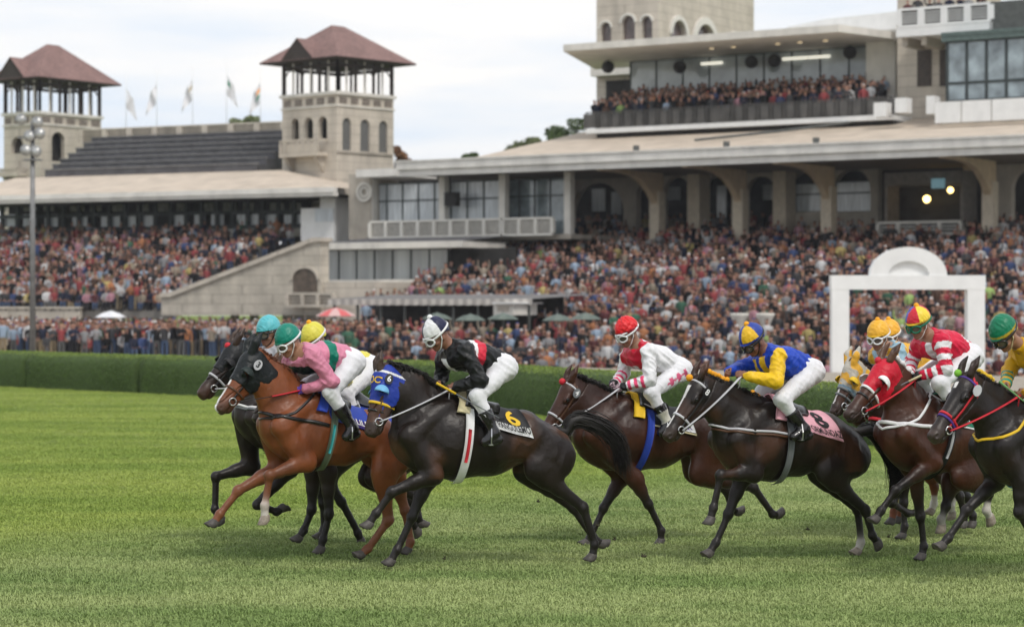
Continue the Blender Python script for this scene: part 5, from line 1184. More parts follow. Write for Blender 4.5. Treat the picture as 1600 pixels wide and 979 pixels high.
        cone(lerp(K, F, 0.1) + bk * 0.018, lerp(K, F, 0.95) + bk * 0.018, 0.019, 0.019, 0.8, k=0.015, col=(fade(0.5, 0.62, PT, lo_c) if sock == 2 else pt))
        pr.append(Ell(F + bk * 0.006, (0.039, 0.036, 0.039), 0.02, tuple(lo_c))); cone(F, Cn, 0.030, 0.036, 0.95, k=0.02, col=tuple(lo_c))
        hoofs.append((Cn, To, F, sock))
    for i, key in enumerate(('hn', 'hf')):
        sg = 1 if key == 'hn' else -1; J = [L(*q) for q in S[key]]; ST, HK, F, Cn, To = J
        sock = S.get('sock', {}).get(key); lo_c = PT if sock is None else A(0.6, 0.56, 0.5)
        hip = T(-0.86, sg * 0.13, -0.34)
        cone(hip, ST, 0.165 * s, 0.100, 0.62, k=0.07, col=body); cone(T(-1.00, sg * 0.115, -0.30), lerp(ST, HK, 0.22), 0.115, 0.086, 0.72, k=0.06, col=body)
        cone(T(-0.84, sg * 0.12, -0.25), lerp(hip, ST, 0.8), 0.14, 0.09, 0.75, k=0.05, col=body)
        cone(lerp(hip, ST, 0.85), lerp(ST, HK, 0.5), 0.100, 0.066, 0.7, k=0.06, col=fade(0.4, 1.2, B, lerp(B, PT, 0.6)))
        cone(lerp(ST, HK, 0.45), HK, 0.060, 0.041, 0.8, k=0.025, col=fade(0.0, 0.7, lerp(B, PT, 0.4), PT))
        up1 = nrm(HK - F); tib = nrm(HK - ST); hp = HK + up1 * 0.055 + tib * 0.035
        cone(HK, hp, 0.036, 0.022, 0.8, k=0.02, col=pt); cone(hp, lerp(ST, HK, 0.55) + (hp - HK) * 0.6, 0.016, 0.03, 0.8, k=0.025, col=pt)
        pr.append(Ell(HK, (0.048, 0.042, 0.05), 0.02, pt))
        bk = nrm(hp - HK - up1 * ((hp - HK) @ up1))
        cone(HK, F, 0.036, 0.029, 0.8, k=0.025, col=(fade(0.45, 0.55, PT, lo_c) if sock == 2 else pt))
        cone(lerp(HK, F, 0.1) + bk * 0.016, lerp(HK, F, 0.95) + bk * 0.018, 0.021, 0.02, 0.8, k=0.015, col=(fade(0.45, 0.55, PT, lo_c) if sock == 2 else pt))
        pr.append(Ell(F, (0.040, 0.037, 0.040), 0.02, tuple(lo_c))); cone(F, Cn, 0.031, 0.037, 0.95, k=0.02, col=tuple(lo_c))
        hoofs.append((Cn, To, F, sock))
    dbg = {'sc': sc, 'HL': HL, 'neck': np.linalg.norm(poll - W)}
    for key in ('fn', 'ff', 'hn', 'hf'):
        J = [L(*q) for q in S[key]]; dbg[key] = [round(float(np.linalg.norm(J[i + 1] - J[i])), 2) for i in range(4)] + ['toez %.2f' % J[-1][2]]
    print(S['id'], 'Wz %.2f Cz %.2f' % (W[2], C[2]), {q: (round(float(v), 2) if not isinstance(v, list) else v) for q, v in dbg.items()})
    # blaze / star
    marks = S.get('blaze')
    def colf(V, soft=0.02):
        c = vcolor(pr, V, soft)
        # real colour variation of the coat: dapples of the flank colour
        n = np.array([mnoise.noise(Vector((v[0] * 3.1, v[1] * 3.1, v[2] * 3.1 + S['a']))) for v in V])
        fl = A(*flank); w = np.clip((n - 0.05) * 2.2, 0, 0.75) * (V[:, 2] > 0.8); isb = np.abs(c - B).sum(1) < 0.03
        c = np.where(isb[:, None], c + (fl - c) * w[:, None], c)
        if marks:
            q = (V - poll) @ R / k
            for (x0, x1, w0, w1) in marks:
                t = (q[:, 0] - x0) / (x1 - x0); ww = w0 + (w1 - w0) * np.clip(t, 0, 1)
                m = (t > 0) & (t < 1) & (np.abs(q[:, 1]) < ww) & (q[:, 2] > -0.07)
                c[m] = (0.75, 0.73, 0.7)
        return c
    Nn = nrm(n2 - n1); p0 = n2 - Nn * 0.05
    D, lo = sgrid(pr, 0.0125, clip=lambda G: (G - p0) @ Nn); V, F = nets(D, lo, 0.0125)
    hm0 = hv_(0.28, 0, -0.08); D, lo = sgrid(pr, 0.0075, clip=lambda G: -((G - p0) @ Nn), bounds=(hm0 - 0.55, hm0 + 0.55)); V2, F2 = nets(D, lo, 0.0075)
    Nv = vnormals(V, F); S_ = S['a']
    dsp = np.array([0.013 * mnoise.noise(Vector((v[0] * 5 + S_, v[1] * 5, v[2] * 3.2))) + 0.013 * (0.30 - abs(mnoise.noise(Vector((v[0] * 9, v[1] * 7 + S_, v[2] * 5))))) for v in V]) * np.clip((V[:, 2] - 0.75) / 0.15, 0, 1) * np.clip(-((V - p0) @ Nn) / 0.12, 0, 1)
    dsp += np.array([0.0035 * (0.3 - abs(mnoise.noise(Vector((v[0] * 22, v[1] * 22, v[2] * 14))))) for v in V]) * np.clip(-((V - p0) @ Nn) / 0.08, 0, 1)
    C1 = colf(V); V = V + Nv * dsp[:, None]
    mkobj('body', np.concatenate([V, V2]), np.concatenate([F, F2 + len(V)]), COAT, root, True, np.concatenate([C1, colf(V2, 0.009)]))
    # hooves
    for Cn, To, Ft, sock in hoofs:
        b = MB(); g = To - Cn; gl = max(np.linalg.norm(g), 0.03); pas = nrm(Cn - Ft); ax = nrm(nrm(g) * 0.6 + pas * 0.8)
        sd = A(0, 1, 0); fo = nrm(np.cross(sd, -ax)); fo = -fo if fo @ g < 0 and abs(fo @ nrm(g)) > 0.15 else fo
        n = 14; rows = [(-0.012, 0.032, 0.0), (0.0, 0.037, 0.0), (0.034, 0.043, 0.010), (0.066, 0.049, 0.022), (0.070, 0.044, 0.022)]
        vv = []
        for (t, r, sh) in rows:
            for q in range(n):
                an = 2 * math.pi * q / n
                vv.append(Vector(Cn + ax * t + fo * (sh + math.cos(an) * r * 1.08 + (0.0 if math.cos(an) > 0 else -0.004)) + sd * math.sin(an) * r - (ax * 0.018 * (1 if math.cos(an) < -0.3 else 0) * (t > 0.05))))
        ff = [tuple(range(n - 1, -1, -1))] + [(i * n + q, i * n + (q + 1) % n, (i + 1) * n + (q + 1) % n, (i + 1) * n + q) for i in range(len(rows) - 1) for q in range(n)]
        ff.append(tuple((len(rows) - 1) * n + q for q in range(n)))
        mkobj('hoof', vv, ff, HOOFW if sock else HOOF, root, True)
    # eyes
    for sg in (1, -1): MB().ball(H(0.19, sg * 0.096, -0.052), 0.020 * k, 12, 8).build('eye', EYE, root, True)
    hm = hairmat(S.get('hair', (0.012, 0.010, 0.009)))
    # mane
    rnd = random.Random(S['id']); b = MB()
    if S.get('mane', 'loose') != 'none':
        nn = 900; mh = 0.6 if S.get('mane') == 'short' else 1.0
        for i in range(nn):
            t = (i + rnd.random()) / nn
            q = lerp(cr2, cr1, t * 2) if t < 0.5 else lerp(cr1, nb + up * 0.06, t * 2 - 1)
            rad = lerp(0.055, 0.075, t)
            p0 = q + up * rad * 0.7 + A(0, rnd.uniform(-0.022, 0.022), 0) - dirx * rnd.uniform(-0.02, 0.02)
            cl = 0.75 + 0.45 * mnoise.noise(Vector((t * 11, S['a'], 0)))
            ln = rnd.uniform(0.05, 0.10) * mh * cl; back = -dirx
            dd = nrm(up * 0.8 + back * rnd.uniform(-0.2, 0.9) + A(0, rnd.uniform(-0.7, 0.7), 0))
            p1 = p0 + dd * ln * 0.6; d2 = nrm(dd * 0.6 + back * rnd.uniform(0.2, 1.1) - up * rnd.uniform(0.0, 0.9) + A(0, rnd.uniform(-0.9, 0.9), 0)); p2 = p1 + d2 * ln * 0.45
            p3 = p2 + nrm(d2 - up * 0.8) * ln * 0.35
            b.tube([p0 - up * 0.03, p1, p2, p3], [0.0065, 0.006, 0.0045, 0.0015], 4, cap=False)
        b.build('mane', hm, root, True)
    # tail
    if S.get('tail'):
        tp = [L(*q) for q in S['tail']]; dock = T(-1.02, 0, -0.10); tp = [dock] + tp; b = MB(); n = len(tp)
        pass
        def crv(t):
            x = t * (n - 1); i = min(int(x), n - 2); f = x - i
            a, bb, c2, d2 = tp[max(i - 1, 0)], tp[i], tp[i + 1], tp[min(i + 2, n - 1)]
            return 0.5 * ((2 * bb) + (c2 - a) * f + (2 * a - 5 * bb + 4 * c2 - d2) * f * f + (3 * bb - a - 3 * c2 + d2) * f ** 3)
        cp = [dock + dirx * 0.10] + [crv(q / 10) for q in range(0, 9)]; b.tube(cp, [0.045, 0.045, 0.05, 0.052, 0.05, 0.048, 0.044, 0.036, 0.024, 0.01], 10)
        for i in range(820):
            off = A(rnd.gauss(0, 1), rnd.gauss(0, 0.7), rnd.gauss(0, 1)); ph = rnd.uniform(0, 6)
            e = rnd.uniform(0.72, 1.0); st = rnd.uniform(0, 0.25); pts = []; rs = []
            for q in range(9):
                t = st + (e - st) * q / 8; sp = S.get('tsp', 0.029) * (0.45 + 1.2 * t - 0.4 * t * t)
                pts.append(crv(t) + off * sp + A(0, 0, 1) * 0.012 * math.sin(ph + t * 7)); rs.append(0.0040 * (1 - (q / 8) ** 2) + 0.0010)
            b.tube(pts, rs, 4, cap=False)
        b.build('tail', hm, root, True)
    # ---------------- tack
    hd = [p for p in pr if p.g == 'head' and not p.sub]
    hdn = hd[:10]                                                    # the skull without ears
    def hv(x, y, z): return poll + R @ (A(x, y, z) * k)
    def loop(x, zc, tilt, width, m, name='strap', a0=0.0, a1=2 * math.pi, th=0.006):
        e1 = R @ A(math.sin(tilt), 0, math.cos(tilt)); e2 = R @ A(0, 1, 0)
        v, f = strap_loop(hdn, hv(x, 0, zc), e1, e2, width, th, 0.001, 36, a0, a1, 0.22)
        return mkobj(name, v, f, m, root, True)
    tk = S['tack']
    if 'hood' in tk:
        hm_, edge = tk['hood']
        ear = [p for p in pr if p.g == 'head' and not p.sub]
        hp = (hd if tk.get('hoodears') else hdn) + [Cone(n1 * 0 + lerp(n2, n1, 0.0), lerp(n2, n1, 0.55), 0.10, 0.13, 0.6, 0.05, (0, 0, 0))]
        xe = tk.get('hoodx', 0.31)
        def clip(G):
            q = (G - poll) @ R / k
            dn = np.maximum(q[..., 0] - xe + 0.10 * (-q[..., 2]) * 0, -(q[..., 0] + 0.03))
            ax = q[..., 0] + 0.6 * q[..., 2]
            neck = -(ax + 0.12 + (0.12 if tk.get('hoodears') else 0.0))
            dn = np.maximum(q[..., 0] - xe, neck)
            for sg in (1, -1):
                dn = np.maximum(dn, 0.034 - np.sqrt((q[..., 0] - 0.185) ** 2 + (q[..., 1] - sg * 0.09) ** 2 + (q[..., 2] + 0.05) ** 2))
            return dn
        skin('hood', hp, 0.0075, FAB, root, infl=0.009, clip=clip, color=tk['hoodcol'](poll, R, k) if 'hoodcol' in tk else (lambda V: np.broadcast_to(A(*hm_), V.shape)), wr=0.003, ws=25)
        if edge is not None: loop(xe, -0.09, 0.0, 0.022, edge, 'hood_binding', th=0.012)
    if 'cups' in tk:
        for sg in (1, -1):
            b = MB(); c0 = A(0.205, sg * 0.098, -0.055); n = 12; rows = 5; v = []; f = []
            for i in range(rows + 1):
                ph = (math.pi / 2) * i / rows
                for j in range(n + 1):
                    th = math.pi * (-0.5 + j / n)                    # half dome open to the front of the head
                    rr = 0.070 * math.cos(ph)
                    v.append(hv(*(c0 + A(-rr * math.cos(th) + 0.012, sg * (0.050 * math.sin(ph)), rr * math.sin(th)))))
            for i in range(rows):
                for j in range(n): f.append((i * (n + 1) + j, i * (n + 1) + j + 1, (i + 1) * (n + 1) + j + 1, (i + 1) * (n + 1) + j))
            o = mkobj('blinker_cup', v, f, tk['cups'], root, True); md = o.modifiers.new('s', 'SOLIDIFY'); md.thickness = 0.007
    bm = tk.get('bridle', LEATHER)
    loop(0.38, -0.09, 0.0, 0.020, tk.get('nose', bm), 'noseband', th=0.008)
    if 'band2' in tk: loop(0.405, -0.09, 0.0, 0.02, tk['band2'], 'noseband', th=0.007)
    loop(0.06, -0.10, -0.15, 0.018, tk.get('brow', bm), 'browband', -2.2, 2.2, th=0.007)
    for sg in (1, -1):
        v, f = strap_path(hdn, [hv(0.0, sg * 0.06, -0.03), hv(0.12, sg * 0.1, -0.10), hv(0.28, sg * 0.09, -0.115), hv(0.46, sg * 0.07, -0.105)],
                          [hv(0.0, 0, -0.06), hv(0.12, 0, -0.09), hv(0.28, 0, -0.10), hv(0.46, 0, -0.09)], 0.018, 0.006, 0.001, 6)
        mkobj('cheek_strap', v, f, bm, root, True)
        b = MB(); cc = hv(0.475, sg * 0.064, -0.105); n = 14
        b.tube([cc + R @ A(0.032 * math.cos(6.284 * i / n), 0, 0.032 * math.sin(6.284 * i / n)) for i in range(n + 1)], 0.006, 6)
        b.build('bit_ring', STEEL, root, True)
        v, f = strap_path(hdn, [hv(0.02, sg * 0.08, -0.06), hv(0.10, sg * 0.085, -0.17), hv(0.16, sg * 0.03, -0.26)],
                          [hv(0.02, 0, -0.06), hv(0.10, 0, -0.13), hv(0.16, 0, -0.15)], 0.016, 0.006, 0.001, 6)
        mkobj('throat_strap', v, f, tk.get('throat', bm), root, True)
    if 'plate' in tk:
        txt, bg, fg = tk['plate']; b = MB(); c0 = hv(0.075, 0.103, -0.085)
        pc = A(0.085, 0.108, -0.09)
        poly = [(0.045 * math.cos(q) * 0.85, 0.045 * math.sin(q) * 1.1) for q in np.linspace(0, 2 * math.pi, 14)[:-1]]
        b.prism(poly, lambda u_, v_, t_: Vector(hv(pc[0] - v_, pc[1] + t_, pc[2] - u_)), 0, 0.008)
        pl = b.build('number_tag', bg, root)
        text_on(txt, 0.075, lambda u_, v_: Vector(hv(pc[0] - v_, pc[1] + 0.012, pc[2] - u_)), fg, pl, 'numeral')
    if 'emblem' in tk: text_on(tk['emblem'][0], 0.085, lambda u_, v_: Vector(trace(hdn, [hv(0.115 - v_, 0.055 + u_ * 0.8, 0.2)], [-R[:, 2]], 0.016)[0]), tk['emblem'][1], root, 'emblem')
    if 'pom' in tk: MB().ball(hv(0.02, 0.02, 0.03) if 'pomat' not in tk else hv(*tk['pomat']), 0.032, 12, 8).build('pompom', tk['pom'], root, True)
    trunk = pr[:5] + [p for p in pr[5:14]]
    allp = [p for p in pr if p.g != 'head']
    body_t = [p for p in pr[:14]]
    # saddle cloth, saddle, girth
    def drape(x0, x1, t0, t1, m, name, off=0.012, th=0.010, lean=0.0, nx=10, nt=30, taper=0.0, par=None, ps=None):
        V = []; 
        for j in range(nt + 1):
            th_ = t0 + (t1 - t0) * j / nt; fr_ = abs(th_) / max(abs(t0), abs(t1))
            for i in range(nx + 1):
                x = x0 + (x1 - x0) * i / nx
                x = x - lean * fr_ * fr_ + taper * fr_ * (0.5 - i / nx)
                o = T(x, 0, -0.34); dr = A(0, math.sin(th_), 0) + up * math.cos(th_)
                V.append((o + dr * 0.62, -dr))
        P = trace(ps or body_t, [q[0] for q in V], [q[1] for q in V], off); N = -np.array([q[1] for q in V])
        n = (nx + 1) * (nt + 1); Vv = np.concatenate([P, P + N * th]); F = []
        a = lambda i, j: j * (nx + 1) + i
        for j in range(nt):
            for i in range(nx):
                F.append((a(i, j), a(i, j + 1), a(i + 1, j + 1), a(i + 1, j))); F.append((n + a(i, j), n + a(i + 1, j), n + a(i + 1, j + 1), n + a(i, j + 1)))
        bd = [a(i, 0) for i in range(nx)] + [a(nx, j) for j in range(nt)] + [a(i, nt) for i in range(nx, 0, -1)] + [a(0, j) for j in range(nt, 0, -1)]
        for q in range(len(bd)): p2 = bd[(q + 1) % len(bd)]; F.append((bd[q], bd[q] + n, p2 + n, p2))
        return mkobj(name, Vv, F, m, par or root, True)
    cl = S['cloth']; x0, x1, tm, lean = cl['x0'], cl['x1'], cl['t'], cl.get('lean', 0.05)
    co = drape(x0, x1, -tm, tm, cl['m'], 'saddlecloth', lean=lean)
    if 'edge' in cl: drape(x0 + 0.012, x1 - 0.012, tm - 0.02, tm + 0.05, cl['edge'], 'cloth_border', off=0.010, lean=lean, nt=3, par=co)
    if 'strip' in cl: drape(x0 - 0.03 if cl.get('stripfull') else lerp(x0, x1, 0.30), x1 + 0.005, tm - 0.25, tm - 0.01, cl['strip'], 'name_panel', off=0.020, th=0.004, lean=lean, nt=4, par=co)
    def cmap(xm, tmid, hgt):
        def f(u_, v_):
            th_ = tmid - v_ / 0.36; x = xm - u_ / sc; x -= lean * (th_ / tm) ** 2
            o = T(x, 0, -0.34); dr = A(0, math.sin(th_), 0) + up * math.cos(th_)
            P = trace(body_t, [o + dr * 0.62], [-dr], hgt)[0]
            return Vector(P)
        return f
    for (txt, size, fx, ft, m, *fit) in cl.get('text', []):
        text_on(txt, size, cmap(lerp(x0, x1, fx), ft, 0.030 if len(txt) == 1 else 0.040), m, co, 'lettering', fit[0] if fit else None)
    if 'pad' in S: drape(x0 + 0.05, x0 - 0.05, -S['pad'][1], S['pad'][1], S['pad'][0], 'saddle_pad', off=0.024, th=0.012, lean=-0.02, nx=4)
    drape(x0 - 0.02, x0 - 0.30, -0.62, 0.62, LEATHER, 'saddle', off=0.026, th=0.022, lean=-0.03, nx=8)
    gm = S['girth'][0]; gx = S['girth'][1]
    drape(gx + 0.035, gx - 0.035, 0.55, math.pi - 0.02, gm, 'girth_strap', off=0.008 if gx > x0 else 0.024, th=0.006, lean=S['girth'][2] if len(S['girth']) > 2 else -0.1, nx=3, nt=34)
    drape(gx + 0.035, gx - 0.035, -math.pi + 0.02, -0.55, gm, 'girth_strap', off=0.008, th=0.006, lean=S['girth'][2] if len(S['girth']) > 2 else -0.1, nx=3, nt=24)
    if 'gpatch' in S: drape(gx + 0.013, gx - 0.013, 1.35, 2.3, S['gpatch'], 'girth_patch', off=0.034, th=0.006, lean=(S['girth'][2] if len(S['girth']) > 2 else -0.1) * 0.542, nx=2, nt=6)
    np_ = [p for p in pr if p.g != 'head']
    def run(P, w, m, name, th=0.007):
        pts = [T(*q) for q in P]; cs = [T(min(q[0], 0.10) - 0.02, 0, q[2] - 0.03) for q in P]
        v, f = strap_path(np_, pts, cs, w, th, 0.004, 5, 0.5); mkobj(name, v, f, m, root, True)
    if 'breast' in S:
        bmats = S['breast'] if isinstance(S['breast'], (list, tuple)) else [S['breast']]
        for q, bmt in enumerate(bmats):
            dz = -0.026 * q; half = [(-0.15, .26, -0.30), (0.0, .27, -0.31), (0.12, .26, -0.33), (0.24, .20, -0.36), (0.33, .10, -0.385)]
            P = [(x, y, z + dz) for x, y, z in half] + [(0.37, 0, -0.39 + dz)] + [(x, -y, z + dz) for x, y, z in half[::-1]]
            run(P, 0.020 if len(bmats) > 1 else 0.032, bmt, 'breastplate')
    if 'neckstrap' in S:
        half = [(-0.02, .06, 0.02), (0.06, .16, -0.08), (0.14, .22, -0.18), (0.22, .22, -0.29), (0.30, .15, -0.39)]
        run(half + [(0.36, 0, -0.45)] + [(x, -y, z) for x, y, z in half[::-1]], 0.022, S['neckstrap'], 'neck_strap')
    if 'crest' in S:
        cm, segs = S['crest']
        for (ta, tb) in segs:
            b = MB()
            nn = int((tb - ta) * 60)
            for i in range(nn):
                t = ta + (tb - ta) * i / nn; q = lerp(cr2, cr1, t * 2) if t < 0.5 else lerp(cr1, nb + up * 0.02, t * 2 - 1)
                b.ball(q + up * (0.085 if t < 0.5 else 0.105) + A(0, rnd.uniform(-0.012, 0.012), rnd.uniform(-0.005, 0.008)), rnd.uniform(0.017, 0.026), 7, 5)
            b.build('mane_ribbon', cm, root, True)
    S['_'] = dict(fr=fr, root=root, T=T, H=hv, up=up, prims=allp, sc=sc, dirx=dirx)
    return root

def text_on(txt, size, fn, m, parent, name, fit=None):
    cu = bpy.data.curves.new(name, 'FONT'); cu.body = txt; cu.size = size; cu.align_x = 'CENTER'; cu.align_y = 'CENTER'
    cu.offset = size * 0.022; cu.resolution_u = 3
    to = bpy.data.objects.new(name, cu); COL.objects.link(to)
    dg = bpy.context.evaluated_depsgraph_get(); dg.update()
    me = bpy.data.meshes.new_from_object(to.evaluated_get(dg))
    bpy.data.objects.remove(to); bpy.data.curves.remove(cu)
    if not len(me.vertices): return None
    wd = max(v.co.x for v in me.vertices) - min(v.co.x for v in me.vertices); xs = fit / wd if fit else 1.0
    V = [fn(v.co.x * xs, v.co.y) for v in me.vertices]; F = [tuple(p.vertices) for p in me.polygons]
    return mkobj(name, V, F, m, parent)

FAB = mat('racing_silk', attr='Col', rough=0.45, var=0.08, vscale=6, bump=0.010, bscale=17, spec=0.3)

# ------------------------------------------------------------------ jockeys
SKIN = mat('skin_and_hair', attr='Col', rough=0.5, var=0.06, vscale=20, bump=0.001, bscale=120, spec=0.4)
LENS = mat('goggle_lens', (0.10, 0.08, 0.07), rough=0.08, spec=0.8, coat=0.6)
BOOT = mat('boot_leather', (0.012, 0.011, 0.012), rough=0.22, var=0.3, vscale=20, bump=0.003, bscale=22, coat=0.5)
BREECH = mat('breeches_cloth', attr='Col', rough=0.6, var=0.05, vscale=8, bump=0.008, bscale=18)
CAPM = mat('cap_silk', attr='Col', rough=0.4, var=0.06, vscale=14, bump=0.004, bscale=35)

def hand_prims(wr, dr, pn, sd, col, s=1.0):
    """fist holding a rein: wr wrist, dr forearm direction, pn palm normal, sd thumb side"""
    dr = nrm(dr); pn = nrm(pn - dr * (pn @ dr)); th = np.cross(dr, pn) * 1.0
    if th @ sd < 0: th = -th
    P = []
    fr = (wr, np.stack([dr, th, pn], 1))
    def c(a, b, ra, rb, sq=1, k=0.006): P.append(Cone(A(*a) * s, A(*b) * s, ra * s, rb * s, sq, k, col, fr))
    P.append(Ell(A(0.045, 0.0, 0.0) * s, A(0.045, 0.040, 0.019) * s, 0.012, col, fr))
    c((-0.03, 0, 0), (0.02, 0, 0), 0.026, 0.028, 1.1, 0.015)
    for i, (y, ln) in enumerate(((0.030, 0.95), (0.010, 1.05), (-0.011, 1.0), (-0.030, 0.8))):
        k0 = (0.078 + 0.004 * (1 - abs(i - 1)), y, -0.004); k1 = (k0[0] + 0.030 * ln, y * 0.95, 0.012)
        k2 = (k0[0] + 0.024 * ln, y * 0.9, 0.040 * ln); k3 = (k0[0] + 0.002, y * 0.88, 0.044 * ln)
        c(k0, k1, 0.0105, 0.0098); c(k1, k2, 0.0098, 0.009, 1, 0.003); c(k2, k3, 0.009, 0.0075, 1, 0.003)
    c((0.02, 0.032, 0.006), (0.055, 0.050, 0.022), 0.014, 0.011); c((0.055, 0.050, 0.022), (0.088, 0.034, 0.040), 0.011, 0.008, 1, 0.003)
    return P

def make_rider(S, R):
    """S horse spec (already built), R rider spec: joints as (px,py,w)"""
    fr = S['_']['fr']; L = fr.L
    root = empty('person', M=fr.M, label=R['label'], cat='person', group='jockeys racing on the horses')
    J = {k: L(*v) for k, v in R['j'].items()}
    hc = J['head']; yaw = math.radians(R.get('yaw', 0)); pit = math.radians(R.get('pitch', 25)); hs = R.get('hs', 1.0)
    fw = A(math.cos(yaw) * math.cos(pit), math.sin(yaw) * math.cos(pit), -math.sin(pit)); lt = nrm(np.cross(A(0, 0, 1), fw)); upv = np.cross(fw, lt)
    Hf = (hc, np.stack([fw, lt, upv], 1))
    skinc = R.get('skin', (0.30, 0.15, 0.09)); hair = (0.015, 0.01, 0.008)
    P = []
    def c(a, b, ra, rb, sq=1, k=0.02, col=skinc, f=None, g=''): P.append(Cone(a, b, ra, rb, sq, k, col, f, g=g)); return P[-1]
    def he(cc, r, k=0.012, col=skinc, sub=False): P.append(Ell(A(*cc) * hs, A(*r) * hs, k, col, Hf, sub, g='head'))
    he((0, 0, 0.02), (0.095, 0.074, 0.105)); he((0.035, 0, -0.055), (0.055, 0.048, 0.055), 0.03); he((0.070, 0, -0.088), (0.022, 0.024, 0.018), 0.015)
    P.append(Cone(A(0.088, 0, 0.005) * hs, A(0.108, 0, -0.032) * hs, 0.010 * hs, 0.015 * hs, 1, 0.01, skinc, Hf, g='head'))
    he((0.084, 0, 0.028), (0.018, 0.05, 0.012), 0.012)
    for sg in (1, -1):
        he((0.092, sg * 0.032, 0.008), (0.016, 0.018, 0.014), 0.006, (0.1, 0.05, 0.035), True)
        he((0.082, sg * 0.032, 0.006), (0.012, 0.012, 0.010), 0.002, (0.02, 0.015, 0.012)); he((0.062, sg * 0.048, -0.03), (0.025, 0.02, 0.02), 0.015)
        he((-0.005, sg * 0.076, -0.012), (0.02, 0.010, 0.03), 0.006)
    he((0.088, 0, -0.058), (0.012, 0.024, 0.006), 0.004, (0.32, 0.11, 0.09)); he((0.086, 0, -0.069), (0.012, 0.02, 0.006), 0.004, (0.32, 0.11, 0.09))
    nk = J['neck']
    c(nk, hc + Hf[1] @ A(-0.03, 0, -0.05), 0.058, 0.052, 1, 0.03)
    headp = list(P)
    sn, sf = J['sn'], J['sf']; pel = J['pel']; chest = lerp(sn, sf, 0.5); 
    back = J.get('back', lerp(chest, pel, 0.5) + A(0, 0, 0.05))
    mid = lerp(chest, pel, 0.5) * 0.4 + back * 0.6 - nrm(back - lerp(chest, pel, 0.5)) * 0.09
    tors = []
    def t(a, b, ra, rb, sq=1, k=0.05, g='torso'): q = Cone(a, b, ra, rb, sq, k, skinc, g=g); tors.append(q); return q
    t(pel, mid, 0.115, 0.115, 1.2); t(mid, lerp(mid, chest, 0.8), 0.115, 0.118, 1.3); t(lerp(chest, sn, 0.85), lerp(chest, sf, 0.85), 0.072, 0.072, 1, 0.06); t(chest, nk, 0.085, 0.055, 1.1, 0.04)
    arms = {}
    for s_, sh, el, ha in (('n', sn, J['en'], J['hn']), ('f', sf, J['ef'], J['hf'])):
        fd = nrm(ha - el); wr = ha - fd * 0.05; arms[s_] = (sh, el, wr, fd)
        tors.append(Cone(sh, el, 0.057, 0.044, 1, 0.03, skinc, g='arm_' + s_)); tors.append(Cone(el, wr, 0.044, 0.029, 1, 0.02, skinc, g='fore_' + s_))
    legs = []
    for s_, hp, kn, an in (('n', pel + A(0, 0.10, -0.03), J['kn'], J['an']), ('f', pel + A(0, -0.10, -0.03), J['kf'], J['af'])):
        legs.append(Cone(hp + A(-0.02, 0, 0), kn, 0.088, 0.058, 1, 0.04, skinc, g='thigh_' + s_)); legs.append(Cone(kn, lerp(kn, an, R.get('boottop', 0.42)), 0.056, 0.044, 1, 0.03, skinc, g='shin_' + s_))
        legs.append(Cone(lerp(kn, an, 0.4), an, 0.048, 0.036, 1, 0.02, skinc, g='low_' + s_))
        legs.append(Ell(hp + A(-0.025, 0, 0.01), (0.095, 0.082, 0.09), 0.05, skinc, g='thigh_' + s_))
    feet = []
    for s_, an in (('n', J['an']), ('f', J['af'])):
        toe = J.get('t' + s_, an + A(0.15, 0.03 if s_ == 'n' else -0.03, -0.04)); hl = an + nrm(an - toe) * 0.05 * A(1, 1, 0) + A(0, 0, -0.055)
        feet.append(Cone(an, toe, 0.040, 0.030, 1.1, 0.02, skinc, g='foot_' + s_)); feet.append(Cone(hl, lerp(hl, toe, 0.5) + A(0, 0, -0.012), 0.034, 0.034, 1.0, 0.02, skinc, g='foot_' + s_))
    allp = headp + tors + legs + feet
    D, lo = sgrid(allp, 0.011, -0.004); V1, F1 = nets(D, lo, 0.011); C1 = vcolor(allp, V1)
    D, lo = sgrid(headp, 0.0065); V2, F2 = nets(D, lo, 0.0065); C2 = vcolor(headp, V2, 0.004)
    Vs, Fs, Cs = [V1, V2], [F1, F2 + len(V1)], [C1, C2]; nV = len(V1) + len(V2)
    gl = R.get('gloves', skinc)
    for s_ in ('n', 'f'):
        sh, el, wr, fd = arms[s_]; hp = hand_prims(wr, fd, A(0.1, -0.9 if s_ == 'n' else 0.9, -0.35), A(0, 0, 1), gl, 0.95)
        D, lo = sgrid(hp, 0.005); V3, F3 = nets(D, lo, 0.005); Vs.append(V3); Fs.append(F3 + nV); Cs.append(np.broadcast_to(A(*gl), V3.shape) if 'glovecol' not in R else R['glovecol'](V3, wr, fd)); nV += len(V3)
    mkobj('body', np.concatenate(Vs), np.concatenate(Fs), SKIN, root, True, np.concatenate(Cs))
    # clothes
    jk = R['jacket']
    ax = nrm(pel - chest); tl = np.linalg.norm(pel - chest)
    def info(V):
        lat = V[:, 1] - (lerp(chest, pel, 0.5))[1]; tt = ((V - chest) @ ax) / tl
        ds = {g: np.min([p.d(V) for p in tors if p.g == g], axis=0) for g in ('torso', 'arm_n', 'arm_f', 'fore_n', 'fore_f')}
        gs = list(ds); idx = np.argmin(np.stack([ds[g] for g in gs]), axis=0); part = np.array(gs)[idx]
        at = np.zeros(len(V))
        for s2 in 'nf':
            sh, el, wr, fd = arms[s2]
            l1 = np.linalg.norm(el - sh); l2 = np.linalg.norm(wr - el)
            a1 = np.clip((V - sh) @ nrm(el - sh) / l1, 0, 1); a2 = 1 + np.clip((V - el) @ nrm(wr - el) / l2, 0, 1)
            at = np.where(part == 'arm_' + s2, a1, at); at = np.where(part == 'fore_' + s2, a2, at)
        return dict(V=V, lat=lat, t=tt, part=part, at=at, chest=chest, nk=nk, sn=sn, sf=sf)
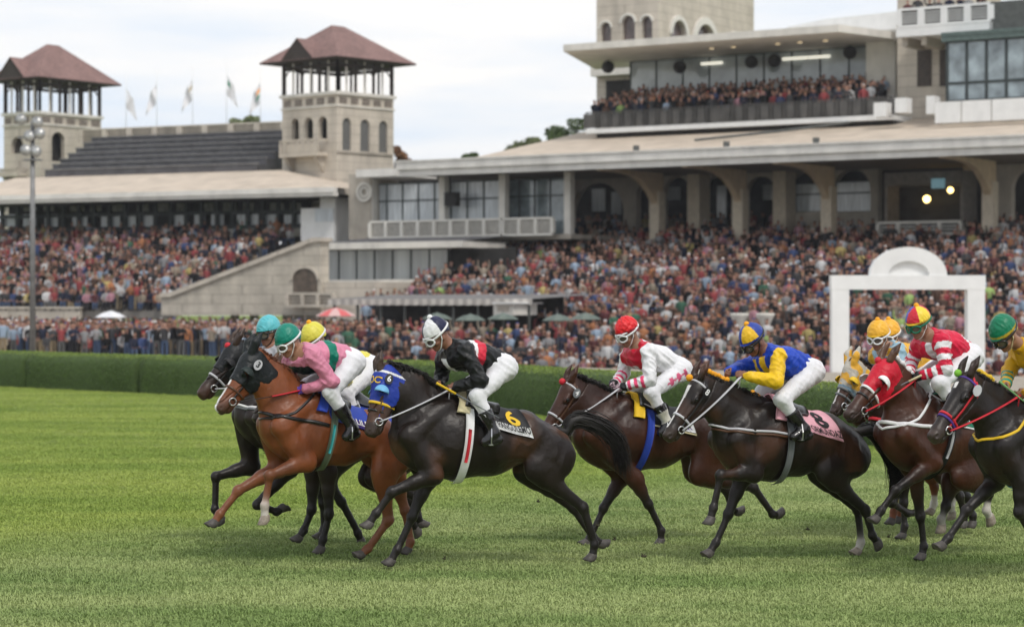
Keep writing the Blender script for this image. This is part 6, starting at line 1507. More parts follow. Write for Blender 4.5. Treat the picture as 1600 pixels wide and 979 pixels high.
    jp = tors + [Cone(q.a, lerp(q.a, q.b, 0.35), q.ra, q.ra, q.sq, 0.04, skinc) for q in legs if isinstance(q, Cone) and q.g.startswith('thigh')][:0]
    def jclip(G):
        d1 = (G - (chest + ax * (tl * R.get('jlen', 1.0)))) @ ax
        top = (G - (nk + nrm(hc - nk) * 0.035)) @ nrm(hc - nk)
        inh = np.where(np.linalg.norm(G - nk, axis=-1) < 0.16, top, -1)
        return np.maximum(d1, inh)
    jo = skin('jacket', jp, 0.0078, FAB, root, infl=0.016, clip=jclip, color=lambda V: jk(info(V)), wr=0.016, ws=12)
    bc = R.get('breech', (0.72, 0.72, 0.74))
    lp = [q for q in legs if not q.g.startswith('low')] + [Cone(pel, lerp(pel, mid, 0.5), 0.112, 0.112, 1.2, 0.05, skinc)]
    bcf = R.get('breechcol')
    skin('breeches', lp, 0.010, BREECH, root, infl=0.010, color=(lambda V: bcf(V, J)) if bcf else (lambda V: np.broadcast_to(A(*bc), V.shape)), wr=0.009, ws=11)
    for s_ in ('n', 'f'):
        q = [p for p in legs if p.g == 'low_' + s_] + [p for p in feet if p.g == 'foot_' + s_]
        kn, an = J['k' + s_], J['a' + s_]
        q = [Cone(lerp(kn, an, R.get('boottop', 0.42)), lerp(kn, an, 0.6), 0.058, 0.052, 1, 0.02, skinc)] + q
        cb = R.get('bootcol', lambda V, kn, an: np.broadcast_to(A(0.012, 0.011, 0.012), V.shape))
        skin('boot', q, 0.009, mat('boot_leather_two_tone', attr='Col', rough=0.24, var=0.2, vscale=20, bump=0.003, bscale=22, coat=0.5), root, infl=0.010, clip=lambda G: -((G - lerp(kn, an, R.get('boottop', 0.42))) @ nrm(an - kn)), color=lambda V: cb(V, kn, an), wr=0.003, ws=20)
        # stirrup iron belongs to the horse's saddle
        toe = J.get('t' + s_, an + A(0.15, 0, -0.04)); ft = lerp(an, toe, 0.55) + A(0, 0, -0.03)
        b = MB(); top = ft + A(-0.02, 0, 0.13); pts = [Vector(ft + A(0, -0.06, -0.022)), Vector(ft + A(0, -0.066, 0.04)), Vector(top + A(0, -0.02, 0)), Vector(top + A(0, 0.02, 0)), Vector(ft + A(0, 0.066, 0.04)), Vector(ft + A(0, 0.06, -0.022))]
        b.tube(pts, 0.006, 6); b.box(ft + A(0, 0, -0.026), (0.035, 0.12, 0.008)); hr = S['_']['root']
        b.build('stirrup', STEEL, hr)
        sd = L(0, 0, 0) * 0 + S['_']['T'](-0.14, (0.16 if s_ == 'n' else -0.16), -0.08)
        mid_ = lerp(sd, top, 0.5) + A(0, 0.10 if s_ == 'n' else -0.10, 0)
        MB().tube([sd, mid_, top], 0.011, 6, sq=0.35).build('stirrup_leather', R.get('sleather', CSIL), hr)
    # cap with peak
    cc = R['cap']; hp = [Ell(A(-0.005, 0, 0.045) * hs, A(0.124, 0.104, 0.110) * hs, 0.01, (0, 0, 0), Hf), Ell(A(-0.015, 0, 0.080) * hs, A(0.100, 0.090, 0.098) * hs, 0.03, (0, 0, 0), Hf)]
    def cclip(G):
        q = (G - hc) @ Hf[1]
        return -(q[..., 2] - 0.040 * hs - 0.42 * np.minimum(q[..., 0], 0))
    def ccol(V):
        q = (V - hc) @ Hf[1] / hs; return cc(q)
    cp = skin('cap', hp, 0.006, CAPM, root, clip=cclip, color=ccol, wr=R.get('capw', 0.005), ws=22)
    # peak
    v = []; f = []; n = 14
    for i in range(n + 1):
        an = -1.15 + 2.3 * i / n
        v.append(hc + Hf[1] @ (A(0.112 * math.cos(an), 0.096 * math.sin(an), 0.054) * hs)); v.append(hc + Hf[1] @ (A(0.112 * math.cos(an) + 0.022 * math.cos(an) ** 2, 0.099 * math.sin(an), 0.047) * hs))
    for i in range(n): f.append((2 * i, 2 * i + 1, 2 * i + 3, 2 * i + 2))
    o = mkobj('cap_peak', v, f, R.get('peak', CB), cp, True); md = o.modifiers.new('s', 'SOLIDIFY'); md.thickness = 0.008
    if R.get('pom'): MB().ball(hc + Hf[1] @ (A(-0.02, 0, 0.178) * hs), 0.025 * hs, 12, 8).build('pompom', R['pom'], cp, True)
    # goggles: frame wrapped round the face, two lenses, strap round the cap
    gm = R.get('goggle', CW); fac = [p for p in headp if not p.sub]
    b = MB(); v = []; n = 20; lens = []
    for sg in (1, -1):
        pts = []
        for i in range(14):
            an = 2 * math.pi * i / 14; y = sg * (0.040 + 0.036 * math.cos(an)); z = 0.002 + 0.031 * math.sin(an)
            x = 0.126 - 7.0 * y * y
            pts.append(hc + Hf[1] @ (A(x, y, z) * hs))
        b.tube(pts + [pts[0]], 0.009 * hs, 6); lens.append(pts)
    fo = b.build('goggles', gm, root, True)
    lb = MB()
    for pts in lens:
        m_ = sum(pts) / len(pts) + Hf[1] @ A(0.006, 0, 0); lb.add([m_] + list(pts), [(0, 1 + i, 1 + (i + 1) % 14) for i in range(14)])
    lb.build('goggle_lens', R.get('lens', LENS), fo, True)
    pts = []; cs = []
    for an in np.linspace(0.55, 2 * math.pi - 0.55, 22):
        pts.append(hc + Hf[1] @ (A(0.11 * math.cos(an), 0.09 * math.sin(an), 0.012 + 0.045 * (1 - math.cos(an)) / 2) * hs)); cs.append(hc + Hf[1] @ (A(0, 0, 0.02) * hs))
    v, f = strap_path(fac + hp, pts, cs, 0.018, 0.004, 0.002, 2, 0.2); mkobj('goggle_strap', v, f, gm, fo, True)
    # chin strap
    pts = [hc + Hf[1] @ (A(0.0, 0.09, 0.04) * hs), hc + Hf[1] @ (A(0.02, 0.075, -0.04) * hs), hc + Hf[1] @ (A(0.05, 0.04, -0.10) * hs), hc + Hf[1] @ (A(0.06, 0, -0.11) * hs), hc + Hf[1] @ (A(0.05, -0.04, -0.10) * hs), hc + Hf[1] @ (A(0.02, -0.075, -0.04) * hs), hc + Hf[1] @ (A(0.0, -0.09, 0.04) * hs)]
    v, f = strap_path(fac, pts, [hc + Hf[1] @ A(0.01, 0, -0.03)] * 7, 0.010, 0.003, 0.002, 4, 0.2); mkobj('chin_strap', v, f, R.get('chin', CW), cp, True)
    # reins from the bit to the hands (they belong to the bridle of the horse)
    for s_, sg in (('n', 1), ('f', -1)):
        a0 = S['_']['H'](0.475, sg * 0.075, -0.11); hd_ = J['h' + s_]; md_ = lerp(a0, hd_, 0.5) + A(0, sg * 0.06, R.get('sag', -0.015))
        pts = [lerp(lerp(a0, md_, t_), lerp(md_, hd_, t_), t_) for t_ in np.linspace(0, 1, 12)]
        spl = R.get('reinsplit')
        if spl:
            MB().tube(pts[:spl + 1], 0.009, 6, sq=0.45).build('rein', LEATHER, S['_']['root'], True); pts = pts[spl:]
        MB().tube(pts, 0.0165, 6, sq=0.4).build('rein', R.get('rein', CSIL), S['_']['root'], True)
    # slack end of the reins in front of the hands
    h0 = J['hn']; h1 = J['hf']
    MB().tube([h0 + A(0.02, 0, 0.0), h0 + A(0.02, -0.02, -0.10), lerp(h0, h1, 0.5) + A(-0.02, 0, -0.14), h1 + A(0.02, 0.02, -0.08), h1], 0.009, 6, sq=0.5).build('rein_loop', R.get('rein', CSIL), S['_']['root'], True)
    if 'whip' in R:
        a_, b_, m_, lab = R['whip']; a_ = L(*a_); b_ = L(*b_)
        mid_ = lerp(a_, b_, 0.30); W_ = empty('riding_whip', M=fr.M, label=lab, cat='whip')
        MB().tube([a_, lerp(a_, mid_, .1), mid_], [0.014, 0.011, 0.010], 8).build('grip', m_, W_, True)
        MB().tube([mid_, b_], [0.007, 0.004], 6).build('shaft', R.get('whipm', CGR), W_, True)
        MB().box(b_, (0.05, 0.006, 0.025)).build('flap', CB, W_)
    return root

# jacket colour helpers (dyed cloth)
def colour(n, c): return np.tile(A(*c), (n, 1)).astype(float)
WH = (0.76, 0.76, 0.77); RD = (0.55, 0.015, 0.04); BK = (0.012, 0.013, 0.014); BL = (0.012, 0.055, 0.42); YL = (0.80, 0.50, 0.015)
PK = (0.62, 0.22, 0.32); GN = (0.0, 0.17, 0.11); GD = (0.62, 0.34, 0.01); SV = (0.42, 0.42, 0.45); LY = (0.72, 0.64, 0.10); LB = (0.42, 0.56, 0.62)
def stripes(at, lo, hi, n): return (at > lo) & (at < hi) & (((at - lo) / (hi - lo) * n).astype(int) % 2 == 0)

# ------------------------------------------------------------------ the runners: joints read as (px, py, lateral)
def jk_black(q):
    c = colour(len(q['V']), BK); t = q['t'] + 0.0; to = q['part'] == 'torso'
    c[to & (t > 0.24) & (t < 0.34)] = WH; c[to & (t >= 0.34) & (t < 0.52)] = RD
    fr = to & (q['V'][:, 2] < q['chest'][2] - 0.03) & (t < 0.10); c[fr & (np.abs(q['lat']) < 0.05)] = WH
    return c
def jk_pink(q):
    c = colour(len(q['V']), PK); t = q['t']; to = q['part'] == 'torso'
    c[to & (t > 0.42) & (t < 0.62)] = GN
    c[to & (q['V'][:, 2] < q['chest'][2] - 0.06) & (t < 0.3)] = (0.01, 0.03, 0.03)
    return c
def jk_bay(q):
    c = colour(len(q['V']), WH); to = (q['part'] == 'torso'); near = np.linalg.norm(q['V'] - q['chest'], axis=1)
    yoke = (q['t'] < 0.16) & (np.abs(q['lat']) < 0.17) & (np.abs(q['lat']) > 0.045); c[yoke & to] = RD
    c[to & (q['t'] < -0.02) & (np.abs(q['lat']) <= 0.05)] = RD
    at = q['at']; c[stripes(at, 1.18, 1.85, 5)] = (0.72, 0.06, 0.16)
    c[at > 1.90] = BK
    return c
def jk_blue(q):
    c = colour(len(q['V']), BL); c[q['part'] == 'arm_n'] = YL; c[q['part'] == 'fore_n'] = YL
    to = q['part'] == 'torso'; c[to & (q['t'] < 0.35) & (q['lat'] > 0.02) & (q['lat'] < 0.10) & (q['V'][:, 2] < q['chest'][2] + 0.03)] = YL
    c[to & (q['t'] < 0.3) & (q['lat'] < -0.02) & (q['lat'] > -0.09) & (q['V'][:, 2] < q['chest'][2])] = YL
    return c
def jk_red(q):
    c = colour(len(q['V']), (0.62, 0.012, 0.05)); at = q['at']; c[stripes(at, 0.10, 2.0, 9)] = WH
    to = q['part'] == 'torso'; c[to & (q['lat'] > 0.04) & (q['lat'] < 0.12) & (q['t'] < 0.9) & (q['V'][:, 2] < q['chest'][2] + 0.07)] = WH
    c[at > 1.88] = (0.62, 0.012, 0.05)
    return c
def jk_gold(q):
    c = colour(len(q['V']), GD); at = q['at']; c[stripes(at, 1.30, 2.0, 5)] = (0.02, 0.28, 0.20); return c
def jk_silver(q):
    c = colour(len(q['V']), SV); V = q['V']
    c[(q['part'] == 'torso') & (q['lat'] < -0.06) & (q['lat'] > -0.16) & (np.sin(V[:, 2] * 40) > 0.2)] = (0.6, 0.05, 0.09)
    return c
def jk_lemon(q): return colour(len(q['V']), LY)
def jk_patch(q):
    c = colour(len(q['V']), (0.72, 0.38, 0.03)); V = q['V']
    n = np.array([mnoise.noise(Vector((v[0] * 9, v[1] * 9, v[2] * 9))) for v in V]); c[n > 0.03] = (0.30, 0.46, 0.55); return c
def cap_c(col): return lambda q: colour(len(q), col)
def cap_quarter(c1, c2, band=None):
    def f(q):
        an = np.arctan2(q[:, 1], q[:, 0]); k = ((an + math.pi) / (math.pi / 2)).astype(int) % 2
        c = np.where(k[:, None] == 0, A(*c1), A(*c2)).astype(float)
        if band: c[q[:, 2] < 0.062] = band
        return c
    return f
def cap_tri(q):
    an = np.arctan2(q[:, 1], q[:, 0]); c = colour(len(q), (0.60, 0.02, 0.04)); c[(an > 0.75) & (an < 2.2)] = (0.85, 0.62, 0.05); c[an < -0.4] = (0.06, 0.08, 0.42); c[q[:, 2] < 0.058] = (0.45, 0.28, 0.03); return c
def cap_band(c1, c2): 
    def f(q): c = colour(len(q), c1); c[q[:, 2] < 0.066] = c2; return c
    return f
def hood_patch(poll, R, k):
    def f(V):
        q = (V - poll) @ R / k; c = colour(len(V), (0.45, 0.42, 0.36))
        n = np.array([mnoise.noise(Vector((v[0] * 12, abs(v[1]) * 12, v[2] * 12))) for v in q]); c[n > 0.05] = (0.72, 0.38, 0.04); c[q[:, 0] > 0.27] = (0.16, 0.24, 0.30); return c
    return f
def hood_blue(poll, R, k):
    def f(V):
        q = (V - poll) @ R / k; c = colour(len(V), (0.015, 0.04, 0.30)); c[(q[:, 0] > 0.012) & (q[:, 0] < 0.035)] = (0.7, 0.7, 0.7); return c
    return f

HORSES = []
# the dark horse in front with the black-jacketed rider
HORSES.append(dict(id='h6', a=22, Y=19.60, W=(704, 607), C=(842, 645), poll=(592, 577, 0.0), nose=(567, 676, 0.10), roll=8, arch=0.03,
    body=(0.013, 0.008, 0.006), flank=(0.085, 0.036, 0.017), muz=(0.05, 0.03, 0.022), earcol=(0.05, 0.03, 0.02),
    fn=[(676, 742, .17), (612, 768, .16), (587, 801, .15), (578, 816, .15), (566, 834, .15)],
    ff=[(668, 748, -.15), (644, 806, -.14), (620, 858, -.13), (612, 874, -.13), (600, 889, -.13)],
    hn=[(838, 734, .17), (911, 793, .15), (929, 850, .13), (926, 866, .13), (916, 881, .13)],
    hf=[(820, 735, -.17), (895, 792, -.14), (926, 838, -.12), (938, 848, -.12), (957, 853, -.12)],
    tail=[(898, 655, 0), (934, 664, .02), (963, 690, .05), (975, 738, .05)], mane='loose',
    tack=dict(hood=((0.015, 0.04, 0.30), CY), hoodcol=hood_blue, cups=CLB, emblem=('\u0186C', CY), plate=('6', LEATHER, CW), bridle=CBL, nose=LEATHER),
    cloth=dict(x0=-0.10, x1=-0.56, t=1.12, lean=0.12, m=CB, strip=CW, text=[('6', 0.25, 0.74, 0.66, CY), ('"', 0.16, 0.60, 0.20, CY), ('PANGULEMO', 0.086, 0.655, 0.99, CB, 0.30)]),
    pad=(CCR, 0.85), girth=(CW, -0.13, 0.10), gpatch=CR,
    label='nearly black horse number 6 in a blue hood, nearest of the left-hand group'))
# chestnut
HORSES.append(dict(id='h2', a=30, Y=20.00, W=(492, 606), C=(600, 646), poll=(391, 549, 0.0), nose=(333, 634, 0.04), arch=0.0,
    body=(0.19, 0.056, 0.018), flank=(0.13, 0.038, 0.014), pt=(0.17, 0.060, 0.026), muz=(0.10, 0.055, 0.04), hair=(0.10, 0.03, 0.012), earcol=(0.012, 0.014, 0.015),
    fn=[(478, 722, .17), (421, 742, .17), (413, 789, .16), (414, 806, .16), (415, 826, .16)],
    ff=[(436, 730, -.15), (372, 766, -.14), (343, 802, -.13), (336, 814, -.13), (322, 831, -.13)], sock={'fn': 1},
    hn=[(598, 738, .17), (606, 813, .15), (574, 857, .14), (566, 864, .14), (555, 874, .14)],
    hf=[(615, 740, -.15), (633, 797, -.13), (641, 846, -.12), (638, 856, -.12), (630, 868, -.12)],
    mane='short', blaze=[(0.27, 0.62, 0.022, 0.016)],
    tack=dict(hood=((0.010, 0.013, 0.014), None), hoodears=True, cups=CDG, plate=('3', CSIL, CB), bridle=LEATHER, nose=CBR),
    cloth=dict(x0=-0.06, x1=-0.50, t=1.15, lean=0.10, m=CBL, strip=CPU, text=[('GALILEA', 0.085, 0.65, 1.02, CW, 0.27)]),
    pad=(CBL, 1.0), girth=(COL_G, -0.17, 0.12), gpatch=CTQ, breast=LEATHER, neckstrap=LEATHER,
    label='chestnut horse with a white blaze and black hood, galloping nearest at the left end'))
# bay behind the black horse's tail
HORSES.append(dict(id='h4', a=28, Y=21.60, W=(974, 610), C=(1092, 640), poll=(889, 594, 0.0), nose=(840, 674, 0.0),
    body=(0.050, 0.017, 0.008), flank=(0.028, 0.011, 0.007), muz=(0.05, 0.03, 0.022),
    fn=[(992, 748, .15), (1013, 787, .15), (1033, 829, .14), (1033, 842, .14), (1027, 853, .14)],
    ff=[(972, 744, -.15), (943, 793, -.14), (922, 838, -.13), (917, 846, -.13), (905, 854, -.13)],
    hn=[(1092, 742, .15), (1178, 762, .14), (1207, 803, .13), (1214, 804, .13), (1229, 797, .13)],
    hf=[(1085, 738, -.15), (1135, 765, -.13), (1143, 795, -.13), (1151, 799, -.13), (1168, 795, -.13)],
    mane='loose',
    tack=dict(plate=('4', CGR, CW), bridle=CBR, nose=CSIL, brow=CSIL, pom=CR, pomat=(0.045, -0.02, 0.045)),
    cloth=dict(x0=-0.10, x1=-0.54, t=1.15, lean=0.10, m=CB, strip=CW, edge=CCR, text=[('BUTLER', 0.095, 0.62, 1.02, CPU, 0.28)]),
    pad=(CY, 1.05), girth=(CBL, -0.20, 0.0),
    label='bay horse number 4 with a red pompom on its browband, between the two dark horses'))
# number 8
HORSES.append(dict(id='h8', a=30, Y=20.00, W=(1196, 614), C=(1306, 647), poll=(1090, 590, 0.0), nose=(1034, 678, 0.0),
    body=(0.013, 0.008, 0.006), flank=(0.075, 0.03, 0.015), muz=(0.04, 0.026, 0.02),
    fn=[(1178, 738, .17), (1126, 742, .17), (1114, 793, .16), (1111, 808, .16), (1106, 828, .16)],
    ff=[(1160, 745, -.12), (1138, 802, -.12), (1118, 847, -.12), (1110, 861, -.12), (1097, 874, -.12)],
    hn=[(1290, 738, .17), (1352, 797, .15), (1363, 836, .14), (1369, 844, .14), (1380, 853, .14)],
    hf=[(1278, 738, -.15), (1340, 795, -.13), (1345, 847, -.12), (1341, 858, -.12), (1328, 870, -.12)], sock={'hf': 1},
    tail=[(1362, 672, 0), (1384, 695, 0), (1400, 735, .02), (1398, 775, .02)], mane='short',
    blaze=[(0.10, 0.22, 0.026, 0.014), (0.22, 0.52, 0.012, 0.010)], crest=(CO, [(0.02, 0.42), (0.86, 1.0)]),
    tack=dict(plate=('8', LEATHER, CW), bridle=LEATHER, nose=CSIL, brow=CSIL, pom=CO, pomat=(0.03, -0.05, 0.04)),
    cloth=dict(x0=-0.08, x1=-0.56, t=1.15, lean=0.16, m=CP, text=[('8', 0.26, 0.70, 0.66, CB), ('ORMUNDAZ', 0.08, 0.62, 1.05, CB, 0.33)]),
    pad=(CP, 1.0), girth=(CGR, -0.14, 0.14), breast=[CSIL, CBR],
    label='very dark horse number 8 with a white blaze and a pink saddlecloth'))
# red hood
HORSES.append(dict(id='h7', a=33, Y=20.10, W=(1450, 608), C=(1548, 642), poll=(1384, 562, 0.0), nose=(1318, 643, 0.0), arch=0.02,
    body=(0.058, 0.019, 0.009), flank=(0.04, 0.014, 0.008), muz=(0.05, 0.03, 0.025), earcol=(0.10, 0.05, 0.03),
    fn=[(1458, 722, .17), (1399, 766, .16), (1376, 797, .15), (1370, 808, .15), (1358, 820, .15)],
    ff=[(1430, 742, -.12), (1438, 806, -.12), (1443, 853, -.12), (1441, 865, -.12), (1433, 879, -.12)],
    hn=[(1500, 745, .15), (1545, 770, .14), (1541, 797, .13), (1546, 806, .13), (1553, 819, .13)],
    hf=[(1488, 745, -.15), (1478, 790, -.13), (1470, 811, -.13), (1471, 819, -.13), (1472, 832, -.13)], sock={'hn': 2, 'hf': 1},
    mane='none', crest=(CW, [(0.05, 0.75)]), tail=[(1580, 690, 0), (1595, 730, 0), (1600, 770, 0)],
    tack=dict(hood=((0.55, 0.01, 0.03), CW), cups=CW, bridle=LEATHER, nose=LEATHER, brow=CR, pom=CR, pomat=(0.05, -0.02, 0.04)),
    cloth=dict(x0=-0.10, x1=-0.56, t=1.15, lean=0.10, m=CG, edge=CW, text=[('TOVAR', 0.10, 0.6, 0.95, CW)]),
    girth=(CB, -0.14, 0.0), gpatch=CSIL, breast=CW, neckstrap=CW,
    label='bay horse in a red hood with white blinker cups and white braid along its mane'))
# patchwork hood behind
HORSES.append(dict(id='h9', a=33, Y=21.90, W=(1432, 606), C=(1528, 636), poll=(1330, 566, 0.0), nose=(1297, 640, 0.0),
    body=(0.025, 0.011, 0.008), flank=(0.06, 0.026, 0.016), muz=(0.05, 0.03, 0.025), earcol=(0.72, 0.42, 0.03),
    fn=[(1425, 720, .15), (1393, 785, .15), (1418, 802, .14), (1432, 800, .14), (1448, 792, .14)],
    ff=[(1412, 740, -.12), (1412, 785, -.12), (1413, 822, -.12), (1411, 834, -.12), (1404, 842, -.12)],
    hn=[(1470, 735, .15), (1500, 775, .14), (1506, 805, .13), (1506, 814, .13), (1503, 824, .13)],
    hf=[(1478, 735, -.15), (1510, 775, -.13), (1520, 805, -.13), (1520, 814, -.13), (1517, 824, -.13)],
    mane='short', blaze=[(0.27, 0.5, 0.012, 0.010)],
    tack=dict(hood=((0.45, 0.42, 0.36), CGR), hoodears=True, hoodcol=hood_patch, cups=CY, bridle=LEATHER, nose=CGR),
    cloth=dict(x0=-0.10, x1=-0.54, t=1.1, m=CB), girth=(CB, -0.14), breast=CR,
    label='dark brown horse in a grey and yellow patchwork hood, just behind the red-hooded one'))
# chestnut with white socks, furthest back
HORSES.append(dict(id='h10', a=33, Y=22.70, W=(1452, 606), C=(1545, 632), poll=(1372, 585, 0.0), nose=(1330, 655, 0.0),
    body=(0.22, 0.07, 0.028), flank=(0.16, 0.05, 0.022), pt=(0.17, 0.05, 0.02), muz=(0.08, 0.04, 0.03), hair=(0.1, 0.03, 0.012),
    fn=[(1425, 715, .15), (1402, 765, .15), (1396, 798, .14), (1394, 810, .14), (1388, 822, .14)],
    ff=[(1420, 715, -.12), (1412, 765, -.12), (1406, 798, -.12), (1404, 808, -.12), (1400, 820, -.12)],
    hn=[(1478, 730, .15), (1496, 762, .14), (1486, 790, .13), (1487, 799, .13), (1490, 811, .13)],
    hf=[(1452, 730, -.15), (1460, 760, -.13), (1459, 787, -.13), (1456, 796, -.13), (1449, 804, -.13)], sock={'hn': 2, 'hf': 2},
    mane='short', tack=dict(bridle=LEATHER), cloth=dict(x0=-0.10, x1=-0.54, t=1.1, m=CB), girth=(CB, -0.14),
    label='chestnut horse with white hind socks, mostly hidden behind the red-hooded bay'))
# far right
HORSES.append(dict(id='h11', a=30, Y=18.70, W=(1606, 622), C=(1712, 655), poll=(1509, 585, 0.0), nose=(1449, 677, 0.04),
    body=(0.012, 0.008, 0.007), flank=(0.028, 0.014, 0.009), muz=(0.05, 0.033, 0.027),
    fn=[(1596, 752, .17), (1592, 800, .17), (1620, 850, .16), (1632, 856, .16), (1648, 850, .16)],
    ff=[(1556, 750, -.15), (1510, 797, -.14), (1481, 840, -.13), (1473, 850, -.13), (1459, 865, -.13)],
    hn=[(1690, 760, .17), (1750, 812, .15), (1765, 862, .14), (1762, 880, .14), (1752, 893, .14)],
    hf=[(1670, 755, -.15), (1730, 805, -.13), (1748, 850, -.12), (1760, 860, -.12), (1778, 866, -.12)],
    mane='short', blaze=[(0.10, 0.155, 0.020, 0.012)], crest=(CY, [(0.1, 0.4)]),
    tack=dict(bridle=CR, nose=CR, band2=CPU, brow=CPU, throat=CR, plate=('', CSIL, CW), pom=flat('cloth_lime', (0.2, 0.5, 0.04)), pomat=(0.02, -0.04, 0.04)),
    cloth=dict(x0=-0.08, x1=-0.54, t=1.1, m=CTQ), girth=(CTQ, -0.14), neckstrap=CY,
    label='black horse with a small white star and red bridle, cut off by the right edge'))
# yellow capped rider's horse, hidden behind the chestnut
HORSES.append(dict(id='h5', a=30, Y=20.85, W=(530, 606), C=(632, 640), poll=(433, 572, 0.0), nose=(392, 652, 0.0),
    body=(0.030, 0.018, 0.014), flank=(0.04, 0.022, 0.015), muz=(0.04, 0.03, 0.02), earcol=(0.10, 0.045, 0.025),
    fn=[(512, 738, .13), (514, 802, .13), (504, 842, .12), (502, 854, .12), (496, 867, .12)],
    ff=[(490, 738, -.15), (487, 795, -.15), (474, 828, -.15), (468, 838, -.15), (458, 850, -.15)],
    hn=[(585, 745, .15), (652, 776, .14), (652, 806, .13), (657, 815, .13), (668, 826, .13)],
    hf=[(575, 745, -.15), (640, 782, -.13), (644, 816, -.13), (650, 825, -.13), (662, 836, -.13)],
    mane='short', tack=dict(bridle=LEATHER), cloth=dict(x0=-0.10, x1=-0.54, t=1.1, m=CBL, edge=CW), girth=(CB, -0.14),
    label='dark horse almost hidden behind the chestnut, only its ears and legs in sight'))
HORSES.append(dict(id='h1', a=30, Y=21.50, W=(446, 596), C=(545, 632), poll=(366, 536, 0.0), nose=(306, 611, 0.0),
    body=(0.020, 0.013, 0.011), flank=(0.03, 0.018, 0.013), muz=(0.09, 0.045, 0.03), earcol=(0.05, 0.03, 0.022),
    fn=[(452, 732, .14), (402, 788, .14), (432, 800, .14), (439, 795, .14), (450, 782, .14)],
    ff=[(392, 728, -.14), (337, 744, -.14), (335, 795, -.13), (343, 806, -.13), (353, 820, -.13)],
    hn=[(500, 735, .15), (533, 783, .14), (559, 832, .13), (563, 842, .13), (568, 850, .13)],
    hf=[(495, 735, -.15), (505, 785, -.13), (506, 826, -.13), (502, 834, -.13), (494, 843, -.13)],
    mane='short', headcol=1,
    tack=dict(hood=((0.012, 0.013, 0.015), None), cups=CB, bridle=LEATHER, nose=CSIL, brow=LEATHER, pom=CR, pomat=(0.06, 0.0, 0.035)),
    cloth=dict(x0=-0.10, x1=-0.54, t=1.1, m=CB), girth=(CB, -0.14), breast=[CW, CGR],
    label='dark bay horse in a black hood with a red pompom, leading at the far left'))

RIDERS = {}
def wr_boot(V, kn, an):
    t = ((V - kn) @ (an - kn)) / ((an - kn) @ (an - kn)); c = colour(len(V), (0.012, 0.011, 0.012)); c[(t > 0.62) & (t < 0.92)] = (0.55, 0.53, 0.45); return c
def br_dia(V, J):
    c = colour(len(V), (0.74, 0.74, 0.76)); hp = J['pel'] + A(0, 0.1, -0.03); ax = nrm(J['kn'] - hp); q = V - hp; t = q @ ax; r = q - t[:, None] * ax
    m = (V[:, 1] > J['pel'][1] + 0.13) & (t > 0.02) & (t < 0.30) & (np.abs(r[:, 2] + 0.0) < 0.022 + 0.012 * np.sign(np.sin(t * 60))); c[m] = (0.62, 0.10, 0.2); return c
RIDERS['h6'] = dict(j=dict(head=(684, 525, .0), neck=(705, 541, 0), sn=(728, 549, .18), sf=(694, 560, -.18), back=(758, 530, 0), pel=(779, 570, 0), en=(752, 594, .27), hn=(706, 606, .08), ef=(690, 588, -.26), hf=(682, 603, -.06),
    kn=(746, 618, .24), kf=(722, 610, -.24), an=(772, 676, .30), af=(748, 672, -.30), tn=(757, 690, .30), tf=(733, 686, -.3)), yaw=8, pitch=32, jacket=jk_black,
    cap=cap_quarter(WH, (0.01, 0.012, 0.05)), pom=CW, peak=CW, rein=CSIL, skin=(0.26, 0.12, 0.075),
    whip=((682, 598, .12), (784, 655, .42), CY, 'yellow-handled riding whip pointing back from the hand of the jockey in black'),
    label='jockey in a black jacket with a red sash and a black and white quartered cap')
RIDERS['h2'] = dict(j=dict(head=(452, 536, 0), neck=(472, 548, 0), sn=(490, 556, .18), sf=(455, 566, -.18), back=(522, 531, 0), pel=(541, 562, 0), en=(519, 596, .28), hn=(470, 609, .08), ef=(452, 588, -.26), hf=(462, 604, -.05),
    kn=(516, 612, .24), kf=(478, 604, -.24), an=(551, 668, .30), af=(515, 664, -.30), tn=(541, 682, .30), tf=(503, 678, -.3)), yaw=10, pitch=25, jacket=jk_pink,
    cap=cap_c((0.0, 0.20, 0.14)), peak=CG, rein=CR, reinsplit=6, gloves=(0.10, 0.05, 0.30), skin=(0.36, 0.19, 0.12),
    label='jockey in a pink satin jacket with a green band and a dark green cap')
RIDERS['h4'] = dict(j=dict(head=(981, 522, 0), neck=(996, 541, 0), sn=(1014, 550, .18), sf=(981, 556, -.18), back=(1034, 537, 0), pel=(1053, 574, 0), en=(1015, 594, .26), hn=(968, 606, .08), ef=(974, 584, -.26), hf=(955, 604, -.06),
    kn=(1017, 612, .24), kf=(985, 608, -.24), an=(1044, 662, .30), af=(1012, 658, -.30), tn=(1033, 676, .30), tf=(1000, 672, -.3)), yaw=12, pitch=25, jacket=jk_bay,
    cap=cap_band((0.70, 0.015, 0.02), (0.25, 0.01, 0.02)), capw=0.012, peak=CW, rein=CSIL, gloves=(0.25, 0.05, 0.09), glovecol=lambda V, w, f: np.where((np.sin(V[:, 2] * 300) * np.sin(V[:, 0] * 260) > 0)[:, None], A(0.5, 0.4, 0.42), A(0.10, 0.02, 0.05)), skin=(0.28, 0.16, 0.10),
    bootcol=wr_boot, breechcol=br_dia, label='jockey in a white jacket with red collar and striped cuffs, wearing a red cap')
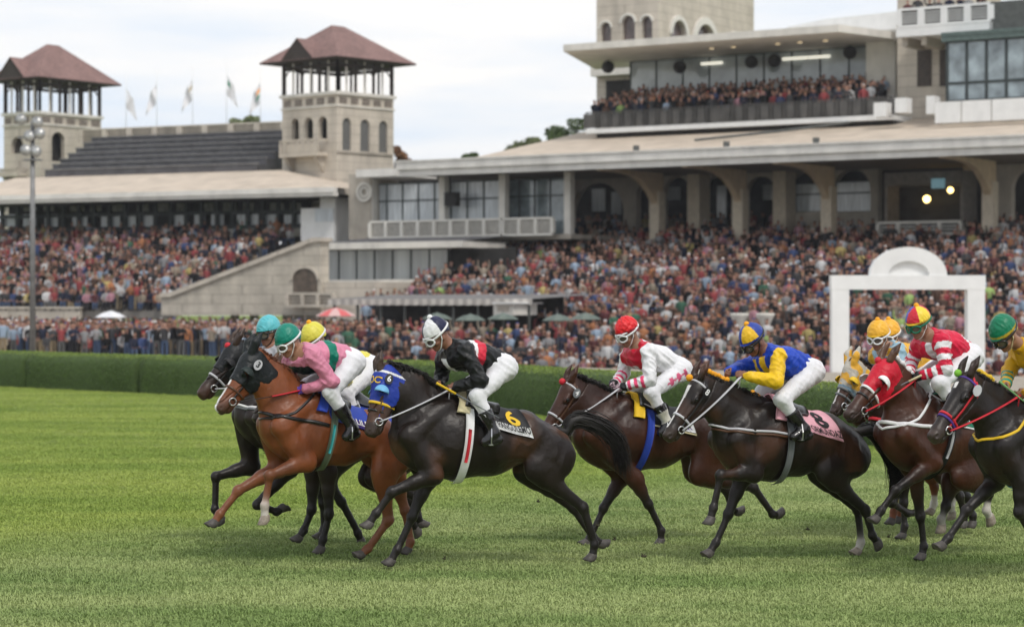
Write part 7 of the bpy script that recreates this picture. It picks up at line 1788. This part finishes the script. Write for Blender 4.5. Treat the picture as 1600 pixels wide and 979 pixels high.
RIDERS['h8'] = dict(j=dict(head=(1178, 534, 0), neck=(1196, 548, 0), sn=(1216, 557, .18), sf=(1184, 565, -.18), back=(1236, 541, 0), pel=(1256, 576, 0), en=(1213, 596, .28), hn=(1160, 585, .08), ef=(1158, 574, -.22), hf=(1136, 582, -.06),
    kn=(1221, 624, .24), kf=(1192, 612, -.24), an=(1257, 670, .31), af=(1225, 662, -.30), tn=(1240, 682, .31), tf=(1210, 676, -.3)), yaw=5, pitch=35, jacket=jk_blue,
    cap=cap_quarter((0.80, 0.48, 0.02), (0.02, 0.05, 0.30), (0.015, 0.04, 0.22)), pom=CO, peak=CBL, goggle=LEATHER, rein=CSIL, skin=(0.20, 0.09, 0.055), chin=LEATHER,
    label='jockey in a blue jacket with yellow sleeves and a blue and yellow cap')
RIDERS['h7'] = dict(j=dict(head=(1436, 508, 0), neck=(1453, 525, 0), sn=(1473, 532, .18), sf=(1436, 541, -.18), back=(1492, 516, 0), pel=(1503, 553, 0), en=(1478, 576, .26), hn=(1434, 589, .08), ef=(1424, 566, -.26), hf=(1420, 586, -.06),
    kn=(1468, 598, .24), kf=(1436, 592, -.24), an=(1500, 650, .30), af=(1470, 646, -.30)), yaw=12, pitch=20, jacket=jk_red,
    cap=cap_tri, pom=CO, peak=CY, goggle=CG, rein=CR, gloves=(0.01, 0.01, 0.01), skin=(0.33, 0.17, 0.11),
    whip=((1440, 586, .12), (1372, 618, .05), CCR, 'thin cream and black whip held forward over the neck of the red-hooded horse'),
    label='jockey in red and white stripes with a red, yellow and blue cap')
RIDERS['h9'] = dict(j=dict(head=(1373, 528, 0), neck=(1388, 545, 0), sn=(1404, 548, .18), sf=(1370, 556, -.18), back=(1424, 537, 0), pel=(1450, 568, 0), en=(1408, 588, .26), hn=(1390, 598, .08), ef=(1366, 584, -.26), hf=(1374, 598, -.06),
    kn=(1415, 604, .24), kf=(1395, 600, -.24), an=(1448, 650, .30), af=(1420, 646, -.30)), yaw=22, pitch=15, jacket=jk_patch,
    cap=cap_c((0.80, 0.42, 0.03)), pom=CO, peak=CY, skin=(0.36, 0.2, 0.13), label='jockey in a yellow and blue-grey patched jacket with a yellow pompom cap')
RIDERS['h10'] = dict(j=dict(head=(1390, 526, 0), neck=(1408, 545, 0), sn=(1426, 552, .16), sf=(1396, 560, -.16), back=(1444, 543, 0), pel=(1470, 575, 0), en=(1428, 588, .24), hn=(1400, 598, .08), ef=(1394, 584, -.24), hf=(1392, 598, -.06),
    kn=(1435, 608, .22), kf=(1415, 604, -.22), an=(1462, 650, .30), af=(1438, 646, -.30)), yaw=22, pitch=15, jacket=lambda q: colour(len(q['V']), (0.72, 0.38, 0.03)),
    cap=cap_c((0.80, 0.40, 0.03)), pom=CO, peak=CY, label='jockey whose yellow cap shows just behind another yellow-capped head')
RIDERS['h11'] = dict(j=dict(head=(1571, 524, 0), neck=(1594, 540, 0), sn=(1628, 552, .18), sf=(1592, 551, -.18), back=(1650, 540, 0), pel=(1676, 580, 0), en=(1640, 600, .28), hn=(1596, 616, .08), ef=(1577, 580, -.24), hf=(1570, 606, -.06),
    kn=(1640, 630, .24), kf=(1612, 620, -.24), an=(1672, 690, .30), af=(1645, 684, -.30)), yaw=6, pitch=38, hs=1.05, jacket=jk_gold,
    cap=cap_band((0.0, 0.17, 0.08), (0.48, 0.34, 0.03)), peak=CG, goggle=LEATHER, rein=CR, skin=(0.30, 0.15, 0.09), chin=CCR,
    whip=((1562, 596, .04), (1604, 630, .3), flat('whip_green', (0.16, 0.36, 0.13)), 'green riding whip in the hands of the jockey at the right edge'), whipm=flat('whip_green', (0.16, 0.36, 0.13)),
    label='jockey in a golden yellow jacket and green cap, at the right edge')
RIDERS['h5'] = dict(j=dict(head=(492, 532, 0), neck=(510, 548, 0), sn=(528, 556, .18), sf=(498, 566, -.18), back=(548, 543, 0), pel=(570, 572, 0), en=(540, 592, .26), hn=(500, 606, .08), ef=(498, 590, -.26), hf=(498, 604, -.06),
    kn=(541, 614, .24), kf=(512, 606, -.24), an=(562, 664, .30), af=(545, 658, -.30)), yaw=10, pitch=28, jacket=jk_lemon,
    cap=cap_c((0.66, 0.60, 0.07)), pom=CO, peak=CY, label='jockey in a pale yellow cap and jacket behind the one in pink')
RIDERS['h1'] = dict(j=dict(head=(420, 521, 0), neck=(430, 542, 0), sn=(441, 553, .18), sf=(409, 557, -.18), back=(456, 545, 0), pel=(480, 572, 0), en=(448, 590, .26), hn=(424, 598, .08), ef=(404, 586, -.24), hf=(410, 598, -.06),
    kn=(456, 604, .24), kf=(425, 598, -.24), an=(480, 650, .30), af=(455, 646, -.30)), yaw=22, pitch=10, jacket=jk_silver,
    cap=cap_c((0.10, 0.45, 0.50)), peak=CTQ, goggle=LEATHER, skin=(0.28, 0.14, 0.09), chin=LEATHER, label='jockey in a silver-grey jacket and turquoise cap')
for S in HORSES:
    make_horse(S); make_rider(S, RIDERS[S['id']])
# bits of turf thrown up by the hooves
rc = random.Random(21)
for ci, (px, py, Y) in enumerate(((841, 783, 20.6), (960, 842, 20.3), (934, 820, 20.4), (1388, 838, 20.9), (1262, 826, 21.2), (694, 872, 20.0), (1006, 868, 19.8), (585, 846, 20.8))):
    p = P3(px, py, Y); p.z = max(p.z, 0.012); b = MB(); b.ball((0, 0, 0), rc.uniform(0.012, 0.022), 7, 5, (1.4, 1, 0.6)); b.V = [v * (1 + 0.25 * mnoise.noise(v * 60)) for v in b.V]
    for q in range(5): b.tube([(rc.uniform(-.01, .01), 0, 0.004), (rc.uniform(-.03, .03), rc.uniform(-.02, .02), 0.03)], [0.0025, 0.0008], 4)
    o = b.build('turf_clod', flat('clod_earth', (0.05, 0.045, 0.025), rough=0.95), None, True); o.location = p; tag(o, 'small dark clod of turf ' + ('under the flank of the nearest black horse', 'just behind the hind hooves of the nearest black horse', 'in front of the hind hooves of the nearest black horse', 'behind the trailing hooves of horse number 8', 'under the belly of horse number 8', 'left of the trailing hooves of horse number 6', 'between horse number 4 and horse number 8', 'among the hooves below the chestnut')[ci], 'clod', 'clods of turf kicked up')

# ------------------------------------------------------------------ thin summer haze
hz = bpy.data.materials.new('haze_air'); hz.use_nodes = True; nt = hz.node_tree; nt.nodes.clear()
ho = nt.nodes.new('ShaderNodeOutputMaterial'); hv = nt.nodes.new('ShaderNodeVolumePrincipled'); hv.inputs['Density'].default_value = 0.0002; hv.inputs['Color'].default_value = (0.93, 0.95, 1.0, 1); hv.inputs['Anisotropy'].default_value = 0.2
nt.links.new(hv.outputs[0], ho.inputs['Volume'])
b = MB(); b.box((0, 170, 14), (620, 480, 36)); o = b.build('haze', hz); tag(o, 'thin pale haze over the whole racecourse', 'haze', kind='stuff')
